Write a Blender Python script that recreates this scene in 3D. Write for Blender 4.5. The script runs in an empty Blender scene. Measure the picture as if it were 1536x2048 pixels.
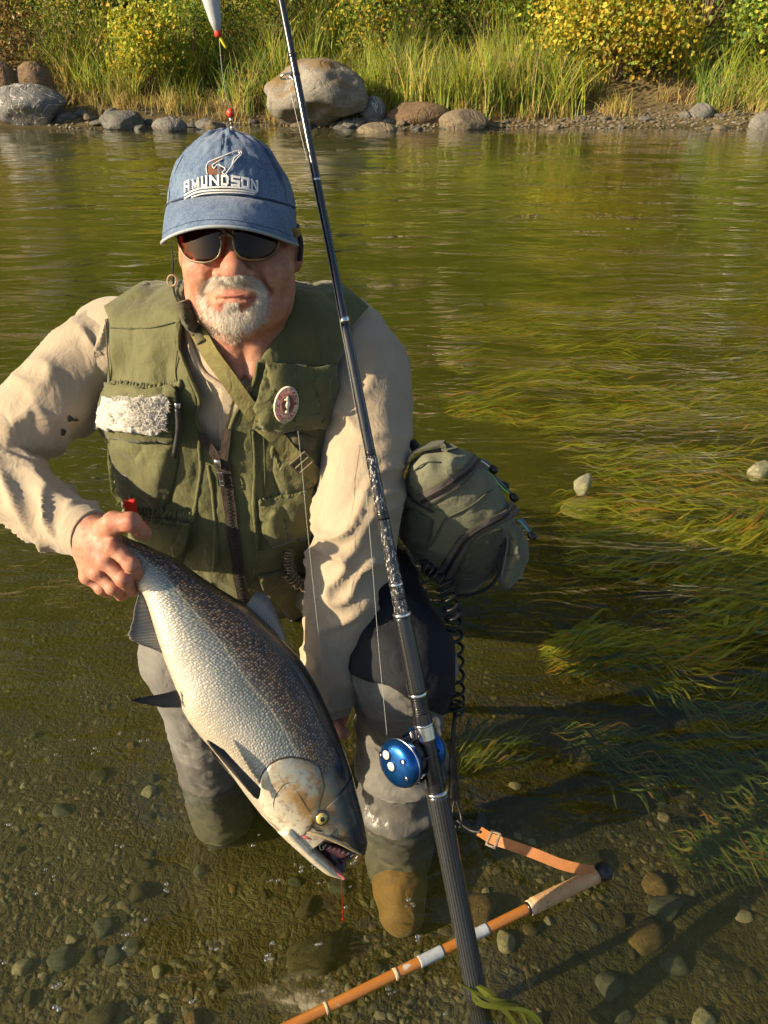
import bpy, bmesh, math, random
import numpy as np
from mathutils import Vector, Matrix, geometry as mgeo

SC = bpy.context.scene
COL = SC.collection
R = math.radians

# ------------------------------------------------------------------ camera
CAM_H, PITCH, FPX = 1.35, R(31.5), 1550.0        # metres, radians, focal length in 1536-wide pixels
cam_d = bpy.data.cameras.new('camera'); cam = bpy.data.objects.new('camera', cam_d); COL.objects.link(cam)
cam.location = (0, 0, CAM_H); cam.rotation_euler = (math.pi/2 - PITCH, 0, 0)
cam_d.sensor_fit = 'VERTICAL'; cam_d.sensor_height = 24.0; cam_d.lens = FPX/2048*24.0
cam_d.clip_start = 0.02; cam_d.clip_end = 600
SC.camera = cam

# ------------------------------------------------------------------ sky and sun
SUN_AZ, SUN_EL = R(-68), R(23)                    # 68 degrees to the left of straight behind the camera
SUN_DIR = Vector((math.sin(SUN_AZ)*math.cos(SUN_EL), -math.cos(SUN_AZ)*math.cos(SUN_EL), math.sin(SUN_EL)))
world = bpy.data.worlds.new('World'); SC.world = world; world.use_nodes = True
wn, wl = world.node_tree.nodes, world.node_tree.links
wn.clear()
sky = wn.new('ShaderNodeTexSky'); sky.sky_type = 'NISHITA'; sky.sun_disc = False
sky.sun_elevation = SUN_EL; sky.sun_rotation = math.atan2(SUN_DIR.x, SUN_DIR.y)
sky.air_density = 1.0; sky.dust_density = 1.5; sky.ozone_density = 1.0
bg = wn.new('ShaderNodeBackground'); bg.inputs['Strength'].default_value = 0.08
wo = wn.new('ShaderNodeOutputWorld'); wl.new(sky.outputs[0], bg.inputs[0]); wl.new(bg.outputs[0], wo.inputs[0])
sun_d = bpy.data.lights.new('sun', 'SUN'); sun_d.energy = 5.0; sun_d.angle = R(0.5); sun_d.color = (1.0, 0.80, 0.53)
sun = bpy.data.objects.new('sun', sun_d); COL.objects.link(sun); sun.location = (-6, -4, 6)
sun.rotation_euler = SUN_DIR.to_track_quat('Z', 'Y').to_euler()
SC.view_settings.view_transform = 'Standard'; SC.view_settings.look = 'None'
SC.view_settings.exposure = 0.95; SC.view_settings.gamma = 1.0; SC.view_settings.use_curve_mapping = False
SC.cycles.max_bounces = 8; SC.cycles.transparent_max_bounces = 16; SC.cycles.caustics_reflective = False; SC.cycles.caustics_refractive = False
SC.cycles.sample_clamp_indirect = 4.0; SC.cycles.use_adaptive_sampling = True; SC.cycles.adaptive_threshold = 0.03

# ------------------------------------------------------------------ pixel <-> world helpers (only used while laying things out)
CP, SP = math.cos(PITCH), math.sin(PITCH)
def rays(px, py):
    px = np.asarray(px, float); py = np.asarray(py, float)
    u = (px-768)/FPX; v = (1024-py)/FPX
    return np.stack([u, CP+v*SP, -SP+v*CP], -1)
def at(px, py, Y):
    d = rays(px, py); t = np.asarray(Y)/d[..., 1]
    return d*t[..., None] + np.array([0, 0, CAM_H])
def atz(px, py, z):
    d = rays(px, py); t = (np.asarray(z)-CAM_H)/d[..., 2]
    return d*t[..., None] + np.array([0, 0, CAM_H])
def proj(P):
    P = np.asarray(P, float); dz = P[..., 2]-CAM_H
    Z = P[..., 1]*CP - dz*SP; v = P[..., 1]*SP + dz*CP
    return 768+FPX*P[..., 0]/Z, 1024-FPX*v/Z, Z
def unit(v):
    v = np.asarray(v, float); return v/np.maximum(np.linalg.norm(v, axis=-1, keepdims=True), 1e-12)

# ------------------------------------------------------------------ noise
_rng = np.random.default_rng(7)
_T = _rng.random((48, 48, 48)).astype(np.float32)
def noise3(P, f=1.0, seed=0):
    """smooth value noise in -1..1"""
    P = np.asarray(P, np.float32)*np.float32(f) + np.float32(17.3*seed+3.1)
    i = np.floor(P).astype(np.int32); t = P-i; t = t*t*(3-2*t)
    i0 = i % 48; i1 = (i+1) % 48
    x0, y0, z0 = i0[..., 0], i0[..., 1], i0[..., 2]; x1, y1, z1 = i1[..., 0], i1[..., 1], i1[..., 2]
    tx, ty, tz = t[..., 0], t[..., 1], t[..., 2]
    a = _T[x0, y0, z0]*(1-tx)+_T[x1, y0, z0]*tx; b = _T[x0, y1, z0]*(1-tx)+_T[x1, y1, z0]*tx
    c = _T[x0, y0, z1]*(1-tx)+_T[x1, y0, z1]*tx; d = _T[x0, y1, z1]*(1-tx)+_T[x1, y1, z1]*tx
    return ((a*(1-ty)+b*ty)*(1-tz)+(c*(1-ty)+d*ty)*tz)*2-1
def fbm(P, f=1.0, oct=3, seed=0):
    s = 0; a = 1.0; n = 0
    for k in range(oct):
        s = s+a*noise3(P, f*2**k, seed+k); n += a; a *= .5
    return s/n
def sstep(a, b, x):
    t = np.clip((x-a)/(b-a), 0, 1); return t*t*(3-2*t)

# ------------------------------------------------------------------ signed distance shapes
def s_ell(P, c, r, rot=None):
    q = P-np.asarray(c, np.float32)
    if rot is not None: q = q@np.asarray(rot, np.float32)
    r = np.asarray(r, np.float32)
    k0 = np.linalg.norm(q/r, axis=-1); k1 = np.linalg.norm(q/(r*r), axis=-1)
    return k0*(k0-1)/np.maximum(k1, 1e-6)
def s_sph(P, c, r):
    return np.linalg.norm(P-np.asarray(c, np.float32), axis=-1)-r
def s_cone(P, a, b, ra, rb):
    a = np.asarray(a, np.float32); b = np.asarray(b, np.float32); d = b-a
    t = np.clip(((P-a)@d)/max(float(d@d), 1e-9), 0, 1)
    return np.linalg.norm(P-a-t[..., None]*d, axis=-1)-(ra+t*(rb-ra))
def s_chain(P, pts, rs, k=0.01):
    d = None
    for i in range(len(pts)-1):
        e = s_cone(P, pts[i], pts[i+1], rs[i], rs[i+1])
        d = e if d is None else smin(d, e, k)
    return d
def s_box(P, c, hs, rad, rot=None):
    q = P-np.asarray(c, np.float32)
    if rot is not None: q = q@np.asarray(rot, np.float32)
    q = np.abs(q)-(np.asarray(hs, np.float32)-rad)
    return np.linalg.norm(np.maximum(q, 0), axis=-1)+np.minimum(q.max(-1), 0)-rad
def smin(a, b, k):
    h = np.maximum(k-np.abs(a-b), 0)/k
    return np.minimum(a, b)-h*h*k*.25
def smax(a, b, k): return -smin(-a, -b, k)
def poly_sd(px, py, poly):
    """signed distance (pixels) to a closed polygon, negative inside"""
    poly = np.asarray(poly, np.float32); n = len(poly)
    d = np.full(px.shape, 1e12, np.float32); s = np.ones(px.shape, bool)
    for i in range(n):
        ax, ay = poly[i]; bx, by = poly[(i+1) % n]
        ex, ey = bx-ax, by-ay; wx, wy = px-ax, py-ay
        t = np.clip((wx*ex+wy*ey)/max(ex*ex+ey*ey, 1e-9), 0, 1)
        d = np.minimum(d, (wx-ex*t)**2+(wy-ey*t)**2)
        if ey != 0:
            c = ((ay > py) != (by > py)) & (px < ex*(py-ay)/ey+ax)
            s ^= c
    return np.sqrt(d)*np.where(s, 1, -1)

def surface_nets(fn, lo, hi, h):
    """polygonise fn(P)<0 inside the box lo..hi with cell size h -> verts, quads"""
    lo = np.asarray(lo, float); hi = np.asarray(hi, float)
    n = np.ceil((hi-lo)/h).astype(int)+1
    xs = [(lo[k]+h*np.arange(n[k])).astype(np.float32) for k in range(3)]
    b = 6; nb = -(-n//b)                                   # only blocks near the surface are sampled finely
    cen = [(lo[k]+h*(b*np.arange(nb[k])+(b-1)/2)).astype(np.float32) for k in range(3)]
    X = np.stack(np.meshgrid(*cen, indexing='ij'), -1).reshape(-1, 3)
    fc = fn(X).reshape(tuple(nb))
    F = np.repeat(np.repeat(np.repeat(fc, b, 0), b, 1), b, 2).astype(np.float32)
    near = np.argwhere(np.abs(fc) < b*h*.866*1.5+.006)
    off = np.stack(np.meshgrid(np.arange(b), np.arange(b), np.arange(b), indexing='ij'), -1).reshape(-1, 3)
    for i in range(0, len(near), 1500):
        ijk = (near[i:i+1500, None]*b+off[None]).reshape(-1, 3)
        F[tuple(ijk.T)] = fn((lo+h*ijk).astype(np.float32))
    F = F[:n[0], :n[1], :n[2]]
    ins = F < 0
    cnt = np.zeros(tuple(n-1), np.int8)
    for a in (0, 1):
        for b in (0, 1):
            for c in (0, 1):
                cnt += ins[a:n[0]-1+a, b:n[1]-1+b, c:n[2]-1+c]
    cells = np.argwhere((cnt > 0) & (cnt < 8))
    idx = np.full(tuple(n-1), -1, np.int64); idx[tuple(cells.T)] = np.arange(len(cells))
    acc = np.zeros((len(cells), 3)); w = np.zeros(len(cells))
    cor = [(a, b, c) for a in (0, 1) for b in (0, 1) for c in (0, 1)]
    val = {k: F[tuple((cells+np.array(k)).T)] for k in cor}
    for k in cor:
        for ax in range(3):
            if k[ax]: continue
            k2 = list(k); k2[ax] = 1; k2 = tuple(k2)
            f0, f1 = val[k], val[k2]; m = (f0 < 0) != (f1 < 0)
            t = f0[m]/(f0[m]-f1[m]); p = np.tile(np.array(k, float), (m.sum(), 1)); p[:, ax] = t
            acc[m] += p; w[m] += 1
    V = lo+h*(cells+acc/w[:, None])
    quads = []
    for ax in range(3):
        sl0 = [slice(None)]*3; sl1 = [slice(None)]*3; sl0[ax] = slice(0, -1); sl1[ax] = slice(1, None)
        A, B = ins[tuple(sl0)], ins[tuple(sl1)]
        e = np.argwhere(A != B); flip = A[tuple(e.T)]
        u, v = (ax+1) % 3, (ax+2) % 3
        ok = (e[:, u] > 0) & (e[:, v] > 0) & (e[:, u] < n[u]-1) & (e[:, v] < n[v]-1)
        e, flip = e[ok], flip[ok]
        q = []
        for du, dv in ((-1, -1), (0, -1), (0, 0), (-1, 0)):
            c = e.copy(); c[:, u] += du; c[:, v] += dv; q.append(idx[tuple(c.T)])
        q = np.stack(q, 1); q[~flip] = q[~flip][:, ::-1]
        quads.append(q)
    return V, np.concatenate(quads)

def march(px, py, fn, t0=0.85, steps=26, off=0.0, tmax=3.0):
    """where the ray through a pixel first meets fn(P)=off"""
    d = unit(rays(px, py)).astype(np.float32); o = np.array([0, 0, CAM_H], np.float32)
    t = np.full(d.shape[:-1], t0, np.float32)
    co = getattr(fn, 'coarse', None)
    if co is not None:
        for k in range(steps): t = np.minimum(t+(co(o+d*t[..., None])-off)*.85, tmax)
        steps = 7; t = t-.012
    for k in range(steps):
        t = np.minimum(t+(fn(o+d*t[..., None])-off)*.85, tmax)
    return o+d*t[..., None], t < tmax-1e-3
def grad(fn, P, e=2e-3):
    P = np.asarray(P, np.float32); g = []
    for k in range(3):
        q = np.zeros(3, np.float32); q[k] = e
        g.append(fn(P+q)-fn(P-q))
    return unit(np.stack(g, -1))

# ------------------------------------------------------------------ objects
def set_props(o, label=None, cat=None, group=None, kind=None):
    if label: o['label'] = label
    if cat: o['category'] = cat
    if group: o['group'] = group
    if kind: o['kind'] = kind
    return o
def thing(name, loc, label, cat, group=None):
    o = bpy.data.objects.new(name, None); COL.objects.link(o); o.location = tuple(float(c) for c in loc); o.empty_display_size = .05
    return set_props(o, label, cat, group)
def origin_of(p):
    v = np.zeros(3)
    while p is not None:
        v = v+np.array(p.location); p = p.parent
    return v
def mesh_data(name, V, F, mat=None, smooth=True):
    me = bpy.data.meshes.new(name)
    V = np.asarray(V, np.float32)
    if isinstance(F, np.ndarray):
        F = [F]
    if F and isinstance(F[0], np.ndarray):
        F = [f for f in F if len(f)]
        nl = sum(f.size for f in F); npoly = sum(len(f) for f in F)
        me.vertices.add(len(V)); me.loops.add(nl); me.polygons.add(npoly)
        me.vertices.foreach_set('co', V.ravel())
        me.loops.foreach_set('vertex_index', np.concatenate([f.ravel() for f in F]).astype(np.int32))
        sizes = np.concatenate([np.full(len(f), f.shape[1]) for f in F])
        starts = np.concatenate([[0], np.cumsum(sizes)[:-1]]).astype(np.int32)
        me.polygons.foreach_set('loop_start', starts)
        me.polygons.foreach_set('loop_total', sizes.astype(np.int32))
    else:
        me.from_pydata([tuple(map(float, v)) for v in V], [], [list(map(int, f)) for f in F])
    me.polygons.foreach_set('use_smooth', np.full(len(me.polygons), bool(smooth)))
    me.update(calc_edges=True); me.validate()
    if mat: me.materials.append(mat)
    return me
def obj(name, V, F, mat, parent=None, smooth=True, **kw):
    V = np.asarray(V, float)
    if parent is not None: V = V-origin_of(parent)
    o = bpy.data.objects.new(name, mesh_data(name, V, F, mat, smooth)); COL.objects.link(o); o.parent = parent
    return set_props(o, **kw)
def base_obj(name, V, F, mat, loc, smooth=True, **kw):
    """a top-level mesh whose origin sits at loc"""
    o = bpy.data.objects.new(name, mesh_data(name, np.asarray(V, float)-np.asarray(loc, float), F, mat, smooth))
    o.location = tuple(float(c) for c in loc); COL.objects.link(o)
    return set_props(o, **kw)
def attr_vec(o, name, A):
    a = o.data.attributes.new(name, 'FLOAT_VECTOR', 'POINT'); a.data.foreach_set('vector', np.asarray(A, np.float32).ravel())
def attr_col(me, name, A, dom='FACE'):
    A = np.asarray(A, np.float32); A = np.concatenate([A, np.ones((len(A), 1), np.float32)], 1) if A.shape[1] == 3 else A
    a = me.attributes.new(name, 'FLOAT_COLOR', dom); a.data.foreach_set('color', A.ravel())
def solid(o, t, offset=-1):
    m = o.modifiers.new('thickness', 'SOLIDIFY'); m.thickness = t; m.offset = offset; return o

class MB:
    """collects pieces of one mesh"""
    def __init__(s): s.V = []; s.F = []; s.n = 0
    def add(s, V, F):
        V = np.asarray(V, float); s.V.append(V)
        for f in ([F] if isinstance(F, np.ndarray) else F):
            f = np.asarray(f)
            if f.ndim == 1: f = f[None]
            s.F.append(f+s.n)
        s.n += len(V); return s
    def get(s): return np.concatenate(s.V), s.F
    def build(s, name, mat, parent=None, smooth=True, **kw):
        V, F = s.get(); return obj(name, V, F, mat, parent, smooth, **kw)

def catmull(P, n):
    P = np.asarray(P, float); m = len(P)
    Q = np.vstack([2*P[0]-P[1], P, 2*P[-1]-P[-2]])
    u = np.linspace(0, m-1-1e-9, n); i = u.astype(int); t = (u-i)[:, None]
    a, b, c, d = Q[i], Q[i+1], Q[i+2], Q[i+3]
    return .5*((2*b)+(-a+c)*t+(2*a-5*b+4*c-d)*t*t+(-a+3*b-3*c+d)*t**3)
def frames(C, ref=(0, 0, 1)):
    T = unit(np.gradient(C, axis=0)); ref = np.asarray(ref, float)
    N = np.zeros_like(T); n = ref-T[0]*(ref@T[0])
    if np.linalg.norm(n) < 1e-3: n = np.array([1, 0, 0])-T[0]*T[0][0]
    n = unit(n)
    for i in range(len(T)):
        n = unit(n-T[i]*(n@T[i])); N[i] = n
    return T, N, np.cross(T, N)
def grid_faces(n, m, wrap=True):
    i = np.arange(n-1)[:, None]; j = np.arange(m if wrap else m-1)[None]
    a = i*m+j; b = i*m+(j+1) % m
    return np.stack([a, b, b+m, a+m], -1).reshape(-1, 4)
def tube(C, r, seg=12, caps=True, ref=(0, 0, 1), disp=None, ry=None):
    """loft round a path; disp(s, theta) adds to the radius"""
    C = np.asarray(C, float); n = len(C); T, N, B = frames(C, ref)
    r = np.broadcast_to(np.asarray(r, float), (n,)); ry = r if ry is None else np.broadcast_to(np.asarray(ry, float), (n,))
    th = np.linspace(0, 2*np.pi, seg, endpoint=False)
    s = np.concatenate([[0], np.cumsum(np.linalg.norm(np.diff(C, axis=0), axis=1))])
    dd = 0 if disp is None else disp(s[:, None]+0*th[None], th[None]+0*s[:, None])
    ca, sa = np.cos(th)[None], np.sin(th)[None]
    V = C[:, None]+((r[:, None]+dd)*ca)[..., None]*N[:, None]+((ry[:, None]+dd)*sa)[..., None]*B[:, None]
    V = V.reshape(-1, 3); F = [grid_faces(n, seg)[:, ::-1]]
    if caps:
        V = np.vstack([V, C[0], C[-1]]); k = np.arange(seg); k2 = (k+1) % seg
        F.append(np.stack([k, k2, np.full(seg, n*seg)], 1)); F.append(np.stack([(n-1)*seg+k2, (n-1)*seg+k, np.full(seg, n*seg+1)], 1))
        F[1] = F[1][:, ::-1]; F[2] = F[2][:, ::-1]
        F[1] = F[1][:, ::-1]; F[2] = F[2][:, ::-1]
    return V, F
def lathe(profile, o, axis, seg=24, ref=(0, 0, 1)):
    """profile: (distance along the axis, radius)"""
    profile = np.asarray(profile, float); axis = unit(axis)
    C = np.asarray(o, float)+profile[:, :1]*axis
    ref = np.asarray(ref, float); N = ref-axis*(ref@axis)
    if np.linalg.norm(N) < 1e-3: N = np.array([1., 0, 0])-axis*axis[0]
    N = unit(N); B = np.cross(axis, N)
    th = np.linspace(0, 2*np.pi, seg, endpoint=False)
    V = C[:, None]+profile[:, 1][:, None, None]*(np.cos(th)[None, :, None]*N+np.sin(th)[None, :, None]*B)
    F = [grid_faces(len(profile), seg)[:, ::-1]]
    return V.reshape(-1, 3), F
def box_mesh(c, hs, rot=np.eye(3), bev=0.0):
    """bevelled box: columns of rot are its axes"""
    s = np.array([[x, y, z] for x in (-1, 1) for y in (-1, 1) for z in (-1, 1)], float); hs = np.asarray(hs, float)
    b = min(bev, hs.min()*.9)
    V = []
    for v in s:
        for k in range(3):
            p = v*(hs-b); p[k] = v[k]*hs[k]; V.append(p)
    V = np.array(V); idx = {tuple(v): i for i, v in enumerate(s.astype(int))}
    F = []
    for k in range(3):
        a, c2 = (k+1) % 3, (k+2) % 3
        for sg in (-1, 1):
            q = []
            for da, dc in ((-1, -1), (1, -1), (1, 1), (-1, 1)):
                w = [0, 0, 0]; w[k] = sg; w[a] = da; w[c2] = dc; q.append(idx[tuple(w)]*3+k)
            F.append(q if sg > 0 else q[::-1])
    for k in range(3):
        a, c2 = (k+1) % 3, (k+2) % 3
        for sa in (-1, 1):
            for sc in (-1, 1):
                w0 = [0, 0, 0]; w1 = [0, 0, 0]; w0[k] = -1; w1[k] = 1; w0[a] = w1[a] = sa; w0[c2] = w1[c2] = sc
                i0, i1 = idx[tuple(w0)]*3, idx[tuple(w1)]*3
                q = [i0+a, i1+a, i1+c2, i0+c2]; F.append(q if sa*sc < 0 else q[::-1])
    tri = []
    for v in s.astype(int):
        i = idx[tuple(v)]*3; q = [i, i+1, i+2]; tri.append(q if v.prod() > 0 else q[::-1])
    V = V@np.asarray(rot, float).T+np.asarray(c, float)
    return V, [np.array(F), np.array(tri)]
def helix(C, rad, turns, n, ref=(0, 0, 1), r_end=None):
    C = catmull(C, n); T, N, B = frames(C, ref); a = np.linspace(0, 2*np.pi*turns, n)
    rad = np.broadcast_to(rad, (n,))
    return C+(rad*np.cos(a))[:, None]*N+(rad*np.sin(a))[:, None]*B

def tri_panel(poly, step):
    """triangulate a pixel polygon with points every `step` pixels -> pts (n,2), tris, distance to edge"""
    poly = np.asarray(poly, float); n = len(poly); B = []
    for i in range(n):
        a, b = poly[i], poly[(i+1) % n]; m = max(1, int(round(np.linalg.norm(b-a)/step)))
        for k in range(m): B.append(a+(b-a)*k/m)
    B = np.array(B); nb = len(B)
    lo, hi = B.min(0), B.max(0)
    gx, gy = np.meshgrid(np.arange(lo[0]+step/2, hi[0], step), np.arange(lo[1]+step/2, hi[1], step*.88))
    gx = gx+np.where(np.arange(gx.shape[0]) % 2, step*.5, 0)[:, None]
    g = np.stack([gx.ravel(), gy.ravel()], 1); d = poly_sd(g[:, 0], g[:, 1], B); g = g[d < -step*.55]
    pts = np.vstack([B, g])
    res = mgeo.delaunay_2d_cdt([Vector(p) for p in pts], [(i, (i+1) % nb) for i in range(nb)], [], 1, 1e-4)
    P = np.array([list(v) for v in res[0]]); Fc = np.array([list(f) for f in res[2]])
    dd = -poly_sd(P[:, 0], P[:, 1], B); 
    return P, Fc, np.maximum(dd, 0)
def orient(V, F, toward=(0, 0, CAM_H)):
    """flip a patch so that it faces a point"""
    n = np.cross(V[F[:, 1]]-V[F[:, 0]], V[F[:, 2]]-V[F[:, 0]]).sum(0)
    return F if n@(np.asarray(toward)-V.mean(0)) > 0 else F[:, ::-1]
def panel(name, poly, fn, off, thick, mat, parent, step=8, bulge=0.0, bw=14, wr=0.0, wf=60, seed=0, back=0.5, disp=None, **kw):
    """a piece of cloth cut to an outline and laid on the surface fn=off, with a raised body and wrinkles"""
    P, F, d = tri_panel(poly, step)
    W, ok = march(P[:, 0], P[:, 1], fn, off=0.0)
    N = grad(fn, W)
    h = off+bulge*sstep(0, bw, d)
    if wr: h = h+wr*fbm(W, wf, 3, seed)*sstep(0, bw*.6, d)
    if disp is not None: h = h+disp(P, W, d)
    W = W+N*np.asarray(h)[:, None]
    F = orient(W, F)
    o = obj(name, W, F, mat, parent, **kw)
    solid(o, thick, -1)
    return o
def strip(name, C, Nrm, width, thick, mat, parent, seg=1, **kw):
    """a flat ribbon along C with surface normals Nrm"""
    C = np.asarray(C, float); T = unit(np.gradient(C, axis=0)); N = unit(Nrm); S = unit(np.cross(T, N))
    w = np.broadcast_to(np.asarray(width, float), (len(C),))[:, None]/2; t = thick
    A = [C-S*w, C+S*w, C+S*w+N*t, C-S*w+N*t]
    V = np.stack(A, 1).reshape(-1, 3); F = grid_faces(len(C), 4)
    n = len(C)
    caps = np.array([[0, 1, 2, 3], [(n-1)*4+3, (n-1)*4+2, (n-1)*4+1, (n-1)*4]])
    return obj(name, V, [F[:, ::-1], caps[:, ::-1]], mat, parent, False, **kw)
# ------------------------------------------------------------------ materials
class NT:
    def __init__(s, name):
        s.m = bpy.data.materials.new(name); s.m.use_nodes = True; s.t = s.m.node_tree; s.n = s.t.nodes; s.n.clear()
        s.out = s.n.new('ShaderNodeOutputMaterial')
    def add(s, typ, ins=None, **props):
        n = s.n.new(typ)
        for k, v in props.items(): setattr(n, k, v)
        for k, v in (ins or {}).items(): s.set(n, k, v)
        return n
    def set(s, n, k, v):
        i = n.inputs[k]
        if isinstance(v, bpy.types.NodeSocket): s.t.links.new(v, i)
        elif isinstance(v, bpy.types.Node): s.t.links.new(v.outputs[0], i)
        else:
            if isinstance(v, (tuple, list)) and len(v) == 3 and i.type == 'RGBA': v = (*v, 1)
            i.default_value = v
    def coord(s, scale=(1, 1, 1), kind='Object', rot=(0, 0, 0)):
        c = s.add('ShaderNodeTexCoord')
        m = s.add('ShaderNodeMapping', {'Vector': c.outputs[kind], 'Scale': scale, 'Rotation': rot})
        return m.outputs[0]
    def attr(s, name): return s.add('ShaderNodeAttribute', attribute_name=name)
    def noise(s, vec, scale, detail=3, rough=.55, dist=0.0):
        return s.add('ShaderNodeTexNoise', {'Vector': vec, 'Scale': scale, 'Detail': detail, 'Roughness': rough, 'Distortion': dist}).outputs[0]
    def voro(s, vec, scale, feature='F1', rnd=1.0):
        return s.add('ShaderNodeTexVoronoi', {'Vector': vec, 'Scale': scale, 'Randomness': rnd}, feature=feature)
    def ramp(s, fac, stops, interp='LINEAR'):
        n = s.add('ShaderNodeValToRGB', {'Fac': fac}); r = n.color_ramp; r.interpolation = interp
        while len(r.elements) < len(stops): r.elements.new(.5)
        for e, (p, c) in zip(r.elements, stops):
            e.position = p; e.color = (*c, 1) if isinstance(c, (tuple, list)) else (c, c, c, 1)
        return n.outputs[0]
    def mix(s, fac, a, b, mode='MIX'):
        n = s.add('ShaderNodeMix', data_type='RGBA', blend_type=mode)
        s.set(n, 0, fac); s.set(n, 6, a); s.set(n, 7, b); return n.outputs[2]
    def math(s, op, a, b=0.0, c=0.0):
        n = s.add('ShaderNodeMath', operation=op); s.set(n, 0, a); s.set(n, 1, b); s.set(n, 2, c); return n.outputs[0]
    def bump(s, h, strength=.4, dist=.001, normal=None):
        d = {'Height': h, 'Strength': strength, 'Distance': dist}
        if normal is not None: d['Normal'] = normal
        return s.add('ShaderNodeBump', d).outputs[0]
    def bsdf(s, **kw):
        names = {'base': 'Base Color', 'rough': 'Roughness', 'metal': 'Metallic', 'normal': 'Normal', 'spec': 'Specular IOR Level', 'sheen': 'Sheen Weight',
                 'sss': 'Subsurface Weight', 'sssr': 'Subsurface Radius', 'ssss': 'Subsurface Scale', 'coat': 'Coat Weight', 'coatr': 'Coat Roughness', 'trans': 'Transmission Weight', 'ior': 'IOR', 'alpha': 'Alpha', 'sheenr': 'Sheen Roughness',
                 'aniso': 'Anisotropic', 'emit': 'Emission Color', 'emits': 'Emission Strength'}
        return s.add('ShaderNodeBsdfPrincipled', {names[k]: v for k, v in kw.items()})
    def done(s, sh, volume=None):
        if sh is not None: s.set(s.out, 'Surface', sh)
        if volume is not None: s.set(s.out, 'Volume', volume)
        return s.m

def scale_c(c, k): return tuple(min(1, x*k) for x in c)
def cloth(name, col, col2=None, rough=.85, weave=900, wstr=.25, vscale=14, sheen=.15, big=.5, dirt=None, crease=0.0):
    """woven fabric: two-tone fade, fine thread relief and soft creases"""
    t = NT(name); c = t.coord()
    col2 = col2 or scale_c(col, .62)
    base = t.mix(t.ramp(t.noise(c, vscale, 5, .62), [(.32, 0.0), (.7, 1.0)]), col2, col)
    if dirt: base = t.mix(t.ramp(t.noise(c, 9, 6, .7), [(.55, 0.0), (.78, .75)]), base, dirt)
    fine = t.noise(c, weave, 2, .6)
    base = t.mix(.12, base, t.ramp(fine, [(.3, scale_c(col, .4)), (.7, scale_c(col, 1.4))]))
    n = t.bump(fine, wstr, .0006)
    soft = t.noise(c, 26, 4, .55, .8)
    n = t.bump(soft, big, .012, n)
    if crease:
        cr = t.noise(t.coord((1, 1, .35), rot=(0.3, .5, .4)), 48, 3, .5, 1.4)
        n = t.bump(cr, crease, .010, n)
    return t.done(t.bsdf(base=base, rough=rough, normal=n, sheen=sheen, spec=.25))
def simple(name, col, rough=.5, metal=0.0, var=.25, vs=60, bump=.1, bs=400, coat=0.0, spec=.5):
    t = NT(name); c = t.coord(); nz = t.noise(c, vs, 4)
    base = t.mix(nz, scale_c(col, 1-var), scale_c(col, 1+var))
    rr = t.ramp(t.noise(c, vs*.7, 4), [(.3, max(0.02, rough*.75)), (.7, min(1, rough*1.25))])
    return t.done(t.bsdf(base=base, rough=rr, metal=metal, normal=t.bump(t.noise(c, bs, 2), bump, .001), coat=coat, spec=spec))
def leafy(name, trans=.45, rough=.5):
    """leaf or blade: colour from the piece itself, light passing through"""
    t = NT(name); a = t.attr('Col').outputs['Color']
    d = t.bsdf(base=a, rough=rough, spec=.3)
    tr = t.add('ShaderNodeBsdfTranslucent', {'Color': t.mix(1.0, a, (1.25, 1.2, .7), 'MULTIPLY')})
    return t.done(t.add('ShaderNodeMixShader', {0: trans, 1: d.outputs[0], 2: tr.outputs[0]}))
# ------------------------------------------------------------------ ground and water
rnd = np.random.default_rng(11)
GY = np.array([-60, -6, -2.5, -.6, .4, 1.2, 2.2, 4.0, 7.5, 11.5, 14.0, 15.0, 15.5, 16.6, 18.2, 20, 25, 40, 70, 200])
GZ = np.array([1.6, .7, .35, -.12, -.19, -.21, -.27, -.5, -.85, -.8, -.3, -.02, .10, .38, 1.15, 1.9, 3.4, 20, 42, 60])
def ground_z(x, y):
    x = np.asarray(x, float); y = np.asarray(y, float); P = np.stack([x, y, 0*x], -1)
    far = sstep(9, 14, y)
    yy = y+far*(.45*noise3(P, .35, 2)+.2*noise3(P, 1.3, 3))
    z = np.interp(yy, GY, GZ)
    return z+.035*fbm(P, 2.2, 3, 5)*(1-far)+far*sstep(15, 16, y)*.12*fbm(P, 1.1, 3, 6)
def varspace(segs):
    out = []
    for a, b, h in segs:
        out.append(np.arange(a, b, h))
    out.append(np.array([segs[-1][1]])); return np.concatenate(out)
gx = varspace([(-120, -20, 10), (-20, -8, 1), (-8, -1.6, .2), (-1.6, 2.2, .03), (2.2, 8, .2), (8, 20, 1), (20, 120, 10)])
gy = varspace([(-60, -5, 5), (-5, .3, .3), (.3, 3.4, .03), (3.4, 13.8, .25), (13.8, 18, .08), (18, 30, .5), (30, 80, 2), (80, 200, 20)])
GXm, GYm = np.meshgrid(gx, gy, indexing='ij')
Vg = np.stack([GXm, GYm, ground_z(GXm, GYm)], -1).reshape(-1, 3)
Fg = grid_faces(len(gx), len(gy), False)

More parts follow.
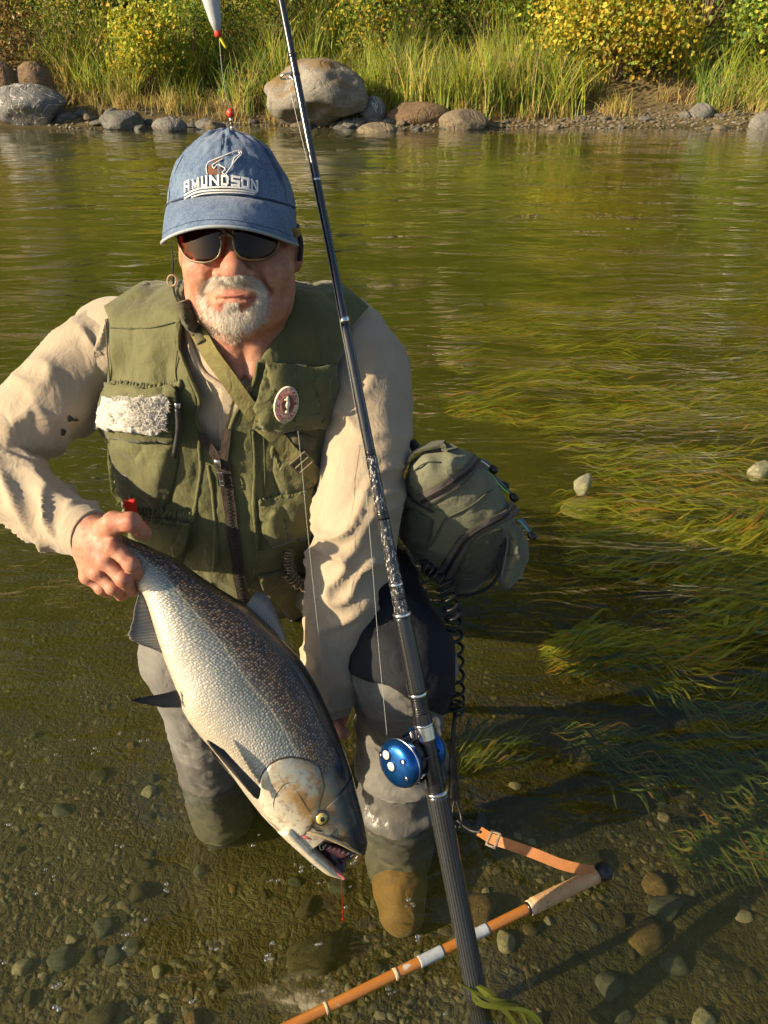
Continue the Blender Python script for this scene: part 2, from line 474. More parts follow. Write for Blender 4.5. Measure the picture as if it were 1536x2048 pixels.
def mat_ground():
    t = NT('riverbed_and_bank'); c = t.coord()
    w = t.add('ShaderNodeVectorMath', {0: c, 1: t.add('ShaderNodeVectorMath', {0: t.add('ShaderNodeTexNoise', {'Vector': c, 'Scale': 18.0}).outputs[1], 'Scale': .035}, operation='SCALE').outputs[0]}, operation='ADD').outputs[0]
    v1 = t.voro(w, 46); v2 = t.voro(w, 120); e1 = t.voro(w, 46, 'DISTANCE_TO_EDGE'); e2 = t.voro(w, 120, 'DISTANCE_TO_EDGE')
    stops = [(0, (.08, .06, .02)), (.25, (.15, .11, .04)), (.5, (.105, .085, .032)), (.7, (.2, .16, .075)), (.86, (.14, .135, .09)), (1, (.36, .31, .19))]
    pc = t.ramp(t.add('ShaderNodeSeparateColor', {0: v1.outputs['Color']}).outputs[0], stops)
    ps = t.ramp(t.add('ShaderNodeSeparateColor', {0: v2.outputs['Color']}).outputs[1], stops)
    sel = t.ramp(t.noise(c, 11, 3), [(.46, 0.0), (.54, 1.0)])
    peb = t.mix(sel, ps, pc)
    silt = t.mix(t.noise(c, 30, 5), (.05, .037, .011), (.115, .082, .026))
    cov = t.ramp(t.noise(c, 4.5, 6, .62), [(.36, .25), (.62, 1.0)])
    bed = t.mix(cov, peb, silt)
    bed = t.mix(t.ramp(t.noise(c, 3.1, 5, .6), [(.5, 0.0), (.7, .75)]), bed, (.06, .068, .016))
    soil = t.mix(t.noise(c, 2.5, 6, .65), (.055, .04, .02), (.2, .145, .07))
    soil = t.mix(t.ramp(t.noise(c, 14, 4), [(.5, 0.0), (.62, .7)]), soil, (.1, .11, .03))
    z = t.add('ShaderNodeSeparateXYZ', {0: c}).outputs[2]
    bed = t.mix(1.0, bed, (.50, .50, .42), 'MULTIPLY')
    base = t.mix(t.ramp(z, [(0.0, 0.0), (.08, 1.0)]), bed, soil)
    h = t.math('ADD', t.math('MULTIPLY', e1.outputs[0], 1.2), t.math('ADD', t.math('MULTIPLY', e2.outputs[0], .6), t.math('MULTIPLY', t.noise(c, 60, 4), .12)))
    return t.done(t.bsdf(base=base, rough=.8, normal=t.bump(h, .5, .014), spec=.3))
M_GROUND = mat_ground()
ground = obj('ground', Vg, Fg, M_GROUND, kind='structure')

def mat_rock(name, cols, scale=2.0, moss=None, bump=.5, veins=None, bd=None):
    t = NT(name); c = t.coord()
    n = t.noise(c, scale, 8, .65, .4)
    base = t.ramp(n, [(.28, cols[0]), (.48, cols[1]), (.7, cols[2])])
    sp = t.noise(c, scale*14, 4, .7)
    base = t.mix(.35, base, t.ramp(sp, [(.35, scale_c(cols[0], .5)), (.65, scale_c(cols[2], 1.3))]))
    if moss: 
        up = t.add('ShaderNodeSeparateXYZ', {0: t.add('ShaderNodeNewGeometry').outputs['Normal']}).outputs[2]
        k = t.math('MULTIPLY', t.ramp(up, [(.25, 0.0), (.75, 1.0)]), t.ramp(t.noise(c, scale*1.3, 5), [(.4, 0.0), (.6, 1.0)]))
        base = t.mix(k, base, moss)
    if veins:
        k = t.ramp(t.math('ABSOLUTE', t.math('SUBTRACT', t.noise(c, scale*.8, 3, .5, 1.2), .5)), [(0.0, 1.0), (.012, 0.0)])
        base = t.mix(k, base, veins)
    h = t.math('ADD', n, t.math('MULTIPLY', t.noise(c, scale*7, 5, .6), .35))
    crack = t.math('SUBTRACT', 1.0, t.ramp(t.math('ABSOLUTE', t.math('SUBTRACT', t.noise(c, scale*1.1, 4, .55, .6), .52)), [(0.0, 0.0), (.03, 1.0)]))
    h = t.math('SUBTRACT', h, t.math('MULTIPLY', crack, .3))
    return t.done(t.bsdf(base=base, rough=.85, normal=t.bump(h, bump, bd or .12/scale), spec=.3))
M_BOULDER = mat_rock('pale_granite', [(.10, .09, .078), (.2, .185, .155), (.29, .27, .23)], 2.2, (.19, .13, .06))
M_DARKROCK = mat_rock('dark_rock', [(.075, .08, .085), (.15, .15, .15), (.24, .235, .22)], 2.6, None, .8, (.7, .68, .62))
M_BROWNROCK = mat_rock('brown_rock', [(.07, .045, .028), (.15, .095, .055), (.22, .155, .09)], 2.5, None, .9)
M_STONE = [mat_rock('grey_stone', [(.075, .075, .07), (.15, .145, .13), (.23, .22, .19)], 1.8, bump=.8, bd=.05), mat_rock('tan_stone', [(.085, .07, .045), (.17, .135, .09), (.25, .205, .14)], 1.8, bump=.8, bd=.05),
           mat_rock('dark_stone', [(.05, .052, .05), (.11, .11, .1), (.17, .165, .14)], 1.8, bump=.8, bd=.05)]
def _dim(cs, k): return [scale_c(c, k) for c in cs]
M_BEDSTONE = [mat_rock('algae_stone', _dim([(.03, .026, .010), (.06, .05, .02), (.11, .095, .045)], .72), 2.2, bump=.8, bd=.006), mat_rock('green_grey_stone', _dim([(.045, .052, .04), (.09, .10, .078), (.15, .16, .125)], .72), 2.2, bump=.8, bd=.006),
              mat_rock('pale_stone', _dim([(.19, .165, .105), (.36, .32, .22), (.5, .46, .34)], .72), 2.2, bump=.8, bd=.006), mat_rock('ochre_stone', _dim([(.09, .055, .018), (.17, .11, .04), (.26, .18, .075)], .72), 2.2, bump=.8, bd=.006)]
def ico(sub):
    bm = bmesh.new(); bmesh.ops.create_icosphere(bm, subdivisions=sub, radius=1.0)
    V = np.array([v.co[:] for v in bm.verts]); F = np.array([[v.index for v in f.verts] for f in bm.faces]); bm.free()
    return V, F
ICO = {k: ico(k) for k in (1, 2, 3, 4, 5)}
def rock_shape(seed, sub=3, cuts=7, amp=.16, depth=.72):
    g = np.random.default_rng(seed); V, F = ICO[sub]; V = V.copy()
    for k in range(cuts):
        n = unit(g.normal(size=3)); d = g.uniform(depth, .95); s = V@n
        V = V-np.maximum(s-d, 0)[:, None]*n*.9
    V = V*(1+amp*fbm(V, 1.2, 3, seed % 13)+amp*.22*fbm(V, 4.5, 3, seed % 11))[:, None]
    return V, F
def boulder(name, px0, px1, py0, py1, Y, mat, seed, label, depth=.8, cuts=7, amp=.12, cat='boulder', sink=.12, **kw):
    a = at(px0, py1, Y); b = at(px1, py1, Y); top = at((px0+px1)/2, py0, Y)
    V, F = rock_shape(seed, 5, cuts, amp, .7); V = V-(V.min(0)+V.max(0))/2; V = V/np.abs(V).max(0)
    w = (b[0]-a[0])/2; zb = a[2]-sink; hgt = top[2]-zb
    V = V*np.array([w, w*depth, hgt/2])+np.array([(a[0]+b[0])/2, Y+w*depth*.6, zb+hgt/2])
    return base_obj(name, V, F, mat, ((a[0]+b[0])/2, Y+w*depth*.6, zb), label=label, cat=cat, **kw)
boulder('boulder', 528, 738, 116, 256, 15.0, M_BOULDER, 21, 'largest pale grey boulder with brown top on the far bank, behind the fishing rod', .85, 9, .2)
boulder('boulder', -20, 128, 168, 250, 15.0, M_DARKROCK, 5, 'dark angular boulder with a white vein, at the far left end of the bank', .8, 12, .16)
boulder('boulder', 24, 104, 122, 172, 15.9, M_BROWNROCK, 8, 'round brown boulder behind the dark veined boulder', .8, 5, .1, sink=.4)
boulder('boulder', -26, 36, 122, 178, 15.8, M_BROWNROCK, 9, 'brown boulder half hidden behind the dark veined boulder', .8, 6, .1, sink=.4)
boulder('boulder', 878, 976, 219, 262, 14.8, M_STONE[1], 33, 'low smooth tan boulder alone at the water edge right of the big pale boulder', .8, 4, .1)
boulder('boulder', 712, 798, 246, 268, 14.5, M_STONE[1], 34, 'flat tan rock lying low in the water below the big pale boulder', .7, 4, .1)
boulder('boulder', 716, 772, 192, 246, 15.3, M_DARKROCK, 35, 'dark rock leaning against the right side of the big pale boulder', .8, 9, .12)
boulder('boulder', 1378, 1430, 206, 236, 15.4, M_STONE[0], 36, 'rounded grey boulder below the dark hollow in the bushes', .8, 4, .08)
boulder('boulder', 1500, 1560, 222, 264, 14.8, M_STONE[0], 37, 'pale grey boulder among stones under the leafy green shrub', .8, 6, .1)
boulder('boulder', 192, 286, 222, 254, 14.8, M_STONE[2], 38, 'dark grey angular boulder at the waterline beside the veined boulder', .8, 9, .12)
boulder('boulder', 770, 905, 205, 252, 15.2, M_BROWNROCK, 39, 'wide brown slab of rock shaded by grass between pale boulders', .6, 5, .1)
boulder('boulder', 300, 372, 234, 262, 14.5, M_STONE[0], 40, 'flat grey boulder on the waterline behind the blue cap', .7, 4, .1)

stone_me = []
for k in range(12):
    V, F = rock_shape(100+k, 3, 12, .2, .56); stone_me.append((V, F))
def stone_obj(shape, mat, loc, size, rz, name='stone'):
    key = f'stone_{shape}_{mat.name}'
    me = bpy.data.meshes.get(key) or mesh_data(key, stone_me[shape][0], stone_me[shape][1], mat)
    o = bpy.data.objects.new(name, me); COL.objects.link(o); o.parent = ground
    o.location = loc; o.scale = size; o.rotation_euler = (0, 0, rz); return o
# stones along the far waterline
g = np.random.default_rng(3)
def in_boulder(px): return 528 < px < 738 or px < 120
for k in range(150):
    left = g.random() < .58
    px = g.uniform(110, 770) if left else g.uniform(760, 1560)
    y = 15.05+g.normal()*.34 if left else 15.25+g.normal()*.3
    x = (px-768)/FPX*(y*CP+CAM_H*SP); s = g.choice([.05, .08, .12, .18], p=[.3, .34, .25, .11]) if left else g.choice([.03, .05, .08, .12], p=[.35, .38, .2, .07])
    s = s*g.uniform(.75, 1.25); z = max(float(ground_z(x, y)), -.08)
    stone_obj(int(g.integers(12)), M_STONE[int(g.choice(3, p=[.5, .3, .2]))], (x, y, z+s*.1), (s*g.uniform(.9, 1.4), s*g.uniform(.8, 1.1), s*g.uniform(.45, .75)), g.uniform(0, 6.28))
# stones on the bed close to the camera
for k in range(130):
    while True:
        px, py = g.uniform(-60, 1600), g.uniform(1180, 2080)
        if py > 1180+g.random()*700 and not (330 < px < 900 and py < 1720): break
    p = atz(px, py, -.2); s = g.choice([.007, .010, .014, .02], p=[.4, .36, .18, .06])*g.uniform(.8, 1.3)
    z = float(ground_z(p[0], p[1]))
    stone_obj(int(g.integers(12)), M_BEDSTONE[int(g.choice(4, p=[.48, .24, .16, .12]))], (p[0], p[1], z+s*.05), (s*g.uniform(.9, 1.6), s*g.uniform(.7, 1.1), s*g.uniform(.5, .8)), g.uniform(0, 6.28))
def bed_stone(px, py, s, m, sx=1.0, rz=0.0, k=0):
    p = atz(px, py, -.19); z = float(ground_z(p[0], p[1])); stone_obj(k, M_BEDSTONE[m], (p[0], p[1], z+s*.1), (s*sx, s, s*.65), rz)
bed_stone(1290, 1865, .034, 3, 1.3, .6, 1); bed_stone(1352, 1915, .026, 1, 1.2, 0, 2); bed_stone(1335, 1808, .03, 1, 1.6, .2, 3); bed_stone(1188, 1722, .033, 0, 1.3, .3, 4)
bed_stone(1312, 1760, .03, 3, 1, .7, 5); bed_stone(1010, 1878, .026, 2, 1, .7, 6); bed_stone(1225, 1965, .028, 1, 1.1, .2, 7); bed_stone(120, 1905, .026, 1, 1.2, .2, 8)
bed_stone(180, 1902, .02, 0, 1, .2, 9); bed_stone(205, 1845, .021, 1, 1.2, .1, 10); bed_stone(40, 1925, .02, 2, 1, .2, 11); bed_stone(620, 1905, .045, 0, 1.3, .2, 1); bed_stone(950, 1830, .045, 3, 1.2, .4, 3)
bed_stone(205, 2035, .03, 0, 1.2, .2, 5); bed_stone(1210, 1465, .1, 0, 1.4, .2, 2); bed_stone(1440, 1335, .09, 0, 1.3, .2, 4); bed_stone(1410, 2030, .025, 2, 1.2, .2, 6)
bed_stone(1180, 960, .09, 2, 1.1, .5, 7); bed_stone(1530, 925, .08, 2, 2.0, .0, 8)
def pale_rock(px, py, z, s, sx, k):
    p = atz(px, py, z); stone_obj(k, M_PALE_ROCK, (p[0], p[1], z-.03), (s*sx, s, .05), .4)
M_PALE_ROCK = mat_rock('white_rock', [(.3, .28, .22), (.48, .46, .38), (.6, .57, .48)], 2.2, bump=.8, bd=.01)
pale_rock(1168, 957, -.06, .036, 1.2, 3); pale_rock(1525, 926, -.06, .03, 2.0, 4)
# small gravel between them
mb = MB(); V1, F1 = ICO[1]
gp = []
for k in range(7000):
    px, py = g.uniform(-120, 1660), 1100+1000*math.sqrt(g.random())
    p = atz(px, py, -.2); s = .0018+.0075*g.random()**2.2
    if noise3(np.array([p[0], p[1], 0.]), 4.0, 12)+.5*noise3(np.array([p[0], p[1], 0.]), 11.0, 13) < -.02: continue
    V = V1*(1+.42*noise3(V1, 1.3, k % 9))[:, None]*np.array([s*g.uniform(1, 1.8), s, s*g.uniform(.3, .7)])
    a = g.uniform(0, 6.28); ca, sa = math.cos(a), math.sin(a)
    V = V@np.array([[ca, sa, 0], [-sa, ca, 0], [0, 0, 1]])+np.array([p[0], p[1], float(ground_z(p[0], p[1]))-s*.05])
    mb.add(V, F1)
    c0 = [(.09, .07, .025), (.14, .11, .045), (.12, .12, .08), (.22, .18, .10), (.42, .38, .27), (.19, .125, .045)][int(g.choice(6, p=[.34, .25, .16, .13, .04, .08]))]
    gp.append(np.tile(np.array(c0)*g.uniform(.25, .8), (len(F1), 1)))
tg = NT('gravel'); M_GRAVEL = tg.done(tg.bsdf(base=tg.mix(.4, tg.attr('Col').outputs['Color'], tg.mix(tg.noise(tg.coord(), 150, 4), (.03, .025, .01), (.2, .17, .09)), 'MIX'), rough=.75))
for k in range(2600):
    px = g.uniform(760, 1580) if g.random() < .72 else g.uniform(100, 760); y = 15.3+g.normal()*.42; x = (px-768)/FPX*(y*CP+CAM_H*SP); s = g.uniform(.012, .04)
    V = V1*(1+.25*noise3(V1, 1.5, k % 9))[:, None]*np.array([s*g.uniform(1, 1.5), s, s*.6])+np.array([x, y, float(ground_z(x, y))+s*.1]); mb.add(V, F1)
    gp.append(np.tile(np.array([(.14, .115, .08), (.2, .175, .14), (.1, .075, .05), (.24, .21, .17), (.18, .105, .05)][int(g.integers(5))])*g.uniform(.7, 1.2), (len(F1), 1)))
gravel = mb.build('gravel', M_GRAVEL, ground, False, kind='stuff'); attr_col(gravel.data, 'Col', np.concatenate(gp))

# water: a closed body, its surface mirroring the bank and letting the sun through to the bed
def mat_water(vol=True):
    t = NT('river_water'); c = t.coord()
    n1 = t.noise(t.coord((.38, 1.15, 1), rot=(0, 0, .10)), 4.2, 2, .45, 1.4)
    n2 = t.noise(t.coord((.42, 1.1, 1), rot=(0, 0, -.12)), 11.0, 2, .5, 2.6)
    yy = t.add('ShaderNodeSeparateXYZ', {0: c}).outputs[1]
    rif = t.math('MULTIPLY', t.ramp(t.math('DIVIDE', yy, 10.0), [(.08, .06), (.2, 1.0), (.4, .8), (.7, .12)]), t.ramp(t.noise(c, 1.3, 2), [(.35, .35), (.6, 1.0)]))
    n3 = t.noise(t.coord((.3, 1.0, 1), rot=(0, 0, .05)), 1.1, 2, .5, .6)
    amp = t.math('MULTIPLY', t.ramp(t.noise(c, .8, 2), [(.35, .35), (.65, 1.0)]), t.ramp(t.math('DIVIDE', t.add('ShaderNodeSeparateXYZ', {0: c}).outputs[1], 16.0), [(.04, .2), (.11, .9), (.25, .62), (.5, .3), (.95, .16)]))
    h = t.math('ADD', t.math('MULTIPLY', n1, .75), t.math('ADD', t.math('MULTIPLY', t.math('MULTIPLY', n2, rif), .46), t.math('MULTIPLY', n3, 1.5)))
    nb = t.bump(t.math('MULTIPLY', h, amp), 1.0, .075)
    gl = t.add('ShaderNodeBsdfGlossy', {'Color': (1, 1, 1), 'Roughness': .006, 'Normal': nb})
    tr = t.add('ShaderNodeBsdfTransparent', {'Color': (.97, .98, .95)})
    cs = t.math('ABSOLUTE', t.add('ShaderNodeVectorMath', {0: nb, 1: t.add('ShaderNodeNewGeometry').outputs['Incoming']}, operation='DOT_PRODUCT').outputs['Value'])
    fr = t.math('ADD', t.math('MULTIPLY', t.math('POWER', t.math('SUBTRACT', 1.0, cs), 4.0), .95), .03)
    sh = t.add('ShaderNodeMixShader', {0: fr, 1: tr.outputs[0], 2: gl.outputs[0]})
    if not vol: return t.done(sh)
    va = t.add('ShaderNodeVolumeAbsorption', {'Color': (.72, .74, .34), 'Density': 1.6})
    vs = t.add('ShaderNodeVolumeScatter', {'Color': (.55, .62, .12), 'Density': .30, 'Anisotropy': .3})
    return t.done(sh, t.add('ShaderNodeAddShader', {0: va.outputs[0], 1: vs.outputs[0]}))
mb = MB()
wx0, wx1, wy0, wy1, wzb = -110, 110, -1.6, 16.4, -2.4
Vw = np.array([[x, y, z] for z in (wzb, 0) for y in (wy0, wy1) for x in (wx0, wx1)], float)
water = obj('water', Vw, np.array([[4, 5, 7, 6], [0, 2, 3, 1], [0, 1, 5, 4], [2, 6, 7, 3], [0, 4, 6, 2], [1, 3, 7, 5]]), mat_water(), smooth=False, kind='structure')

# ------------------------------------------------------------------ plants
M_LEAF = leafy('leaf'); M_BLADE = leafy('grass_blade', .4, .55)
M_BARK = simple('bark', (.11, .08, .05), .9, var=.5, vs=20, bump=.6, bs=90)
M_TWIG = simple('dry_twig', (.2, .145, .085), .9, var=.4, vs=20, bump=.4, bs=90)
PAL = {'yellow': [(.46, .36, .035), (.40, .34, .04), (.31, .31, .05), (.50, .31, .04)], 'lime': [(.22, .29, .035), (.28, .31, .035), (.16, .24, .035), (.34, .31, .05)],
       'green': [(.09, .17, .03), (.13, .21, .035), (.07, .12, .025), (.18, .23, .045)], 'straw': [(.38, .29, .12), (.31, .25, .10), (.24, .24, .06), (.36, .24, .08)],
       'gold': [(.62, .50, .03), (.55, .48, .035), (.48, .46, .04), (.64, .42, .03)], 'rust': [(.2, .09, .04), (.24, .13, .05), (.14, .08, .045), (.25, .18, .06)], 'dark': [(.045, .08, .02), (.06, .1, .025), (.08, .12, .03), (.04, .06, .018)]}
for _k in ('yellow', 'lime', 'green', 'straw'): PAL[_k] = [tuple(min(.62, c*1.28) for c in q) for q in PAL[_k]]
def leaf_cloud(C, size, pal, g, droop=.3, elong=2.0, up=None):
    """one small pointed leaf per centre -> verts, faces, colours"""
    n = len(C); ax = unit(g.normal(size=(n, 3))+np.array([0, 0, -droop])); nn = unit(g.normal(size=(n, 3))*.8+np.array([-.9, -.7, .6])); sd = unit(np.cross(ax, nn)); nn = np.cross(sd, ax)
    s = (size*g.uniform(.6, 1.35, n))[:, None]
    V = np.stack([C, C+ax*s*.45+sd*s*.5/elong*1.2+nn*s*.1, C+ax*s, C+ax*s*.45-sd*s*.5/elong*1.2+nn*s*.1], 1).reshape(-1, 3)
    i = np.arange(n)*4
    F = np.stack([np.stack([i, i+1, i+2], 1), np.stack([i, i+2, i+3], 1)], 1).reshape(-1, 3)
    col = np.array(pal)[g.integers(len(pal), size=n)]*g.uniform(.65, 1.3, (n, 1))
    return V, F, np.repeat(np.clip(col, 0, 1), 2, 0)
def branchy(mb, base, tips, r0, g, seg=5):
    for tp in tips:
        mid = base*.45+tp*.55+g.normal(size=3)*np.linalg.norm(tp-base)*.08; mid[2] += .08*np.linalg.norm(tp-base)
        C = catmull([base, mid, tp], 7); mb.add(*tube(C, np.linspace(r0, r0*.25, 7), seg))
def shrub(name, base, rad, n, size, pal, label, seed, stems=9, stem_mat=None, r0=.016, hollow=.45, cat='shrub', group=None, elong=2.0, clumps=26, spread=.24):
    g = np.random.default_rng(seed); base = np.asarray(base, float); rad = np.asarray(rad, float)
    root = thing(name, base, label, cat, group)
    d = unit(g.normal(size=(clumps, 3))+np.array([0, -.35, .25])); cc = base+np.array([0, 0, rad[2]*.95])+d*rad*g.uniform(hollow, 1, (clumps, 1))
    cc[:, 2] = np.maximum(cc[:, 2], base[2]+.1)
    k = g.integers(clumps, size=n); C = cc[k]+g.normal(size=(n, 3))*rad*spread
    C[:, 2] = np.maximum(C[:, 2], base[2]+.02)
    p2 = [PAL[q] for q in (pal if isinstance(pal, (list, tuple)) else [pal])]; pp = sum(p2, [])
    V, F, col = leaf_cloud(C, size, pp, g, elong=elong)
    # every clump leans to its own tint
    tint = g.uniform(.7, 1.25, (clumps, 1))*np.array([1, 1, 1]); col = np.clip(col*np.repeat(tint[k], 2, 0), 0, 1)
    f = obj('crown', V, F, M_LEAF, root, False); attr_col(f.data, 'Col', col)
    mb = MB(); branchy(mb, base-np.array([0, 0, .1]), cc[g.choice(clumps, stems)], r0, g); mb.build('stems', stem_mat or M_TWIG, root)
    return root
def bpos(px, Y): 
    x = (px-768)/FPX*(Y*CP+.9*SP); return np.array([x, Y, float(ground_z(x, Y))])
shrub('shrub', bpos(1225, 17.2), (1.5, .9, 1.0), 6500, .085, ['yellow', 'yellow', 'lime'], 'broad yellow-leaved shrub arching over the right of the far bank', 51, 14, elong=1.5, clumps=40)
shrub('shrub', bpos(1500, 16.9), (.75, .7, 1.0), 2600, .10, ['lime', 'green'], 'leafy green shrub at the right end of the far bank', 52, elong=1.6)
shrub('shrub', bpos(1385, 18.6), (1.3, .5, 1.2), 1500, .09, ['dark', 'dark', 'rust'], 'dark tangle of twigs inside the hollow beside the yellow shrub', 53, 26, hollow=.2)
shrub('shrub', bpos(305, 16.8), (.75, .6, .75), 3000, .075, ['lime', 'lime', 'yellow'], 'bright lime shrub on the far bank between float and veined boulder', 54, elong=1.7)
shrub('shrub', bpos(392, 17.2), (.55, .5, .95), 1800, .07, ['lime', 'green'], 'small bright green shrub beside the hanging float', 55)
shrub('shrub', bpos(160, 17.6), (.9, .6, .9), 2200, .075, ['green', 'lime', 'straw'], 'mixed green and straw shrub above the round brown boulder', 56)
shrub('shrub', bpos(10, 16.9), (.8, .6, .75), 1700, .08, ['rust', 'rust', 'straw'], 'rust-leaved shrub at the left end of the far bank', 57, 16)
shrub('shrub', bpos(480, 18.0), (1.0, .6, 1.0), 2300, .085, ['green', 'lime', 'lime'], 'green shrub behind the grass left of the big boulder', 58)
shrub('shrub', bpos(745, 18.0), (1.1, .6, .9), 2400, .085, ['yellow', 'lime', 'green'], 'yellow-green shrub above the big pale boulder', 59)
shrub('shrub', bpos(925, 18.6), (1.1, .6, 1.1), 2400, .09, ['green', 'dark', 'lime'], 'deep green shrub behind the tall grass in the middle of the bank', 60)
shrub('shrub', bpos(1080, 18.4), (1.0, .6, 1.1), 2400, .09, ['green', 'lime'], 'mid green shrub between tall grass and the yellow shrub', 61)
for i, (px, Y, r, pal, lab) in enumerate([(40, 19.4, 1.4, ['green', 'straw', 'lime'], 'tall straw and green thicket behind the rust-leaved shrub'), (250, 19.6, 1.3, ['lime', 'green', 'dark'], 'tall green thicket behind the bright lime shrub'), (600, 19.5, 1.4, ['lime', 'green', 'straw'], 'tall pale green thicket behind the big pale boulder'),
        (850, 19.9, 1.3, ['green', 'dark', 'yellow'], 'tall dark green thicket behind the deep green shrub'), (1030, 19.8, 1.4, ['lime', 'green'], 'tall fresh green thicket rising behind the mid green shrub'), (1300, 20.0, 1.5, ['yellow', 'lime'], 'tall yellowing thicket behind the broad yellow shrub'), (1540, 19.4, 1.4, ['green', 'lime', 'dark'], 'tall green thicket behind the leafy right-end shrub')]):
    shrub('thicket', bpos(px, Y), (r, .8, 1.25), 2800, .10, pal, lab, 80+i, 12, clumps=34, cat='thicket')
for i, (px, Y, pal, lab) in enumerate([(-220, 17.6, ['lime', 'green'], 'green shrub upstream of the brown boulders'), (-480, 18.0, ['green', 'dark'], 'dark green shrub farther upstream on the far bank'), (-760, 17.8, ['straw', 'lime'], 'straw-tinted shrub at the upstream bend'), (1760, 17.8, ['lime', 'yellow'], 'yellowing shrub downstream of the leafy right-end shrub'), (2050, 18.0, ['green', 'lime'], 'green shrub farther downstream on the far bank'), (2350, 17.8, ['yellow', 'green'], 'mottled shrub at the downstream bend')]):
    shrub('shrub', bpos(px, Y), (1.4, .8, 1.2), 2400, .10, pal, lab, 120+i, 10, clumps=30)
# bank grass
def grass_mesh(roots, L, W, lean, pal, g, bend=.5):
    n = len(roots); a = g.uniform(0, 2*np.pi, n); dirv = np.stack([np.cos(a), np.sin(a), 0*a], 1)*lean*g.uniform(.2, 1, (n, 1))
    L = L*g.uniform(.55, 1.25, n); b_ = -.75+g.normal(size=n)*.55; side = np.stack([np.cos(b_), np.sin(b_), 0*a], 1)
    rows = []
    for k, t in enumerate((0, .35, .7, 1.0)):
        c = roots+np.array([0, 0, 1])*(L*(t-bend*.45*lean*t**3))[:, None]+dirv*(L*t**1.8)[:, None]
        w = W*(1-.92*t**1.5)/2
        rows += [c-side*w, c+side*w]
    V = np.stack(rows, 1).reshape(-1, 3); i = np.arange(n)*8
    F = np.concatenate([np.stack([i+2*k, i+2*k+1, i+2*k+3, i+2*k+2], 1)[:, None] for k in range(3)], 1).reshape(-1, 4)
    col = np.array(pal)[g.integers(len(pal), size=n)]*g.uniform(.7, 1.25, (n, 1))
    return V, F, np.repeat(np.clip(col, 0, 1), 3, 0)
def bank_grass(name, spots, pals, n, L, W, lean, seed):
    g = np.random.default_rng(seed); mbV, cols = MB(), []
    for (p0, p1, y0, y1, w) in spots:
        m = int(n*w); nc = max(3, m//38)
        for k in range(nc):
            cx, cy = g.uniform(p0, p1), g.uniform(y0, y1); q = int(g.integers(22, 54)); spread = g.uniform(.05, .2)
            y = cy+g.normal(size=q)*spread*.8; x = (cx-768)/FPX*(cy*CP+.9*SP)+g.normal(size=q)*spread
            V, F, c = grass_mesh(np.stack([x, y, ground_z(x, y)-.03], 1), L*g.uniform(.45, 1.3), W*g.uniform(.6, 1.25), lean*g.uniform(.5, 1.5), pals[int(g.integers(len(pals)))], g)
            mbV.add(V, F); cols.append(np.clip(c*g.uniform(.6, 1.3), 0, 1))
    o = mbV.build(name, M_BLADE, None, False, kind='stuff'); attr_col(o.data, 'Col', np.concatenate(cols)); return o
GREENY = [PAL['lime'], PAL['lime'], PAL['green'], [(.26, .32, .05), (.2, .27, .04), (.3, .33, .06)], PAL['lime']+PAL['straw'][:2], PAL['straw']+PAL['yellow'][2:3]]
o = bank_grass('grass', [(540, 1180, 15.9, 18.9, .40), (740, 1140, 15.55, 16.4, .2), (120, 560, 16.0, 18.4, .24), (1380, 1620, 15.7, 17.4, .12), (-100, 1700, 17.5, 20, .2), (-1100, -60, 15.7, 19, .22), (1600, 2700, 15.7, 19, .22)], GREENY, 10500, 1.0, .021, .72, 71)
set_props(o, 'tall green reed grass covering the far bank', 'grass')
o = bank_grass('grass', [(100, 560, 15.5, 17.4, .6), (-60, 140, 16.2, 17.6, .14), (740, 1260, 15.4, 16.0, .26), (1240, 1600, 15.5, 16.4, .12)], [PAL['straw'], PAL['straw'], PAL['straw']+PAL['lime'][2:], PAL['rust']+PAL['straw']], 4200, .46, .011, 1.0, 72)
set_props(o, 'thin straw-coloured dry grass among the green on the far bank', 'grass')
# low leafy cover over the slope
g = np.random.default_rng(77); n = 26000
px = np.where(g.random(n) < .6, g.uniform(-120, 1680, n), np.where(g.random(n) < .5, g.uniform(-1200, -100, n), g.uniform(1660, 2700, n))); y = 15.9+4.4*np.sqrt(g.random(n)); x = (px-768)/FPX*(y*CP+.9*SP)
keep = fbm(np.stack([x, y, 0*x], 1), .8, 2, 4)+.25*(px < 1100) > -.08; keep &= ~((px > 1120) & (px < 1700) & (y < 16.8)); x, y = x[keep], y[keep]
C = np.stack([x, y, ground_z(x, y)+np.abs(g.normal(size=len(x)))*.13], 1)
V, F, c = leaf_cloud(C, .085, PAL['green']+PAL['lime']+PAL['lime']+PAL['dark']+PAL['straw'][2:], g, elong=1.8); c = np.clip(c*np.repeat((1+.5*fbm(C, 2.2, 2, 9))[:, None], 2, 0), 0, 1)
o = obj('ground_cover', V, F, M_LEAF, None, False, kind='stuff'); attr_col(o.data, 'Col', c); set_props(o, 'low leafy ground cover over the far bank slope', 'plants')
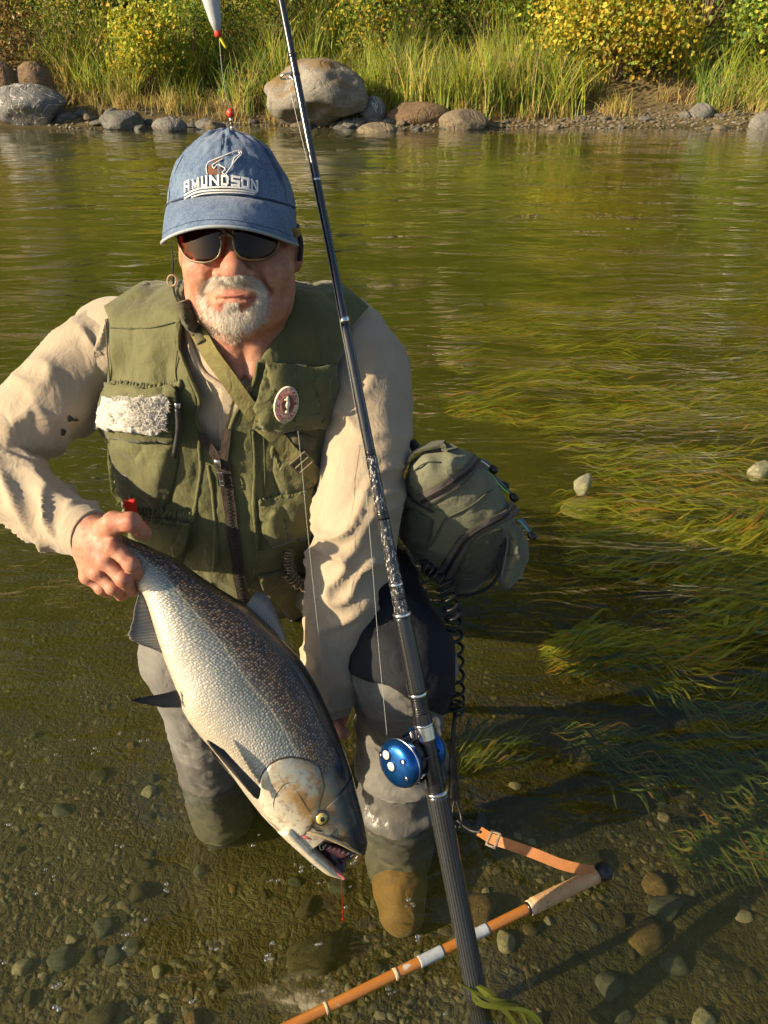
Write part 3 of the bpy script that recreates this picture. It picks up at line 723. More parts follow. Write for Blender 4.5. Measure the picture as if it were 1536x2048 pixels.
# trees further back, which the river mirrors
def tree(px, Y, h, w, pal, label, seed, n=7000):
    g = np.random.default_rng(seed); x = (px-768)/FPX*Y*.95; z0 = float(ground_z(x, Y)); base = np.array([x, Y, z0-.2]); h = h*1.75; w = w*1.15
    look = 'golden' if pal.count('gold')*2 >= len(pal) else ('dark green' if 'dark' in pal else 'fresh green')
    root = thing('tree', base, f'tall {look} tree {label}', 'tree', f'{look} trees {label}')
    top = base+np.array([g.normal()*.6, g.normal()*.4, h*.95]); C = catmull([base, base*.6+top*.4+g.normal(size=3)*.3, top], 14)
    mb = MB(); mb.add(*tube(C, np.linspace(.3, .04, 14), 9))
    cl = 100; t = g.uniform(.06, 1, cl); a = g.uniform(0, 6.28, cl); rr = w*np.sin(np.pi*np.clip(t*.72+.22, 0, 1))**.7*g.uniform(.3, 1, cl)
    cc = base+np.stack([np.cos(a)*rr, np.sin(a)*rr, t*h], 1)
    mb.build('trunk', M_BARK, root); mb2 = MB()
    for c in cc[:26]: branchy(mb2, C[min(13, int((c[2]-base[2])/h*11))], [c], .07, g)
    mb2.build('branches', M_BARK, root)
    k = g.integers(cl, size=n); P = cc[k]+g.normal(size=(n, 3))*np.array([.7, .6, .6])
    P[:, 2] = np.maximum(P[:, 2], ground_z(P[:, 0], P[:, 1])+.1)
    V, F, col = leaf_cloud(P, .46, sum([PAL[q] for q in pal], []), g, elong=1.3); col = np.clip(col*np.repeat(g.uniform(.55, 1.5, (cl, 1))[k], 2, 0), 0, .75)
    f = obj('crown', V, F, M_LEAF, root, False); attr_col(f.data, 'Col', col)
TL, TH = 'close behind the bank shrubs, mirrored in the river', 'on the hillside behind the riverside trees'
for i, (px, Y, h, w, pal) in enumerate([(-900, 22, 10, 2.6, ['green', 'lime']), (-560, 21, 11, 2.4, ['green', 'dark']), (-240, 22.5, 12, 2.6, ['green', 'dark', 'dark']), (60, 21.5, 10.5, 2.3, ['green', 'dark']), (330, 23, 12, 2.6, ['lime', 'green', 'dark']),
        (600, 21.5, 11, 2.4, ['green', 'dark']), (860, 22.5, 12.5, 2.6, ['lime', 'green', 'dark']), (1110, 21.5, 11, 2.4, ['gold', 'green', 'lime']), (1370, 22, 12.5, 2.6, ['gold', 'gold', 'lime']), (1650, 21.5, 12, 2.6, ['gold', 'lime']),
        (1950, 22.5, 11, 2.6, ['lime', 'green']), (2300, 21.5, 12, 2.6, ['green', 'yellow']), (200, 26, 15, 3.2, ['dark', 'green']), (730, 26.5, 15, 3.2, ['green', 'lime']), (1240, 26, 16, 3.3, ['gold', 'lime']), (1760, 26.5, 15, 3.2, ['lime', 'gold'])]):
    tree(px, Y, h, w, pal, TL, 200+i)
for i, px in enumerate(range(-700, 2400, 280)):
    tree(px+60*(i % 2), 33+3*(i % 3), 10, 4.2, [['green', 'lime', 'dark'], ['lime', 'gold'], ['gold', 'green'], ['lime', 'green']][i % 4] if px < 900 else [['gold', 'lime'], ['gold', 'gold', 'green']][i % 2], TH, 300+i, 4500)
# ------------------------------------------------------------------ the angler
M_SHIRT = cloth('beige_shirt', (.41, .335, .24), (.345, .28, .20), .9, 1100, .2, 9, .25, .3, crease=.15)
M_VEST = cloth('olive_vest', (.120, .120, .048), (.082, .083, .032), .75, 1300, .15, 12, .2, .4, crease=.2)
M_VESTHEM = cloth('olive_hem', (.145, .145, .062), (.09, .09, .034), .8, 1300, .2, 60, .2, .6, crease=.3)
M_WADER = cloth('grey_wader', (.165, .16, .145), (.115, .112, .104), .7, 1400, .15, 10, .15, .4, dirt=(.16, .15, .115))
def wet_line(m, zw):
    # soaked cloth: darker and shinier below an uneven line
    nt = m.node_tree; b = next(n for n in nt.nodes if n.type == 'BSDF_PRINCIPLED'); src = b.inputs['Base Color'].links[0].from_socket
    t = NT.__new__(NT); t.m, t.t, t.n = m, nt, nt.nodes
    z = t.add('ShaderNodeSeparateXYZ', {0: t.coord()}).outputs[2]
    f = t.ramp(t.math('ADD', z, t.math('MULTIPLY', t.noise(t.coord(), 18, 4), .09)), [(zw, 1.0), (zw+.035, 0.0)])
    t.set(b, 'Base Color', t.mix(f, src, t.mix(1.0, src, (.72, .71, .68), 'MULTIPLY'))); t.set(b, 'Roughness', t.math('MULTIPLY_ADD', f, -.42, .7)); return m
wet_line(M_WADER, .335)
M_WADERD = cloth('charcoal_wader', (.016, .018, .023), (.010, .012, .016), .8, 1400, .15, 10, 0.0, .4)
M_DENIM = None
def mat_skin():
    t = NT('skin'); c = t.coord()
    n = t.noise(c, 14, 5, .6); m = t.noise(c, 55, 4, .6)
    base = t.ramp(n, [(.3, (.40, .165, .10)), (.5, (.46, .215, .14)), (.72, (.46, .135, .088))])
    base = t.mix(.42, base, t.ramp(m, [(.35, (.27, .085, .055)), (.65, (.52, .30, .20))]))
    pores = t.voro(c, 900).outputs[0]
    h = t.math('ADD', t.math('MULTIPLY', pores, .4), t.noise(c, 260, 4, .6))
    nb = t.bump(t.noise(c, 60, 3), .25, .004, t.bump(h, .35, .0012))
    return t.done(t.bsdf(base=base, rough=t.ramp(t.noise(c, 40, 3), [(.3, .46), (.7, .62)]), normal=nb, sss=.12, sssr=(1.0, .35, .2), ssss=.006, spec=.35))
M_SKIN = mat_skin()
M_BLACK = simple('black_rubber', (.012, .012, .014), .5, var=.3)
M_BLACKWEB = cloth('black_webbing', (.016, .017, .018), (.01, .01, .011), .8, 1500, .3)

A3 = np.array
# --- key joints
SH_R = at(192, 722, 1.30); SH_L = at(722, 722, 1.285)      # his right shoulder is on the left of the picture
CH = at(450, 760, 1.29)                                    # middle of the chest
HIP = A3([-.285, 1.40, .40])
HEAD_Y = unit(A3([math.sin(R(5))*math.cos(R(12)), -math.cos(R(5))*math.cos(R(12)), math.sin(R(12))]))
ROLL = R(-1.5)
hx = unit(np.cross(A3([0, 0, 1]), -HEAD_Y)); hx = hx if hx[0] > 0 else -hx
hz = unit(np.cross(hx, -HEAD_Y)); hz = hz if hz[2] > 0 else -hz
hx, hz = hx*math.cos(ROLL)+hz*math.sin(ROLL), hz*math.cos(ROLL)-hx*math.sin(ROLL)
HEAD_O = at(466, 487, 1.09)-.09*HEAD_Y
HM = np.stack([hx, HEAD_Y, hz], 1)                         # columns: local x, y (towards the viewer), z
def hl(P): return (P-HEAD_O.astype(np.float32))@HM.astype(np.float32)
def hw(L): return HEAD_O+np.asarray(L, float)@HM.T

person = thing('person', (HIP[0], 1.1, -.2), 'man in beige shirt and olive vest crouching in the river with a salmon', 'person')

def torso_sd(P):
    c = HIP
    d = s_ell(P, (-.285, 1.385, .43), (.185, .15, .16))
    d = smin(d, s_ell(P, (-.285, 1.285, .56), (.185, .165, .2)), .08)
    d = smin(d, s_ell(P, (-.27, 1.30, .76), (.19, .145, .2)), .08)
    d = smin(d, s_ell(P, (-.335, 1.225, .79), (.10, .07, .13)), .06)
    d = smin(d, s_ell(P, (-.195, 1.225, .79), (.10, .07, .13)), .06)
    d = smin(d, s_cone(P, SH_R+A3([.035, .03, .0]), SH_L+A3([-.035, .03, .0]), .075, .075), .08)
    nk = hw([0, -.065, -.17])
    d = smin(d, s_cone(P, nk+A3([0, .03, 0]), SH_R+A3([.03, .05, .03]), .08, .06), .06)
    d = smin(d, s_cone(P, nk+A3([0, .03, 0]), SH_L+A3([-.03, .05, .03]), .08, .06), .06)
    return d

# --- head
def head_sd(P):
    p = hl(P)
    ax = np.abs(p[:, 0]); q = p.copy(); q[:, 0] = ax
    d = s_ell(p, (0, -.012, .038), (.080, .098, .09))
    d = smin(d, s_ell(p, (0, .02, -.03), (.079, .066, .075)), .03)
    d = smin(d, s_ell(q, (.03, .022, -.078), (.046, .048, .042)), .03)         # jowls
    d = smin(d, s_ell(p, (0, .055, -.098), (.035, .034, .026)), .025)          # chin
    d = smin(d, s_ell(q, (.043, .058, -.034), (.03, .026, .026)), .02)         # cheeks
    d = smin(d, s_cone(q, (0, .080, .026), (.042, .068, .024), .016, .013), .016)  # brow
    d = smax(d, -s_sph(q, (.034, .103, .0), .021), .02)                        # sockets
    d = smin(d, s_sph(q, (.033, .066, .0), .0145), .004)                       # eyeballs behind the lenses
    # muzzle, nose
    d = smin(d, s_ell(p, (0, .066, -.066), (.036, .030, .034)), .02)
    d = smin(d, s_cone(p, (0, .088, .008), (0, .108, -.030), .0085, .0125), .012)
    d = smin(d, s_ell(p, (0, .1095, -.035), (.0175, .0155, .0150)), .009)
    d = smin(d, s_ell(q, (.0195, .096, -.039), (.0105, .0125, .0092)), .006)
    d = smax(d, -s_ell(q, (.0115, .100, -.0515), (.0042, .0065, .0032)), .003)  # nostrils
    d = smax(d, -s_cone(q, (.029, .0885, -.036), (.044, .071, -.064), .0015, .003), .012)   # smile folds
    # lips
    d = smin(d, s_ell(p, (0, .0895, -.0672), (.024, .0080, .0045)), .006)
    d = smin(d, s_ell(p, (0, .0895, -.0770), (.022, .0085, .0055)), .006)
    d = smax(d, -s_cone(q, (0, .1005, -.0722), (.026, .089, -.0735), .0014, .0012), .004)
    d = smax(d, -s_ell(p, (0, .096, -.089), (.02, .006, .005)), .01)
    # ears
    e = s_ell(q, (.083, -.018, -.006), (.011, .021, .034)); e = smax(e, -s_ell(q, (.092, -.012, -.002), (.006, .011, .02)), .006)
    d = smin(d, e, .01)
    # neck, running down into the collar
    n0 = (0, -.018, -.07)
    d = smin(d, s_cone(p, n0, (0, -.085, -.20), .062, .064), .035)
    d = smin(d, s_cone(q, (.042, -.03, -.09), (.014, .006, -.19), .014, .012), .03)   # neck cords
    d = d + .0006*noise3(p, 160, 1) + .0009*noise3(p, 45, 2)
    return d
c0 = HEAD_O
HV, HF = surface_nets(head_sd, c0-A3([.105, .13, .26]), c0+A3([.105, .17, .15]), .0024)

# --- hand gripping the tail (his right hand): back of the hand faces us, thumb over the top, fingers curl under and behind
def hand_r_sd(P):
    W0 = at(120, 1035, 1.06); W = at(182, 1068, 1.005); 
    K = [at(226, 1092, .952), at(212, 1122, .950), at(195, 1145, .957), at(176, 1152, .972)]      # knuckles index..little
    d = s_cone(P, W0, W, .034, .033)
    d = smin(d, s_cone(P, W, at(200, 1090, .985), .033, .034), .02)
    for k in range(4):
        d = smin(d, s_cone(P, W+A3([0, 0, -.004*k]), K[k], .022, .0135), .02)
    seg = [((262, 1128, .935), (279, 1152, .965), (272, 1150, .998)), ((246, 1158, .934), (262, 1180, .965), (258, 1172, 1.0)), ((226, 1175, .944), (244, 1190, .975), (246, 1182, 1.005)), ((203, 1176, .962), (222, 1190, .988), (228, 1184, 1.01))]
    fr = [(.0122, .0113, .0100, .0092), (.0122, .0114, .0100, .0092), (.0117, .0107, .0096, .0088), (.0104, .0096, .0085, .008)]
    for k in range(4):
        pts = [K[k]]+[at(*s) for s in seg[k]]
        f = s_chain(P, pts, fr[k], .004)
        f = smin(f, s_sph(P, pts[1], fr[k][1]*1.07), .004)
        d = smin(d, f*1.0, .002)
    t0 = at(206, 1068, .985)
    th = s_chain(P, [t0, at(228, 1046, .958), at(262, 1044, .950), at(288, 1066, .972)], (.021, .0165, .0135, .0112), .008)
    d = smin(d, th, .009)
    # tendons and knuckle bumps
    for k in range(4):
        d = smin(d, s_cone(P, W, K[k], .0285, .0138)+.006, .004)
        d = smin(d, s_sph(P, K[k]+unit(A3([0, 0, CAM_H])-K[k])*.002, .0125), .006)
    return d+.0005*noise3(P, 190, 3)+.0009*noise3(P, 60, 4)
hc = at(222, 1110, .97)
RV, RF = surface_nets(hand_r_sd, hc-A3([.135, .075, .085]), hc+A3([.075, .12, .12]), .002)
# thumb nail and the left hand that carries the fish from behind
def hand_l_sd(P):
    W0 = at(662, 1330, 1.045); W = at(664, 1425, 1.00); p0 = at(650, 1500, .985); 
    d = s_cone(P, W0, W, .03, .026)
    K = [at(640, 1555, .965), at(615, 1545, .985), at(595, 1530, 1.0), at(580, 1512, 1.01)]
    tips = [[at(600, 1600, .95), at(565, 1615, .945)], [at(572, 1585, .965), at(540, 1592, .955)], [at(552, 1565, .98), at(522, 1568, .968)], [at(545, 1540, .995), at(520, 1540, .985)]]
    for k in range(4):
        d = smin(d, s_cone(P, W, K[k], .02, .0135), .018)
        d = smin(d, s_chain(P, [K[k]]+tips[k], (.0115, .0105, .0095), .004), .005)
    d = smin(d, s_chain(P, [at(655, 1450, .985), at(672, 1455, .962), at(687, 1467, .945)], (.017, .0128, .0112), .006), .012)
    return d+.0005*noise3(P, 190, 3)
lc = at(620, 1500, .98)
LV, LF = surface_nets(hand_l_sd, lc-A3([.12, .08, .11]), lc+A3([.1, .12, .14]), .003)
# the rest of the body under the clothes
ARM_R = A3([SH_R, at(112, 800, 1.23), at(36, 862, 1.19), at(-8, 912, 1.155), at(38, 975, 1.105), at(122, 1040, 1.045), at(186, 1070, 1.0)])
ARM_L = A3([SH_L, at(733, 800, 1.235), at(722, 930, 1.17), at(712, 1035, 1.13), at(690, 1160, 1.09), at(668, 1290, 1.055), at(658, 1400, 1.01), at(664, 1432, .995)])
KNEE_L = A3([.028, 1.035, .36]); ANK_L = A3([.03, 1.04, -.16]); KNEE_R = A3([-.372, 1.10, .36]); ANK_R = A3([-.372, 1.15, -.16])
def body_sd(P):
    d = torso_sd(P)+.022
    for arm in (ARM_R, ARM_L):
        d = smin(d, s_chain(P, arm, np.interp(np.linspace(0, 1, len(arm)), [0, .5, 1], [.052, .042, .024]), .02), .03)
    for h, k, a in (((-.20, 1.38, .42), KNEE_L, ANK_L), ((-.37, 1.40, .42), KNEE_R, ANK_R)):
        d = smin(d, s_chain(P, [A3(h), k, a], (.075, .055, .04), .02), .03)
    d = smin(d, s_cone(P, hw([0, -.05, -.15]), hw([0, -.09, -.3]), .05, .06), .03)
    return d
BV, BF = surface_nets(body_sd, A3([-.72, .90, -.22]), A3([.12, 1.60, 1.05]), .014)
mb = MB(); mb.add(HV, HF).add(RV, RF).add(LV, LF).add(BV, BF)
body = mb.build('body', M_SKIN, person)
# thumb nail
def nail(tip, d1, nrm, w, l):
    T = unit(d1); N = unit(nrm-T*(nrm@T)); S = np.cross(T, N); V = []; 
    for i in range(6):
        for j in range(7):
            u = (j/6-.5)*2; v = i/5; V.append(tip+T*(v-.5)*l+S*u*w*(1-.25*(1-v)**3)+N*(.0009-.0030*u*u))
    return A3(V), grid_faces(6, 7, False)
M_NAIL = simple('finger_nail', (.62, .38, .30), .3, var=.08, bump=.05)
M_LIP = simple('lips', (.47, .17, .13), .42, var=.2, vs=200, bump=.3, bs=700)

# --- sleeves and shirt front
def sleeve(path, rad, n, seg, seed, amp, cuff=True, ref=(0, 0, 1), freq=42, diag=.8, ry=None):
    C = catmull(path, n); rr = np.interp(np.linspace(0, 1, n), np.linspace(0, 1, len(rad)), rad)
    L = np.linalg.norm(np.diff(C, axis=0), axis=1).sum()
    def disp(s, th):
        t = s/L; w = np.stack([np.cos(th), np.sin(th), 0*th], -1)
        ph = s*freq + 2.2*noise3(np.stack([s*9, np.cos(th)*1.1, np.sin(th)*1.1], -1), 1, seed) + diag*np.cos(th-1.0+s*6)*2.2
        ridge = 1-np.abs(noise3(np.stack([ph*.5, np.cos(th)*.9+5, np.sin(th)*.9], -1), 1, seed+1))
        ridge = ridge**3.2
        r2 = (1-np.abs(noise3(np.stack([ph*1.15+7, np.cos(th)*1.3+2, np.sin(th)*1.3], -1), 1, seed+4)))**3
        big = noise3(np.stack([s*14, np.cos(th)*1.3, np.sin(th)*1.3+3], -1), 1, seed+2)
        a = amp(t) if callable(amp) else amp
        d = a*(ridge*1.9-.5)+a*.28*(r2-.3)+a*.4*big
        if cuff:
            d = d*(1-sstep(.93, .965, t))+.0015*sstep(.955, .965, t)-.0012*np.exp(-((t-.95)/.006)**2)
        return d
    return tube(C, rr, seg, True, ref, disp, ry)
mb = MB()
SLV_R = np.vstack([SH_R+A3([.10, .03, .015]), SH_R+A3([.04, .012, .008]), ARM_R]); SLV_L = np.vstack([SH_L+A3([-.10, .03, .015]), SH_L+A3([-.04, .012, .008]), ARM_L])
mb.add(*sleeve(SLV_R, [.072, .078, .077, .074, .069, .063, .058, .053, .048, .0375], 190, 72, 3, lambda t: .0058+.0026*np.exp(-((t-.80)/.13)**2)-.0030*np.exp(-((t-.60)/.08)**2), freq=46))
mb.add(*sleeve(SLV_L, [.068, .074, .074, .076, .075, .071, .066, .060, .054, .046, .034], 200, 72, 9, lambda t: .003+.0075*np.exp(-((t-.6)/.15)**2)+.003*np.exp(-((t-.34)/.1)**2)+.002*np.exp(-((t-.92)/.08)**2), freq=50))
# shirt body seen in the neck opening and at the sides
def shirt_sd(P):
    d = torso_sd(P)-.002+.0035*noise3(P*A3([1, 1, .45], ).astype(np.float32), 24, 6)+.002*noise3(P, 55, 7)
    hole = s_ell(hl(P), (.012, .03, -.138), (.056, .09, .052))
    return smax(d, -hole, .006)
SV, SF = surface_nets(shirt_sd, A3([-.56, 1.06, .45]), A3([.04, 1.50, 1.06]), .006)
mb.add(SV, SF)
shirt = mb.build('shirt', M_SHIRT, person)
# rolled neck edge and placket
def on(px, py, fn, off=0.0, **k):
    W, ok = march(np.asarray(px, float), np.asarray(py, float), fn, **k); N = grad(fn, W); return W+N*off, N
tsd = lambda P: torso_sd(P)-.002
C, N = on([378, 380, 402, 432, 462, 490], [640, 680, 735, 762, 775, 762], tsd, .003); C = catmull(C, 40); obj('collar_band', *tube(C, .0048, 8), M_SHIRT, shirt)
C, N = on([498, 508, 520, 535], [755, 735, 712, 690], tsd, .003); C = catmull(C, 24); obj('collar_band', *tube(C, .0045, 8), M_SHIRT, shirt)
panel('button_placket', [(440, 765), (474, 778), (456, 850), (446, 890), (436, 870)], tsd, .003, .0015, M_SHIRT, shirt, 5, wr=.0015)
M_HOLE = simple('torn_hole', (.05, .038, .03), .95)
def arm_sd(P): return s_chain(P, ARM_R, np.interp(np.linspace(0, 1, len(ARM_R)), np.linspace(0, 1, 8), [.076, .074, .070, .065, .060, .053, .048, .0415])-.001, .02)
for (x, y, w, h) in ((139, 836, 7, 6), (127, 862, 7, 6), (151, 838, 4, 3)):
    a = np.linspace(0, 6.28, 11, endpoint=False); rr = 1+.3*np.sin(a*3+x)
    panel('torn_hole', np.stack([x+w*rr*np.cos(a), y+h*rr*np.sin(a)], 1), arm_sd, .0045, .001, M_HOLE, shirt, 3)

# --- vest: a shell over the torso, cut by the neck opening and arm holes
VEST_OUT = [(207, 612), (262, 576), (345, 522), (420, 470), (540, 470), (600, 498), (655, 540), (738, 612), (704, 652), (676, 720), (664, 800), (660, 900), (660, 1200), (640, 1300), (480, 1310), (300, 1310), (228, 1250), (206, 1180), (203, 1010), (203, 940), (215, 880), (212, 790), (217, 726), (219, 643)]
VEST_V = [(372, 560), (364, 620), (357, 691), (378, 750), (398, 800), (391, 837), (405, 869), (428, 901), (443, 938), (449, 901), (461, 851), (477, 814), (506, 769), (515, 723), (540, 690), (566, 650), (585, 590), (560, 480), (400, 480)]
def vest_sd(P, cut=True, folds=True):
    fold = .002 if not folds else .005*noise3(P*A3([1.5, 1.2, .55]).astype(np.float32), 17, 8)+.0035*(1-np.abs(noise3(P*A3([1, 1, .45]).astype(np.float32), 36, 9)))**2+.0012*noise3(P, 85, 10)
    d = torso_sd(P)-.017+fold-.003
    # inflated collar that rides up beside the neck
    q = hl(P); 
    d = smin(d, s_cone(P, hw([-.085, -.06, -.13]), SH_R+A3([.05, -.015, .035]), .038, .045)+fold, .04)
    d = smin(d, s_cone(P, hw([.095, -.06, -.12]), SH_L+A3([-.05, -.02, .04]), .042, .045)+fold, .04)
    d = smin(d, s_cone(P, hw([-.08, -.09, -.12]), hw([.09, -.09, -.115]), .036, .036)+fold, .03)
    if not cut: return d
    x, y, Z = proj(P.astype(np.float32))
    k = (Z/FPX).astype(np.float32)
    d = smax(d, poly_sd(x, y, VEST_OUT)*k, .004)
    d = np.where(P[:, 1] < 1.36, smax(d, -poly_sd(x, y, VEST_V)*k, .004), d)
    d = smax(d, -s_cone(P, ARM_R[0]+A3([0, 0, -.02]), ARM_R[1], .062, .07), .008)
    return d.astype(np.float32)
vV, vF = surface_nets(vest_sd, A3([-.51, 1.03, .22]), A3([.02, 1.56, 1.10]), .0042)
vest = obj('vest', vV, vF, M_VEST, person)
def vsd(P): return vest_sd(P, False)
vsd.coarse = lambda P: vest_sd(P, False, False)
M_STITCH = simple('olive_thread', (.06, .065, .025), .8)
def stitch(px, py, fn=vsd, off=.0012, r=.0011, n=60, mat=None, parent=None, name='seam'):
    C, N = on(px, py, fn, off); C = catmull(C, n); return obj(name, *tube(C, r, 5), mat or M_STITCH, parent or vest)
def gather(pxs, pys, n, parent, ln=15, amp=.004, seed=0, mat=None, name='gathers', fn=None):
    """puckered elastic: a run of little pleats across a seam"""
    mbg = MB(); g = np.random.default_rng(seed); t = np.linspace(0, 1, n)
    X = np.interp(t, np.linspace(0, 1, len(pxs)), pxs); Y = np.interp(t, np.linspace(0, 1, len(pys)), pys)
    for x, y in zip(X, Y):
        l = ln*g.uniform(.6, 1.2); a = g.normal()*2.5
        C, N = on([x-a, x, x+a], [y-l*.5, y, y+l*.5], fn or vsd, .003); C = catmull(C, 7)
        mbg.add(*tube(C, np.array([.0006, .0024, .0036, .0042, .0036, .0024, .0006])*g.uniform(.8, 1.2), 7))
    return mbg.build(name, mat or M_VESTHEM, parent)
# upper right pocket (left in the picture) with flap and sheepskin patch
panel('pocket', [(216, 856), (296, 872), (358, 880), (356, 930), (340, 1000), (322, 1018), (262, 1014), (236, 1004), (222, 985), (216, 930)], vsd, .003, .002, M_VEST, vest, 7, bulge=.014, bw=26, wr=.005, wf=38, seed=4)
flap = panel('pocket_flap', [(222, 764), (250, 770), (300, 776), (360, 768), (366, 775), (352, 878), (290, 876), (206, 868), (208, 850), (214, 800)], vsd, .017, .0025, M_VEST, vest, 6, wr=.003, wf=40, seed=5, bulge=.006, bw=30)
def mat_fleece():
    t = NT('sheepskin'); c = t.coord(); n = t.noise(c, 210, 5, .7, .8)
    return t.done(t.bsdf(base=t.ramp(n, [(.3, (.5, .46, .38)), (.6, (.84, .81, .73))]), rough=.95, normal=t.bump(n, 1.0, .006), sheen=.5))
M_FLEECE = mat_fleece()
P0 = [(232, 792), (262, 796), (300, 794), (336, 797), (334, 830), (332, 860), (290, 858), (250, 854), (219, 851), (224, 820)]
pt = panel('fleece_patch', P0, vsd, .026, .004, M_FLEECE, flap, 3, bulge=.004, bw=8, wr=.0055, wf=190, seed=6)
gather([228, 262, 300, 345, 362], [768, 772, 778, 772, 768], 24, flap, 22, seed=2)
gather([238, 300, 362, 386], [1006, 1020, 1030, 1034], 24, vest, 20, seed=3)
gather([250, 310, 372], [1024, 1040, 1048], 20, vest, 14, seed=5)
panel('lower_pocket', [(262, 1030), (330, 1045), (384, 1050), (366, 1120), (340, 1190), (280, 1180), (250, 1120)], vsd, .002, .002, M_VEST, vest, 8, bulge=.010, bw=22, wr=.004, wf=38, seed=7)
panel('pocket_edge', [(372, 1040), (388, 1038), (372, 1092), (352, 1116), (350, 1086), (362, 1070)], vsd, .015, .0018, M_VESTHEM, vest, 5, wr=.004, wf=120)
stitch([222, 250, 300, 350], [656, 657, 656, 645])
stitch([357, 352, 356, 362], [690, 740, 770, 800]); stitch([212, 216, 220, 218], [640, 700, 760, 790])
C, N = on([340, 344, 346, 345], [1000, 940, 880, 800], vsd, .012)
# black pen in the pocket mouth
pen = MB(); C, N = on([367, 362, 357], [806, 850, 905], vsd, .022); pen.add(*tube(catmull(C, 12), [.0052]*12, 12)); pen.build('pocket_pen', M_BLACK, vest)
M_STEEL = simple('steel', (.55, .54, .52), .25, 1.0, var=.1, bump=.03)
pen2 = MB(); C, N = on([367, 369], [806, 797], vsd, .022); pen2.add(*tube(catmull(C, 4), [.0054]*4, 12)); pen2.build('pen_cap', M_STEEL, vest)
# opening edges: folded front edges of the vest
def edge_roll(px, py, r=.005, off=.002, n=80, name='front_edge', mat=None):
    C, N = on(px, py, vsd, off); C = catmull(C, n); w = 1+.35*noise3(C, 60, 3); return obj(name, *tube(C, r*w, 9), mat or M_VEST, vest)
edge_roll([364, 357, 378, 399, 392, 406, 430, 442], [622, 691, 750, 800, 838, 869, 905, 938], .0032, 0)
edge_roll([516, 506, 478, 462, 452], [724, 769, 815, 852, 905], .0032, 0)
# zip
M_ZIPT = cloth('brown_zip_tape', (.045, .03, .024), (.028, .02, .016), .8, 1500, .3)
M_ZIPTOOTH = simple('zip_teeth', (.03, .028, .026), .4, .3, bump=.1)
zx, zy = [446, 452, 460, 467, 473, 478, 486, 490], [900, 955, 1010, 1060, 1110, 1150, 1190, 1225]
def zip_strip(dx, w, off, name, mat, k=70):
    C, N = on(np.interp(np.linspace(0, 1, 14), np.linspace(0, 1, 8), zx)+dx, np.interp(np.linspace(0, 1, 14), np.linspace(0, 1, 8), zy), vsd, off)
    return strip(name, catmull(C, k), catmull(N, k), w, .0016, mat, vest)
zt = zip_strip(0, .020, .004, 'zip_tape', M_ZIPT)
mbz = MB(); t = np.linspace(.12, 1, 92)
C, N = on(np.interp(t, np.linspace(0, 1, 8), zx), np.interp(t, np.linspace(0, 1, 8), zy), vsd, .0062)
T = unit(np.gradient(C, axis=0)); S = unit(np.cross(T, N))
for i in range(len(C)):
    mbz.add(*box_mesh(C[i]+S[i]*.0016*(1 if i % 2 else -1), (.0026, .0013, .0011), np.stack([S[i], T[i], N[i]], 1), .0005))
mbz.build('zip_teeth', M_ZIPTOOTH, zt, False)
for xs, ys, nm in (([405, 418, 432, 443], [866, 886, 906, 935], 'a'), ([456, 454, 450, 446], [856, 880, 905, 935], 'b')):
    C, N = on(xs, ys, vsd, .006); n = 26; C = catmull(C, n); N = catmull(N, n); T = unit(np.gradient(C, axis=0)); S = unit(np.cross(T, N)); mbz = MB()
    for i in range(n): mbz.add(*box_mesh(C[i], (.0036, .0012, .0012), np.stack([S[i], T[i], N[i]], 1), .0005))
    mbz.build('zip_teeth', M_ZIPTOOTH if nm == 'a' else simple('worn_zip_teeth', (.12, .095, .07), .4, .4), vest, False)
    strip('zip_tape', C, N, .014, .0012, M_ZIPT, vest)
C, N = on([439, 441, 443], [905, 928, 958], vsd, .011); T = unit(C[2]-C[0]); S = unit(np.cross(T, N[1])); RT = np.stack([S, T, N[1]], 1)
zp = obj('zip_pull', *box_mesh(C[1]-T*.007, (.0052, .008, .0035), RT, .0015), M_STEEL, vest)
mbz = MB(); cc = C[2]-T*.004
for a, b, w in ((-.0042, 0, (.0013, .0125, .0011)), (.0042, 0, (.0013, .0125, .0011)), (0, .0115, (.0052, .0014, .0011)), (0, -.0115, (.0052, .0014, .0011)), (0, .0035, (.0052, .0012, .0011))):
    mbz.add(*box_mesh(cc+S*a+T*b, w, RT, .0005))
mbz.build('pull_tab', M_STEEL, zp, False)
# badge flap on the other side
bfl = panel('badge_flap', [(527, 722), (600, 728), (668, 728), (664, 790), (648, 853), (600, 856), (556, 862), (503, 850), (508, 815), (518, 770)], vsd, .012, .0025, M_VEST, vest, 6, bulge=.008, bw=26, wr=.003, wf=36, seed=11)
gather([535, 590, 650, 664], [730, 738, 736, 732], 22, bfl, 14, seed=8)
def bsd(P): return vsd(P)-.021
bsd.coarse = lambda P: vsd.coarse(P)-.021
M_BADGE = simple('badge_cream', (.72, .66, .52), .8, var=.06, bump=.4, bs=900); M_BRED = simple('badge_red', (.5, .06, .055), .8, var=.1); M_BBROWN = simple('badge_brown', (.17, .075, .06), .85, var=.2)
def ell_poly(cx, cy, rx, ry, n=40, rot=0.0):
    a = np.linspace(0, 2*np.pi, n, endpoint=False); x, y = rx*np.cos(a), ry*np.sin(a); c, s = math.cos(rot), math.sin(rot)
    return np.stack([cx+x*c-y*s, cy+x*s+y*c], 1)
BC, BR = (572.5, 809.5), R(12)
badge = panel('round_badge', ell_poly(*BC, 24.5, 37.5, 44, BR), bsd, .0, .0016, M_BADGE, bfl, 5)
panel('badge_centre', ell_poly(BC[0]+1, BC[1]-1, 13.5, 19.5, 30, BR), bsd, .0009, .0008, M_BBROWN, badge, 4)
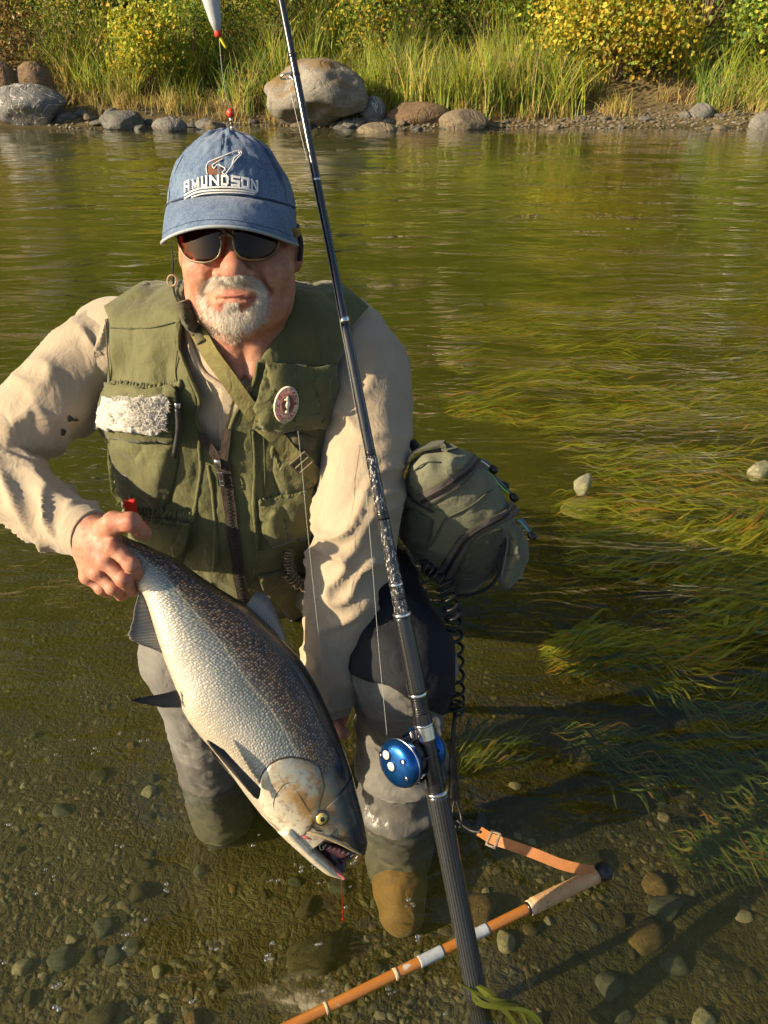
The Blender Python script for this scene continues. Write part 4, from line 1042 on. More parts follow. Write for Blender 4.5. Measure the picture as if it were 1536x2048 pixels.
def ring_panel(cx, cy, rx, ry, w, mat, off, parent, name, n=60, rot=0.0, fn=None):
    a = ell_poly(cx, cy, rx, ry, n, rot); b = ell_poly(cx, cy, rx-w, ry-w, n, rot)
    W, _ = march(np.r_[a[:, 0], b[:, 0]], np.r_[a[:, 1], b[:, 1]], fn); W = W+grad(fn, W)*off
    k = np.arange(n); k2 = (k+1) % n; F = np.stack([k, k2, n+k2, n+k], 1); F = orient(W, F); o = obj(name, W, F, mat, parent); solid(o, .0006); return o
ring_panel(BC[0], BC[1], 22.6, 35.2, .7, simple('badge_grey', (.33, .36, .33), .8), .0007, badge, 'badge_ring', rot=BR, fn=bsd)
ring_panel(BC[0]+1, BC[1]-1, 15.6, 22, .8, M_BRED, .0007, badge, 'badge_ring', rot=BR, fn=bsd)
def text_mesh(txt, size=1.0):
    cu = bpy.data.curves.new('t', 'FONT'); cu.body = txt; cu.size = size; cu.align_x = 'CENTER'; cu.resolution_u = 3
    o = bpy.data.objects.new('t', cu); COL.objects.link(o); bpy.context.view_layer.update()
    me = bpy.data.meshes.new_from_object(o.evaluated_get(bpy.context.evaluated_depsgraph_get()))
    V = np.array([v.co[:] for v in me.vertices]); F = [list(p.vertices) for p in me.polygons]
    bpy.data.objects.remove(o); bpy.data.curves.remove(cu); bpy.data.meshes.remove(me); return V, F
def put_flat(name, V2, F, fn, off, thick, mat, parent, sub=0, **kw):
    """lettering or a mark: a flat outline in pixels stitched onto a surface"""
    bm = bmesh.new(); vs = [bm.verts.new((float(a), float(b), 0)) for a, b in V2]
    for f in F:
        try: bm.faces.new([vs[i] for i in f])
        except ValueError: pass
    bmesh.ops.triangulate(bm, faces=bm.faces[:])
    if sub: bmesh.ops.subdivide_edges(bm, edges=bm.edges[:], cuts=sub, use_grid_fill=True); bmesh.ops.triangulate(bm, faces=bm.faces[:])
    P = np.array([v.co[:] for v in bm.verts]); bm.verts.index_update(); Fc = np.array([[v.index for v in f.verts] for f in bm.faces]); bm.free()
    W, _ = march(P[:, 0], P[:, 1], fn); W = W+grad(fn, W)*off; Fc = orient(W, Fc)
    o = obj(name, W, Fc, mat, parent, **kw); solid(o, thick); return o
def arc_text(txt, cx, cy, rx, ry, a0, a1, size, fn, off, mat, parent, name, inward=False, rot=0.0, bold=0.0):
    n = len(txt)
    for i, ch in enumerate(txt):
        if ch == ' ': continue
        V, F = text_mesh(ch, size); a = a0+(a1-a0)*i/max(1, n-1)
        x, y = rx*math.cos(a), ry*math.sin(a); tx, ty = -rx*math.sin(a), ry*math.cos(a); L = math.hypot(tx, ty); tx, ty = tx/L, ty/L
        if a1 < a0: tx, ty = -tx, -ty
        ux, uy = ty, -tx
        if True:
            q = np.stack([x+V[:, 0]*tx+(V[:, 1]-size*.34)*ux, y+V[:, 0]*ty+(V[:, 1]-size*.34)*uy], 1)
        c, s = math.cos(rot), math.sin(rot); q = np.stack([cx+q[:, 0]*c-q[:, 1]*s, cy+q[:, 0]*s+q[:, 1]*c], 1)
        put_flat(name, q, F, fn, off, .0006, mat, parent)
arc_text('MUSTANG', BC[0], BC[1], 18.8, 29.0, R(203), R(345), 11.5, bsd, .0010, M_BRED, badge, 'badge_letter', rot=BR)
arc_text('SURVIVAL', BC[0], BC[1], 18.8, 29.0, R(152), R(22), 10.5, bsd, .0010, M_BRED, badge, 'badge_letter', rot=BR)
for px, py in ((BC[0]-18.6, BC[1]+1.5), (BC[0]+18.8, BC[1]-2.5)): panel('badge_dot', ell_poly(px, py, 1.6, 2.2, 12), bsd, .0010, .0006, M_BBROWN, badge, 3)
sea = [(573.5, 793), (576.5, 792), (578, 795), (578, 801), (579.5, 806), (579, 811), (577, 815), (576.5, 820), (577, 824), (575.5, 826.5), (572, 827), (569.5, 825), (570, 821.5), (572, 820.5), (573.2, 822), (572, 823.2), (573.5, 824.3), (574.8, 822.5), (573.8, 818), (571.5, 814), (570.8, 809), (572.5, 804), (573.5, 801.5), (571, 800.5), (568, 800.2), (567.8, 798.8), (571, 797.5), (572.3, 795.5)]
put_flat('badge_seahorse', np.array(sea), [list(range(len(sea)))], bsd, .0016, .0006, M_BADGE, badge)
# lower left side of the vest: strap, puckered pockets, rusty coil
panel('side_pocket', [(516, 1000), (560, 988), (640, 970), (650, 1040), (640, 1075), (580, 1085), (545, 1095), (524, 1070), (517, 1030)], vsd, .004, .002, M_VEST, vest, 7, bulge=.010, bw=20, wr=.004, wf=40, seed=13)
panel('side_pocket', [(548, 890), (640, 900), (650, 980), (560, 990), (545, 940)], vsd, .002, .002, M_VEST, vest, 7, bulge=.006, bw=20, wr=.005, wf=50, seed=14)
gather([520, 560, 600, 640], [1004, 994, 985, 978], 16, vest, 14, seed=9)
gather([545, 560, 575], [900, 930, 975], 8, vest, 24, seed=10)
panel('hem_flap', [(515, 1150), (560, 1140), (640, 1160), (640, 1290), (600, 1262), (560, 1215), (525, 1180)], vsd, .004, .002, M_VEST, vest, 7, wr=.006, wf=40, seed=15)
M_CAMO = cloth('camo_cloth', (.11, .10, .055), (.05, .045, .025), .9, 900, .4, 60, dirt=(.16, .15, .09))
panel('dark_pouch', [(566, 862), (610, 866), (632, 876), (628, 905), (600, 900), (575, 890)], vsd, .004, .003, M_CAMO, vest, 5, bulge=.005, wr=.003)
stitch([500, 506, 512, 512, 510], [860, 930, 1010, 1090, 1160]); stitch([528, 530, 526, 520], [870, 950, 1020, 1100], r=.0016)
edge_roll([506, 510, 508, 512, 508], [862, 930, 1010, 1090, 1150], .0035, .0, name='seam_fold'); edge_roll([416, 424, 428, 432, 430, 420], [930, 970, 1020, 1070, 1120, 1180], .004, -.001, name='seam_fold')
edge_roll([398, 402, 396, 388], [880, 930, 980, 1030], .004, -.001, name='seam_fold')
M_RUST = simple('rusty_wire', (.21, .165, .12), .45, .7, var=.5, vs=120, bump=.3)
C, N = on([570, 572, 580], [1094, 1110, 1132], vsd, .018); H1 = helix(C, .0085, 8, 150, N[0])
C2, N2 = on([572, 580, 590, 602, 606], [1128, 1140, 1152, 1162, 1172], vsd, .020); H2 = helix(C2, np.linspace(.012, .009, 130), 8, 130, N2[0])
coil = obj('wire_coil', *tube(H1, .0012, 6), M_RUST, vest); obj('wire_coil', *tube(H2, .0013, 6), M_RUST, vest)
# red tag hanging at the waist
M_RED = simple('red_plastic', (.62, .025, .015), .4, var=.1, bump=.05)
P, Fc, d = tri_panel([(246, 1002), (270, 1000), (272, 1022), (278, 1040), (292, 1046), (290, 1060), (268, 1054), (252, 1036)], 4); W = at(P[:, 0], P[:, 1], 1.085); Fc = orient(W, Fc); tag = obj('red_tag', W, Fc, M_RED, vest); solid(tag, .005); c1, _ = on([262], [985], vsd, .002); obj('tag_cord', *tube(catmull([at(258, 1004, 1.0865), (at(258, 1004, 1.0865)+c1[0])/2, c1[0]], 8), .0014, 6), simple('tag_cord', (.45, .36, .25), .8), tag)
# shoulder strap across the chest with a worn foam sleeve
M_STRAP = cloth('olive_webbing', (.2, .19, .065), (.16, .125, .05), .8, 1600, .4, 40)
def strap_path(px, py, fn, off, n): C, N = on(px, py, fn, off); return catmull(C, n), catmull(N, n)
def both_sd(P): return np.minimum(vsd(P), head_sd(P)+.0)
def bodysurf(P): return smin(tsd(P), vsd.coarse(P)+.012, .02)
C, N = strap_path([392, 408, 430, 460, 490, 520], [640, 668, 706, 748, 792, 838], bodysurf, .014, 60)
strip('chest_strap', C, N, .027, .0022, M_STRAP, person)
C, N = strap_path([520, 545, 575, 600, 628], [838, 866, 898, 920, 950], vsd, .010, 40)
st2 = strip('chest_strap', C, N, .027, .0022, M_STRAP, person)
C, N = on([600], [918], vsd, .015); T = unit(A3([.62, 0, -.78])); S = unit(np.cross(T, N[0])); RT = np.stack([T, S, N[0]], 1)
M_BRONZE = simple('bronze_buckle', (.12, .10, .06), .4, .5)
mbb = MB()
for a, w in ((-.011, (.002, .017, .002)), (0, (.0018, .016, .002)), (.011, (.002, .017, .002))): mbb.add(*box_mesh(C[0]+T*a, w, RT, .0008))
for a in (-.016, .016): mbb.add(*box_mesh(C[0]+S*a, (.0125, .002, .002), RT, .0008))
mbb.build('strap_buckle', M_BRONZE, st2, False)
# foam sleeve
C, N = on([376, 384, 396, 408, 416], [600, 622, 646, 670, 688], lambda P: np.minimum(bodysurf(P), head_sd(P)), .010); C = catmull(C, 40)
foam = MB(); foam.add(*tube(C, .0105+.0022*noise3(C, 160, 2), 14, disp=lambda s, th: .0018*noise3(np.stack([s*260, np.cos(th)*3, np.sin(th)*3], -1), 1, 5)))
foam.build('strap_sleeve', M_CAMO, person)
# sunglass cord at the cheek and a loop on the collar
M_CORD = simple('dark_cord', (.02, .02, .02), .6)
C, N = on([342, 345, 346, 350, 358, 368], [486, 520, 550, 585, 606, 625], lambda P: np.minimum(head_sd(P), vsd.coarse(P)), .004); obj('glasses_cord', *tube(catmull(C, 40), .0018, 7), M_CORD, person)
C, N = on([586, 594, 597, 596], [452, 470, 490, 520], lambda P: np.minimum(head_sd(P), vsd.coarse(P)), .005); obj('glasses_cord', *tube(catmull(C, 40), .0038, 8), M_CORD, person)
a = np.linspace(0, 6.28, 30); X, Y2 = 344+9*np.cos(a), 561+11*np.sin(a); C = at(X, Y2, 1.165); obj('collar_loop', *tube(C, .0014, 6, False), simple('tan_cord', (.35, .26, .17), .8), person)
# ------------------------------------------------------------------ cap, glasses, beard
def mat_denim():
    t = NT('washed_denim'); c = t.coord()
    n = t.noise(c, 22, 6, .65); f = t.noise(c, 420, 3, .7); s = t.noise(t.coord((1, 1, .25)), 330, 3, .6)
    base = t.ramp(n, [(.3, (.036, .065, .135)), (.5, (.07, .118, .215)), (.72, (.135, .20, .29))])
    base = t.mix(t.ramp(f, [(.42, 0.0), (.68, .55)]), base, (.25, .32, .39))
    base = t.mix(t.ramp(s, [(.52, 0.0), (.7, .35)]), base, (.045, .075, .15))
    nb = t.bump(t.noise(c, 34, 3), .5, .006, t.bump(f, .4, .0008))
    return t.done(t.bsdf(base=base, rough=.9, normal=nb, sheen=.2, spec=.2))
M_DENIM = mat_denim()
M_DENIMEDGE = simple('faded_denim_edge', (.28, .33, .36), .9, var=.25, vs=200, bump=.4, bs=700)
M_DTHREAD = simple('navy_thread', (.03, .05, .10), .85)
cap = thing('cap', hw([0, 0, .05]), 'washed blue denim cap with white lettering and curved brim on the man', 'cap')
DC, DR = A3([-.0085, -.014, .040]), A3([.0920, .1100, .1085])
def crown_pt(a, e, out=0.0):
    """a: angle round the head from the front, e: 0 rim .. 1 top"""
    el = e*np.pi/2; r = A3([DR[0]+out, DR[1]+out, DR[2]+out])
    flat = np.cos(el)**.97
    L = np.stack([r[0]*flat*np.sin(a), r[1]*flat*np.cos(a), r[2]*np.sin(el)], -1)+DC
    return L
na, ne = 180, 46
aa, ee = np.meshgrid(np.linspace(0, 2*np.pi, na, endpoint=False), np.linspace(-.06, .992, ne), indexing='ij')
eep = np.clip(ee, 0, 1)
seam = np.zeros_like(aa)
for k in range(6): 
    da = np.abs((aa-k*np.pi/3+np.pi) % (2*np.pi)-np.pi)*np.cos(eep*np.pi/2)*.095
    seam += -.0016*np.exp(-(da/.0016)**2)+.0010*np.exp(-((da-.005)/.003)**2)
w3 = np.stack([np.sin(aa)*np.cos(eep), np.cos(aa)*np.cos(eep), eep], -1)
out = seam+.0028*noise3(w3, 4.2, 21)+.0016*noise3(w3, 10, 22)+.0012*(1-np.abs(noise3(w3*A3([1, 1, .4]), 16, 23)))**2
# soft slump of the front panels and puckers near the button
out += .0022*np.sin(aa*12+1)*sstep(.62, .9, eep)*(1-sstep(.93, 1, eep))
L = crown_pt(aa, eep, 0)+out[..., None]*unit(crown_pt(aa, eep, .01)-crown_pt(aa, eep, 0)+1e-9)
L[..., 2] += np.minimum(ee, 0)*.12/.06*.05
Fc = grid_faces(ne, na); V = hw(L.transpose(1, 0, 2).reshape(-1, 3))
F = Fc; top = len(V); V = np.vstack([V, hw(DC+A3([0, 0, DR[2]+.0005]))])
tri = np.stack([(ne-1)*na+np.arange(na), (ne-1)*na+(np.arange(na)+1) % na, np.full(na, top)], 1)
crown = obj('crown', V, [F, tri], M_DENIM, cap); solid(crown, .0022, -1)
bm = bmesh.new(); bm.from_mesh(crown.data); bmesh.ops.recalc_face_normals(bm, faces=bm.faces[:]); bm.to_mesh(crown.data); bm.free()
V, F = lathe([(0, .0085), (.003, .0085), (.0055, .006), (.0065, .002), (.0066, 0.0)], hw(DC+A3([0, 0, DR[2]-.001])), hz, 16); obj('button', V, F, M_DENIM, cap)
def cap_sd(P):
    p = hl(P)-DC.astype(np.float32); return s_ell(p, (0, 0, 0), (DR[0]+.002, DR[1]+.002, DR[2]+.002))
mbs = MB()
for k in range(6):
    for off in (-.035, .035):
        e = np.linspace(.02, .93, 40); Ls = crown_pt(np.full(40, k*np.pi/3)+off/np.maximum(np.cos(e*np.pi/2), .2), e, .0012); mbs.add(*tube(hw(Ls), .00055, 5))
mbs.build('seam_stitching', M_DTHREAD, crown)
# brim
nu, nv = 60, 18
u = np.linspace(-1, 1, nu); a = u*R(84); v = np.linspace(0, 1, nv)
rx, ry = .0925*np.sin(a)-.0085, .109*np.cos(a)-.014
ex, ey = .0955*np.sin(a)-.0085, -.002+.156*np.cos(a)**.70
X = rx[:, None]*(1-v)+ex[:, None]*v; Yb = ry[:, None]*(1-v)+ey[:, None]*v
zr = .060-1.5*(rx+.0085)**2; ze = .0225-2.6*(ex+.0085)**2+.05*np.clip(np.abs(ex+.0085)-.082, 0, 1)
Zb = zr[:, None]+(ze-zr)[:, None]*v[None]**1.15+.004*np.sin(v[None]*np.pi)
Zb = Zb+.0006*noise3(np.stack([X, Yb, 0*X], -1), 70, 3)
V = hw(np.stack([X, Yb, Zb], -1).reshape(-1, 3)); F = grid_faces(nu, nv, False)
n0 = np.cross(V[F[:, 1]]-V[F[:, 0]], V[F[:, 2]]-V[F[:, 0]]).sum(0); F = F if n0[2] > 0 else F[:, ::-1]
brim = obj('brim', V, F, M_DENIM, cap); solid(brim, .0035, -1)
obj('brim_edge', *tube(hw(np.stack([ex, ey, ze-.0016], 1)), .0022, 8), M_DENIMEDGE, brim)
mbs = MB()
for f in (.93,):
    i = int(f*(nv-1)); mbs.add(*tube(hw(np.stack([X[:, i], Yb[:, i], Zb[:, i]+.0004], 1)), .0004, 5))
mbs.build('brim_stitching', M_DTHREAD, brim)
obj('brim_seam', *tube(hw(np.stack([rx, ry+.001, zr+.002], 1)), .0014, 6), M_DTHREAD, crown)
# embroidery
M_WTHREAD = simple('white_embroidery', (.74, .74, .72), .7, var=.08, bump=.5, bs=900); M_BRTHREAD = simple('brown_embroidery', (.16, .065, .025), .75, var=.3, vs=300, bump=.5, bs=900)
def zpx(x, y): return 340+x/6.982, 300+y/6.982
BLK = {'A': [((0, 0), (0, 1)), ((0, 1), (1, 1)), ((1, 1), (1, 0)), ((0, .45), (1, .45))], 'M': [((0, 0), (0, 1)), ((0, 1), (.5, .1)), ((.5, .1), (1, 1)), ((1, 1), (1, 0))], 'U': [((0, 1), (0, 0)), ((0, 0), (1, 0)), ((1, 0), (1, 1))],
       'N': [((0, 0), (0, 1)), ((0, 1), (1, 0)), ((1, 0), (1, 1))], 'D': [((0, 0), (0, 1)), ((0, 1), (.8, 1)), ((.8, 1), (1, .8)), ((1, .8), (1, .2)), ((1, .2), (.8, 0)), ((.8, 0), (0, 0))], 'S': [((1, 1), (0, 1)), ((0, 1), (0, .52)), ((0, .52), (1, .48)), ((1, .48), (1, 0)), ((1, 0), (0, 0))],
       'O': [((0, 0), (0, 1)), ((0, 1), (1, 1)), ((1, 1), (1, 0)), ((1, 0), (0, 0))]}
def block_letter(ch, name, place, w, parent, mat):
    """square block letter from overlapping bars; place(u,v) -> pixel"""
    mbl = MB()
    for (a, b) in BLK[ch]:
        a, b = np.array(a, float), np.array(b, float); d = (b-a)/np.linalg.norm(b-a); nrm = np.array([-d[1], d[0]])
        a2, b2 = a-d*w*.5, b+d*w*.5; q = []
        for s in np.linspace(0, 1, 5):
            for k in (-1, 1): q.append(a2+(b2-a2)*s+nrm*k*w*.5*(1.0 if abs(d[1]) > .5 else .8))
        q = np.array(q); px, py = place(q[:, 0], q[:, 1])
        W, _ = march(px, py, cap_sd); N = grad(cap_sd, W); f = np.array([[2*i, 2*i+1, 2*i+3, 2*i+2] for i in range(4)])
        top = W+N*(.0022+.0001*len(mbl.V)); bot = W-N*.001; f = orient(top, f)
        V = np.vstack([top, bot]); n = len(top); ring = [0, 2, 4, 6, 8, 9, 7, 5, 3, 1]; side = np.array([[ring[i], ring[(i+1) % 10], n+ring[(i+1) % 10], n+ring[i]] for i in range(10)])
        mbl.add(V, [f, side])
    return mbl.build(name, mat, parent, False)
word = 'AMUNDSON'; xs = [(205, 290), (312, 420), (438, 530), (556, 690), (712, 822), (850, 975), (990, 1105), (1122, 1228)]
for ch, (x0, x1) in zip(word, xs):
    def place(uu, vv, x0=x0, x1=x1):
        x = x0+16+(x1-x0-32)*uu; base = 500+((x-690)/500)**2*np.where(x < 690, 105, 72); return zpx(x, base-(12+vv*118))
    block_letter(ch, 'letter', place, {'M': .17, 'N': .26, 'A': .27}.get(ch, .30), crown, M_WTHREAD)
def line_on(name, pts, r, mat, fn, parent, off=.0014, n=40):
    p = np.array([zpx(*q) for q in pts]); C, N = on(p[:, 0], p[:, 1], fn, off); return obj(name, *tube(catmull(C, n), r, 6), mat, parent)
line_on('underline', [(215, 640), (330, 575), (450, 542), (690, 525), (950, 535), (1100, 560), (1215, 590)], .0013, M_WTHREAD, cap_sd, crown)
line_on('underline', [(215, 685), (360, 605), (520, 575), (700, 568), (950, 575), (1200, 605)], .0013, M_WTHREAD, cap_sd, crown)
line_on('underline', [(310, 665), (470, 618), (700, 600), (950, 606), (1180, 628)], .0009, M_WTHREAD, cap_sd, crown)
bear = [(535, 350), (522, 300), (520, 240), (545, 190), (600, 160), (680, 130), (725, 120), (715, 150), (650, 185), (610, 215), (600, 245), (625, 262), (650, 235), (690, 225), (720, 240), (735, 290), (740, 350), (690, 352), (640, 352)]
p = np.array([zpx(*q) for q in bear]); panel('bear_emblem', p, cap_sd, .0012, .001, M_BRTHREAD, crown, 3)
for pts in ([(530, 352), (518, 300), (518, 235), (545, 185), (610, 152), (690, 122), (760, 95), (850, 55), (920, 30), (975, 28), (995, 50), (985, 85), (950, 120), (915, 160), (880, 205), (850, 250), (820, 290), (790, 330), (760, 355)],
            [(740, 135), (690, 165), (640, 195), (602, 220), (605, 250), (625, 265), (655, 228), (690, 220), (725, 240), (770, 265), (765, 290), (735, 320), (755, 345)], [(960, 40), (970, 65), (945, 95), (900, 120), (885, 160), (868, 205)]):
    line_on('emblem_outline', pts, .0008, M_WTHREAD, cap_sd, crown, .0018, 70)

# --- sunglasses
glasses = thing('sunglasses', hw([0, .09, 0]), 'wraparound sunglasses with dark brown lenses under the denim cap brim', 'sunglasses')
def gl_sd(P): return s_ell(hl(P), (0, -.002, -.01), (.106, .1165, .34))
def mat_lens():
    t = NT('brown_lens'); g = t.add('ShaderNodeBsdfGlossy', {'Color': (1, .95, .9), 'Roughness': .03}); tr = t.add('ShaderNodeBsdfTransparent', {'Color': (.34, .10, .022)})
    lw = t.add('ShaderNodeLayerWeight', {'Blend': .25}).outputs['Fresnel']
    return t.done(t.add('ShaderNodeMixShader', {0: t.math('MULTIPLY_ADD', lw, .7, .008), 1: tr.outputs[0], 2: g.outputs[0]}))
M_LENS = mat_lens(); M_FRAME = simple('bronze_frame', (.085, .055, .02), .35, .2, var=.15, bump=.05, coat=.4)
lensL = [(352, 458), (356, 478), (364, 503), (376, 517), (390, 523), (408, 525), (424, 522), (437, 512), (442, 495), (443, 475), (442, 458)]
lensR = [(466, 458), (466, 478), (470, 498), (480, 513), (497, 520), (515, 521), (534, 516), (550, 503), (558, 482), (560, 458)]
for Lp, q in ((lensL, 'l'), (lensR, 'r')):
    panel('lens', Lp, gl_sd, 0, .0012, M_LENS, glasses, 5)
    p = np.array(Lp); p = np.vstack([p, p[:1]]); C, N = on(p[:, 0], p[:, 1], gl_sd, -.0004); obj('lens_rim', *tube(catmull(C, 70), .0017 if q == 'l' else .0021, 7), M_FRAME, glasses)
C, N = on([440, 448, 454, 460, 467], [476, 470, 468, 470, 476], gl_sd, .0004); obj('bridge', *tube(catmull(C, 20), .0035, 8), M_FRAME, glasses)
C = catmull([hw([.071, .074, .012]), hw([.084, .05, .014]), hw([.089, .015, .016]), hw([.088, -.02, .012])], 24); obj('temple_arm', *tube(C, np.linspace(.0022, .0018, 24), 10, ry=np.linspace(.0085, .004, 24), ref=tuple(hx)), M_FRAME, glasses)
C = catmull([hw([-.076, .070, .012]), hw([-.084, .05, .014]), hw([-.089, .015, .016]), hw([-.088, -.02, .012])], 24); obj('temple_arm', *tube(C, np.linspace(.0022, .0018, 24), 10, ry=np.linspace(.0075, .004, 24), ref=tuple(hx)), M_FRAME, glasses)
# --- beard, moustache, side hair
M_HAIR = simple('white_hair', (.66, .60, .50), .6, var=.15, vs=120, bump=.0)
def fur(name, poly, n, ln, seed, parent=body, flow=None, dens=None, w=.00028, fn=head_sd, out=.45):
    g = np.random.default_rng(seed); poly = np.array(poly, float); lo, hi = poly.min(0), poly.max(0); P = []
    while len(P) < n:
        q = g.uniform(lo, hi, (n, 2)); k = poly_sd(q[:, 0], q[:, 1], poly) < 0; q = q[k]
        if dens is not None: q = q[g.random(len(q)) < dens(q)]
        P += list(q)
    P = np.array(P[:n]); W, ok = march(P[:, 0], P[:, 1], fn); N = grad(fn, W); W = W[ok]; N = N[ok]; P = P[ok]
    if len(W) < 3: return None
    down = flow(P)@HM.T if flow is not None else np.tile(-hz, (len(P), 1))
    D = unit(down+g.normal(size=W.shape)*.45+N*out); l = ln*g.uniform(.5, 1.25, len(W))[:, None]; S = unit(np.cross(D, N+g.normal(size=W.shape)*.3))*w
    M = W+D*l*.55+N*.0006; E = W+(D*.86-N*.25+down*.3)*l
    V = np.stack([W-S-N*.0006, W+S-N*.0006, M-S*.8, M+S*.8, E], 1).reshape(-1, 3); i = np.arange(len(W))*5
    o = obj(name, V, [np.stack([i, i+1, i+3, i+2], 1), np.stack([i+2, i+3, i+4], 1)], M_HAIR, parent, True); return o
def bflow(P):
    x = (P[:, 0]-461)/60; return np.stack([x*.35, 0*x-.05, -np.ones_like(x)], 1)
def mflow(P):
    x = (P[:, 0]-461)/45; return np.stack([x*1.0, 0*x+.1, -.75*np.ones_like(x)], 1)
fur('moustache', [(400, 578), (410, 560), (430, 550), (452, 549), (462, 553), (475, 549), (500, 551), (520, 563), (530, 580), (526, 590), (515, 584), (490, 573), (463, 571), (440, 573), (415, 582), (404, 592)], 3800, .008, 1, flow=mflow, w=.00013)
fur('beard', [(399, 580), (412, 578), (414, 598), (424, 612), (440, 622), (460, 626), (482, 622), (500, 610), (511, 596), (514, 580), (530, 582), (530, 612), (520, 640), (500, 658), (470, 665), (440, 658), (416, 636), (403, 608)], 5200, .0085, 2, flow=bflow, w=.00013, dens=lambda q: np.clip(.35+.65*sstep(600, 640, q[:, 1])+.5*(np.abs(q[:, 0]-462) > 45), 0, 1))
fur('soul_patch', [(448, 604), (476, 604), (480, 625), (462, 632), (444, 625)], 900, .007, 3, flow=bflow, w=.00013)
fur('stubble', [(392, 590), (402, 592), (418, 640), (450, 668), (480, 668), (525, 640), (534, 590), (545, 590), (535, 640), (505, 670), (462, 690), (420, 668), (396, 625)], 1500, .004, 4, flow=bflow, w=.00012)
fur('side_hair', [(563, 438), (584, 440), (585, 470), (574, 476), (566, 462)], 700, .016, 5, flow=lambda P: np.tile([[-.1, -.3, -1]], (len(P), 1)), w=.0003)
# curls on the fleece patch
def patch_sd(P): return vsd(P)-.030
patch_sd.coarse = lambda P: vsd.coarse(P)-.030
fl = fur('fleece_curls', P0, 2600, .0075, 8, parent=pt, flow=lambda P: np.stack([noise3(np.c_[P, 0*P[:, 0]], .09, 1), 0*P[:, 0], noise3(np.c_[P, 0*P[:, 0]], .09, 2)], 1)*1.6, w=.0006, fn=patch_sd, out=.25); fl.data.materials[0] = M_FLEECE
# lips
for pts, r, nm in (([(438, 588), (450, 591), (463, 592), (476, 591), (490, 588)], .0020, 'lip'),):
    p = np.array(pts, float); C, N = on(p[:, 0], p[:, 1], head_sd, -.0006); C = catmull(C, 30); obj(nm, *tube(C, r*np.sin(np.linspace(.25, np.pi-.25, 30))**.7, 10), M_LIP, body)
th = at(286, 1064, .971); obj('thumb_nail', *nail(at(287, 1066, .9615), at(290, 1072, .975)-at(275, 1052, .962), A3([.35, -.8, .5]), .0062, .0125), M_NAIL, body)
# --- waders and boots
def wader_sd(P):
    fold = .0045*noise3(P*A3([1, 1, 1.6]).astype(np.float32), 20, 31)+.004*(1-np.abs(noise3(P*A3([.8, .8, 1.7]).astype(np.float32), 30, 32)))**2+.0015*noise3(P, 80, 33)
    d = s_ell(P, (-.285, 1.40, .40), (.185, .15, .15))
    d = smin(d, s_chain(P, [A3([-.19, 1.37, .43]), A3([-.05, 1.2, .44]), KNEE_L+A3([.005, .0, .03])], (.105, .105, .093), .03), .05)
    d = smin(d, s_chain(P, [KNEE_L+A3([.005, .0, .03]), KNEE_L+A3([0, .02, -.14]), ANK_L], (.093, .078, .074), .02), .02)
    d = smin(d, s_chain(P, [A3([-.36, 1.38, .43]), KNEE_R+A3([0, 0, .0]), KNEE_R+A3([0, .02, -.15]), ANK_R], (.10, .08, .07, .07), .02), .05)
    # baggy roll above the water on the bent leg
    d = smin(d, s_ell(P, ANK_L+A3([0, -.005, .19]), (.088, .085, .028)), .03)
    d = smin(d, s_ell(P, ANK_L+A3([.01, -.005, .30]), (.088, .084, .03)), .04)
    return d+fold-.002
WV, WF = surface_nets(wader_sd, A3([-.50, .90, -.21]), A3([.15, 1.58, .60]), .0052)
waders = obj('waders', WV, WF, M_WADER, person)
# dark reinforced thigh panel with its flap edge
wsd = wader_sd
panel('thigh_panel', [(700, 1120), (800, 1090), (868, 1120), (890, 1190), (903, 1225), (907, 1320), (906, 1424), (880, 1428), (840, 1410), (780, 1372), (735, 1360), (705, 1348), (690, 1300), (690, 1200)], wsd, .004, .003, M_WADERD, waders, 9, wr=.003, wf=30)
def boot(ank, yaw, seed):
    T = A3([math.sin(yaw), -math.cos(yaw), 0]); S = A3([T[1], -T[0], 0])*-1
    def sd(P):
        d = s_chain(P, [ank+A3([0, 0, -.05]), ank+T*.06+A3([0, 0, -.055]), ank+T*.115+A3([0, 0, -.062])], (.056, .054, .047), .02)
        d = smax(d, -(P[:, 2]-(ank[2]-.09)), .008); return (d+.002*noise3(P, 60, seed)).astype(np.float32)
    V, F = surface_nets(sd, ank-A3([.22, .24, .12]), ank+A3([.22, .22, .16]), .006)
    b = obj('boot', V, F, M_BOOT, person); C = [ank+T*t+A3([0, 0, -.085]) for t in (-.05, .05, .16)]
    obj('sole', *box_mesh(ank+T*.035+A3([0, 0, -.100]), (.046, .10, .010), np.stack([S, T, A3([0, 0, 1])], 1), .008), M_BLACK, b); return b
M_BOOT = cloth('brown_boot', (.22, .125, .04), (.12, .075, .03), .7, 700, .3, 20)
boot(ANK_L+A3([0, 0, .045]), R(3), 41); boot(ANK_R+A3([0, 0, .045]), R(195), 42)
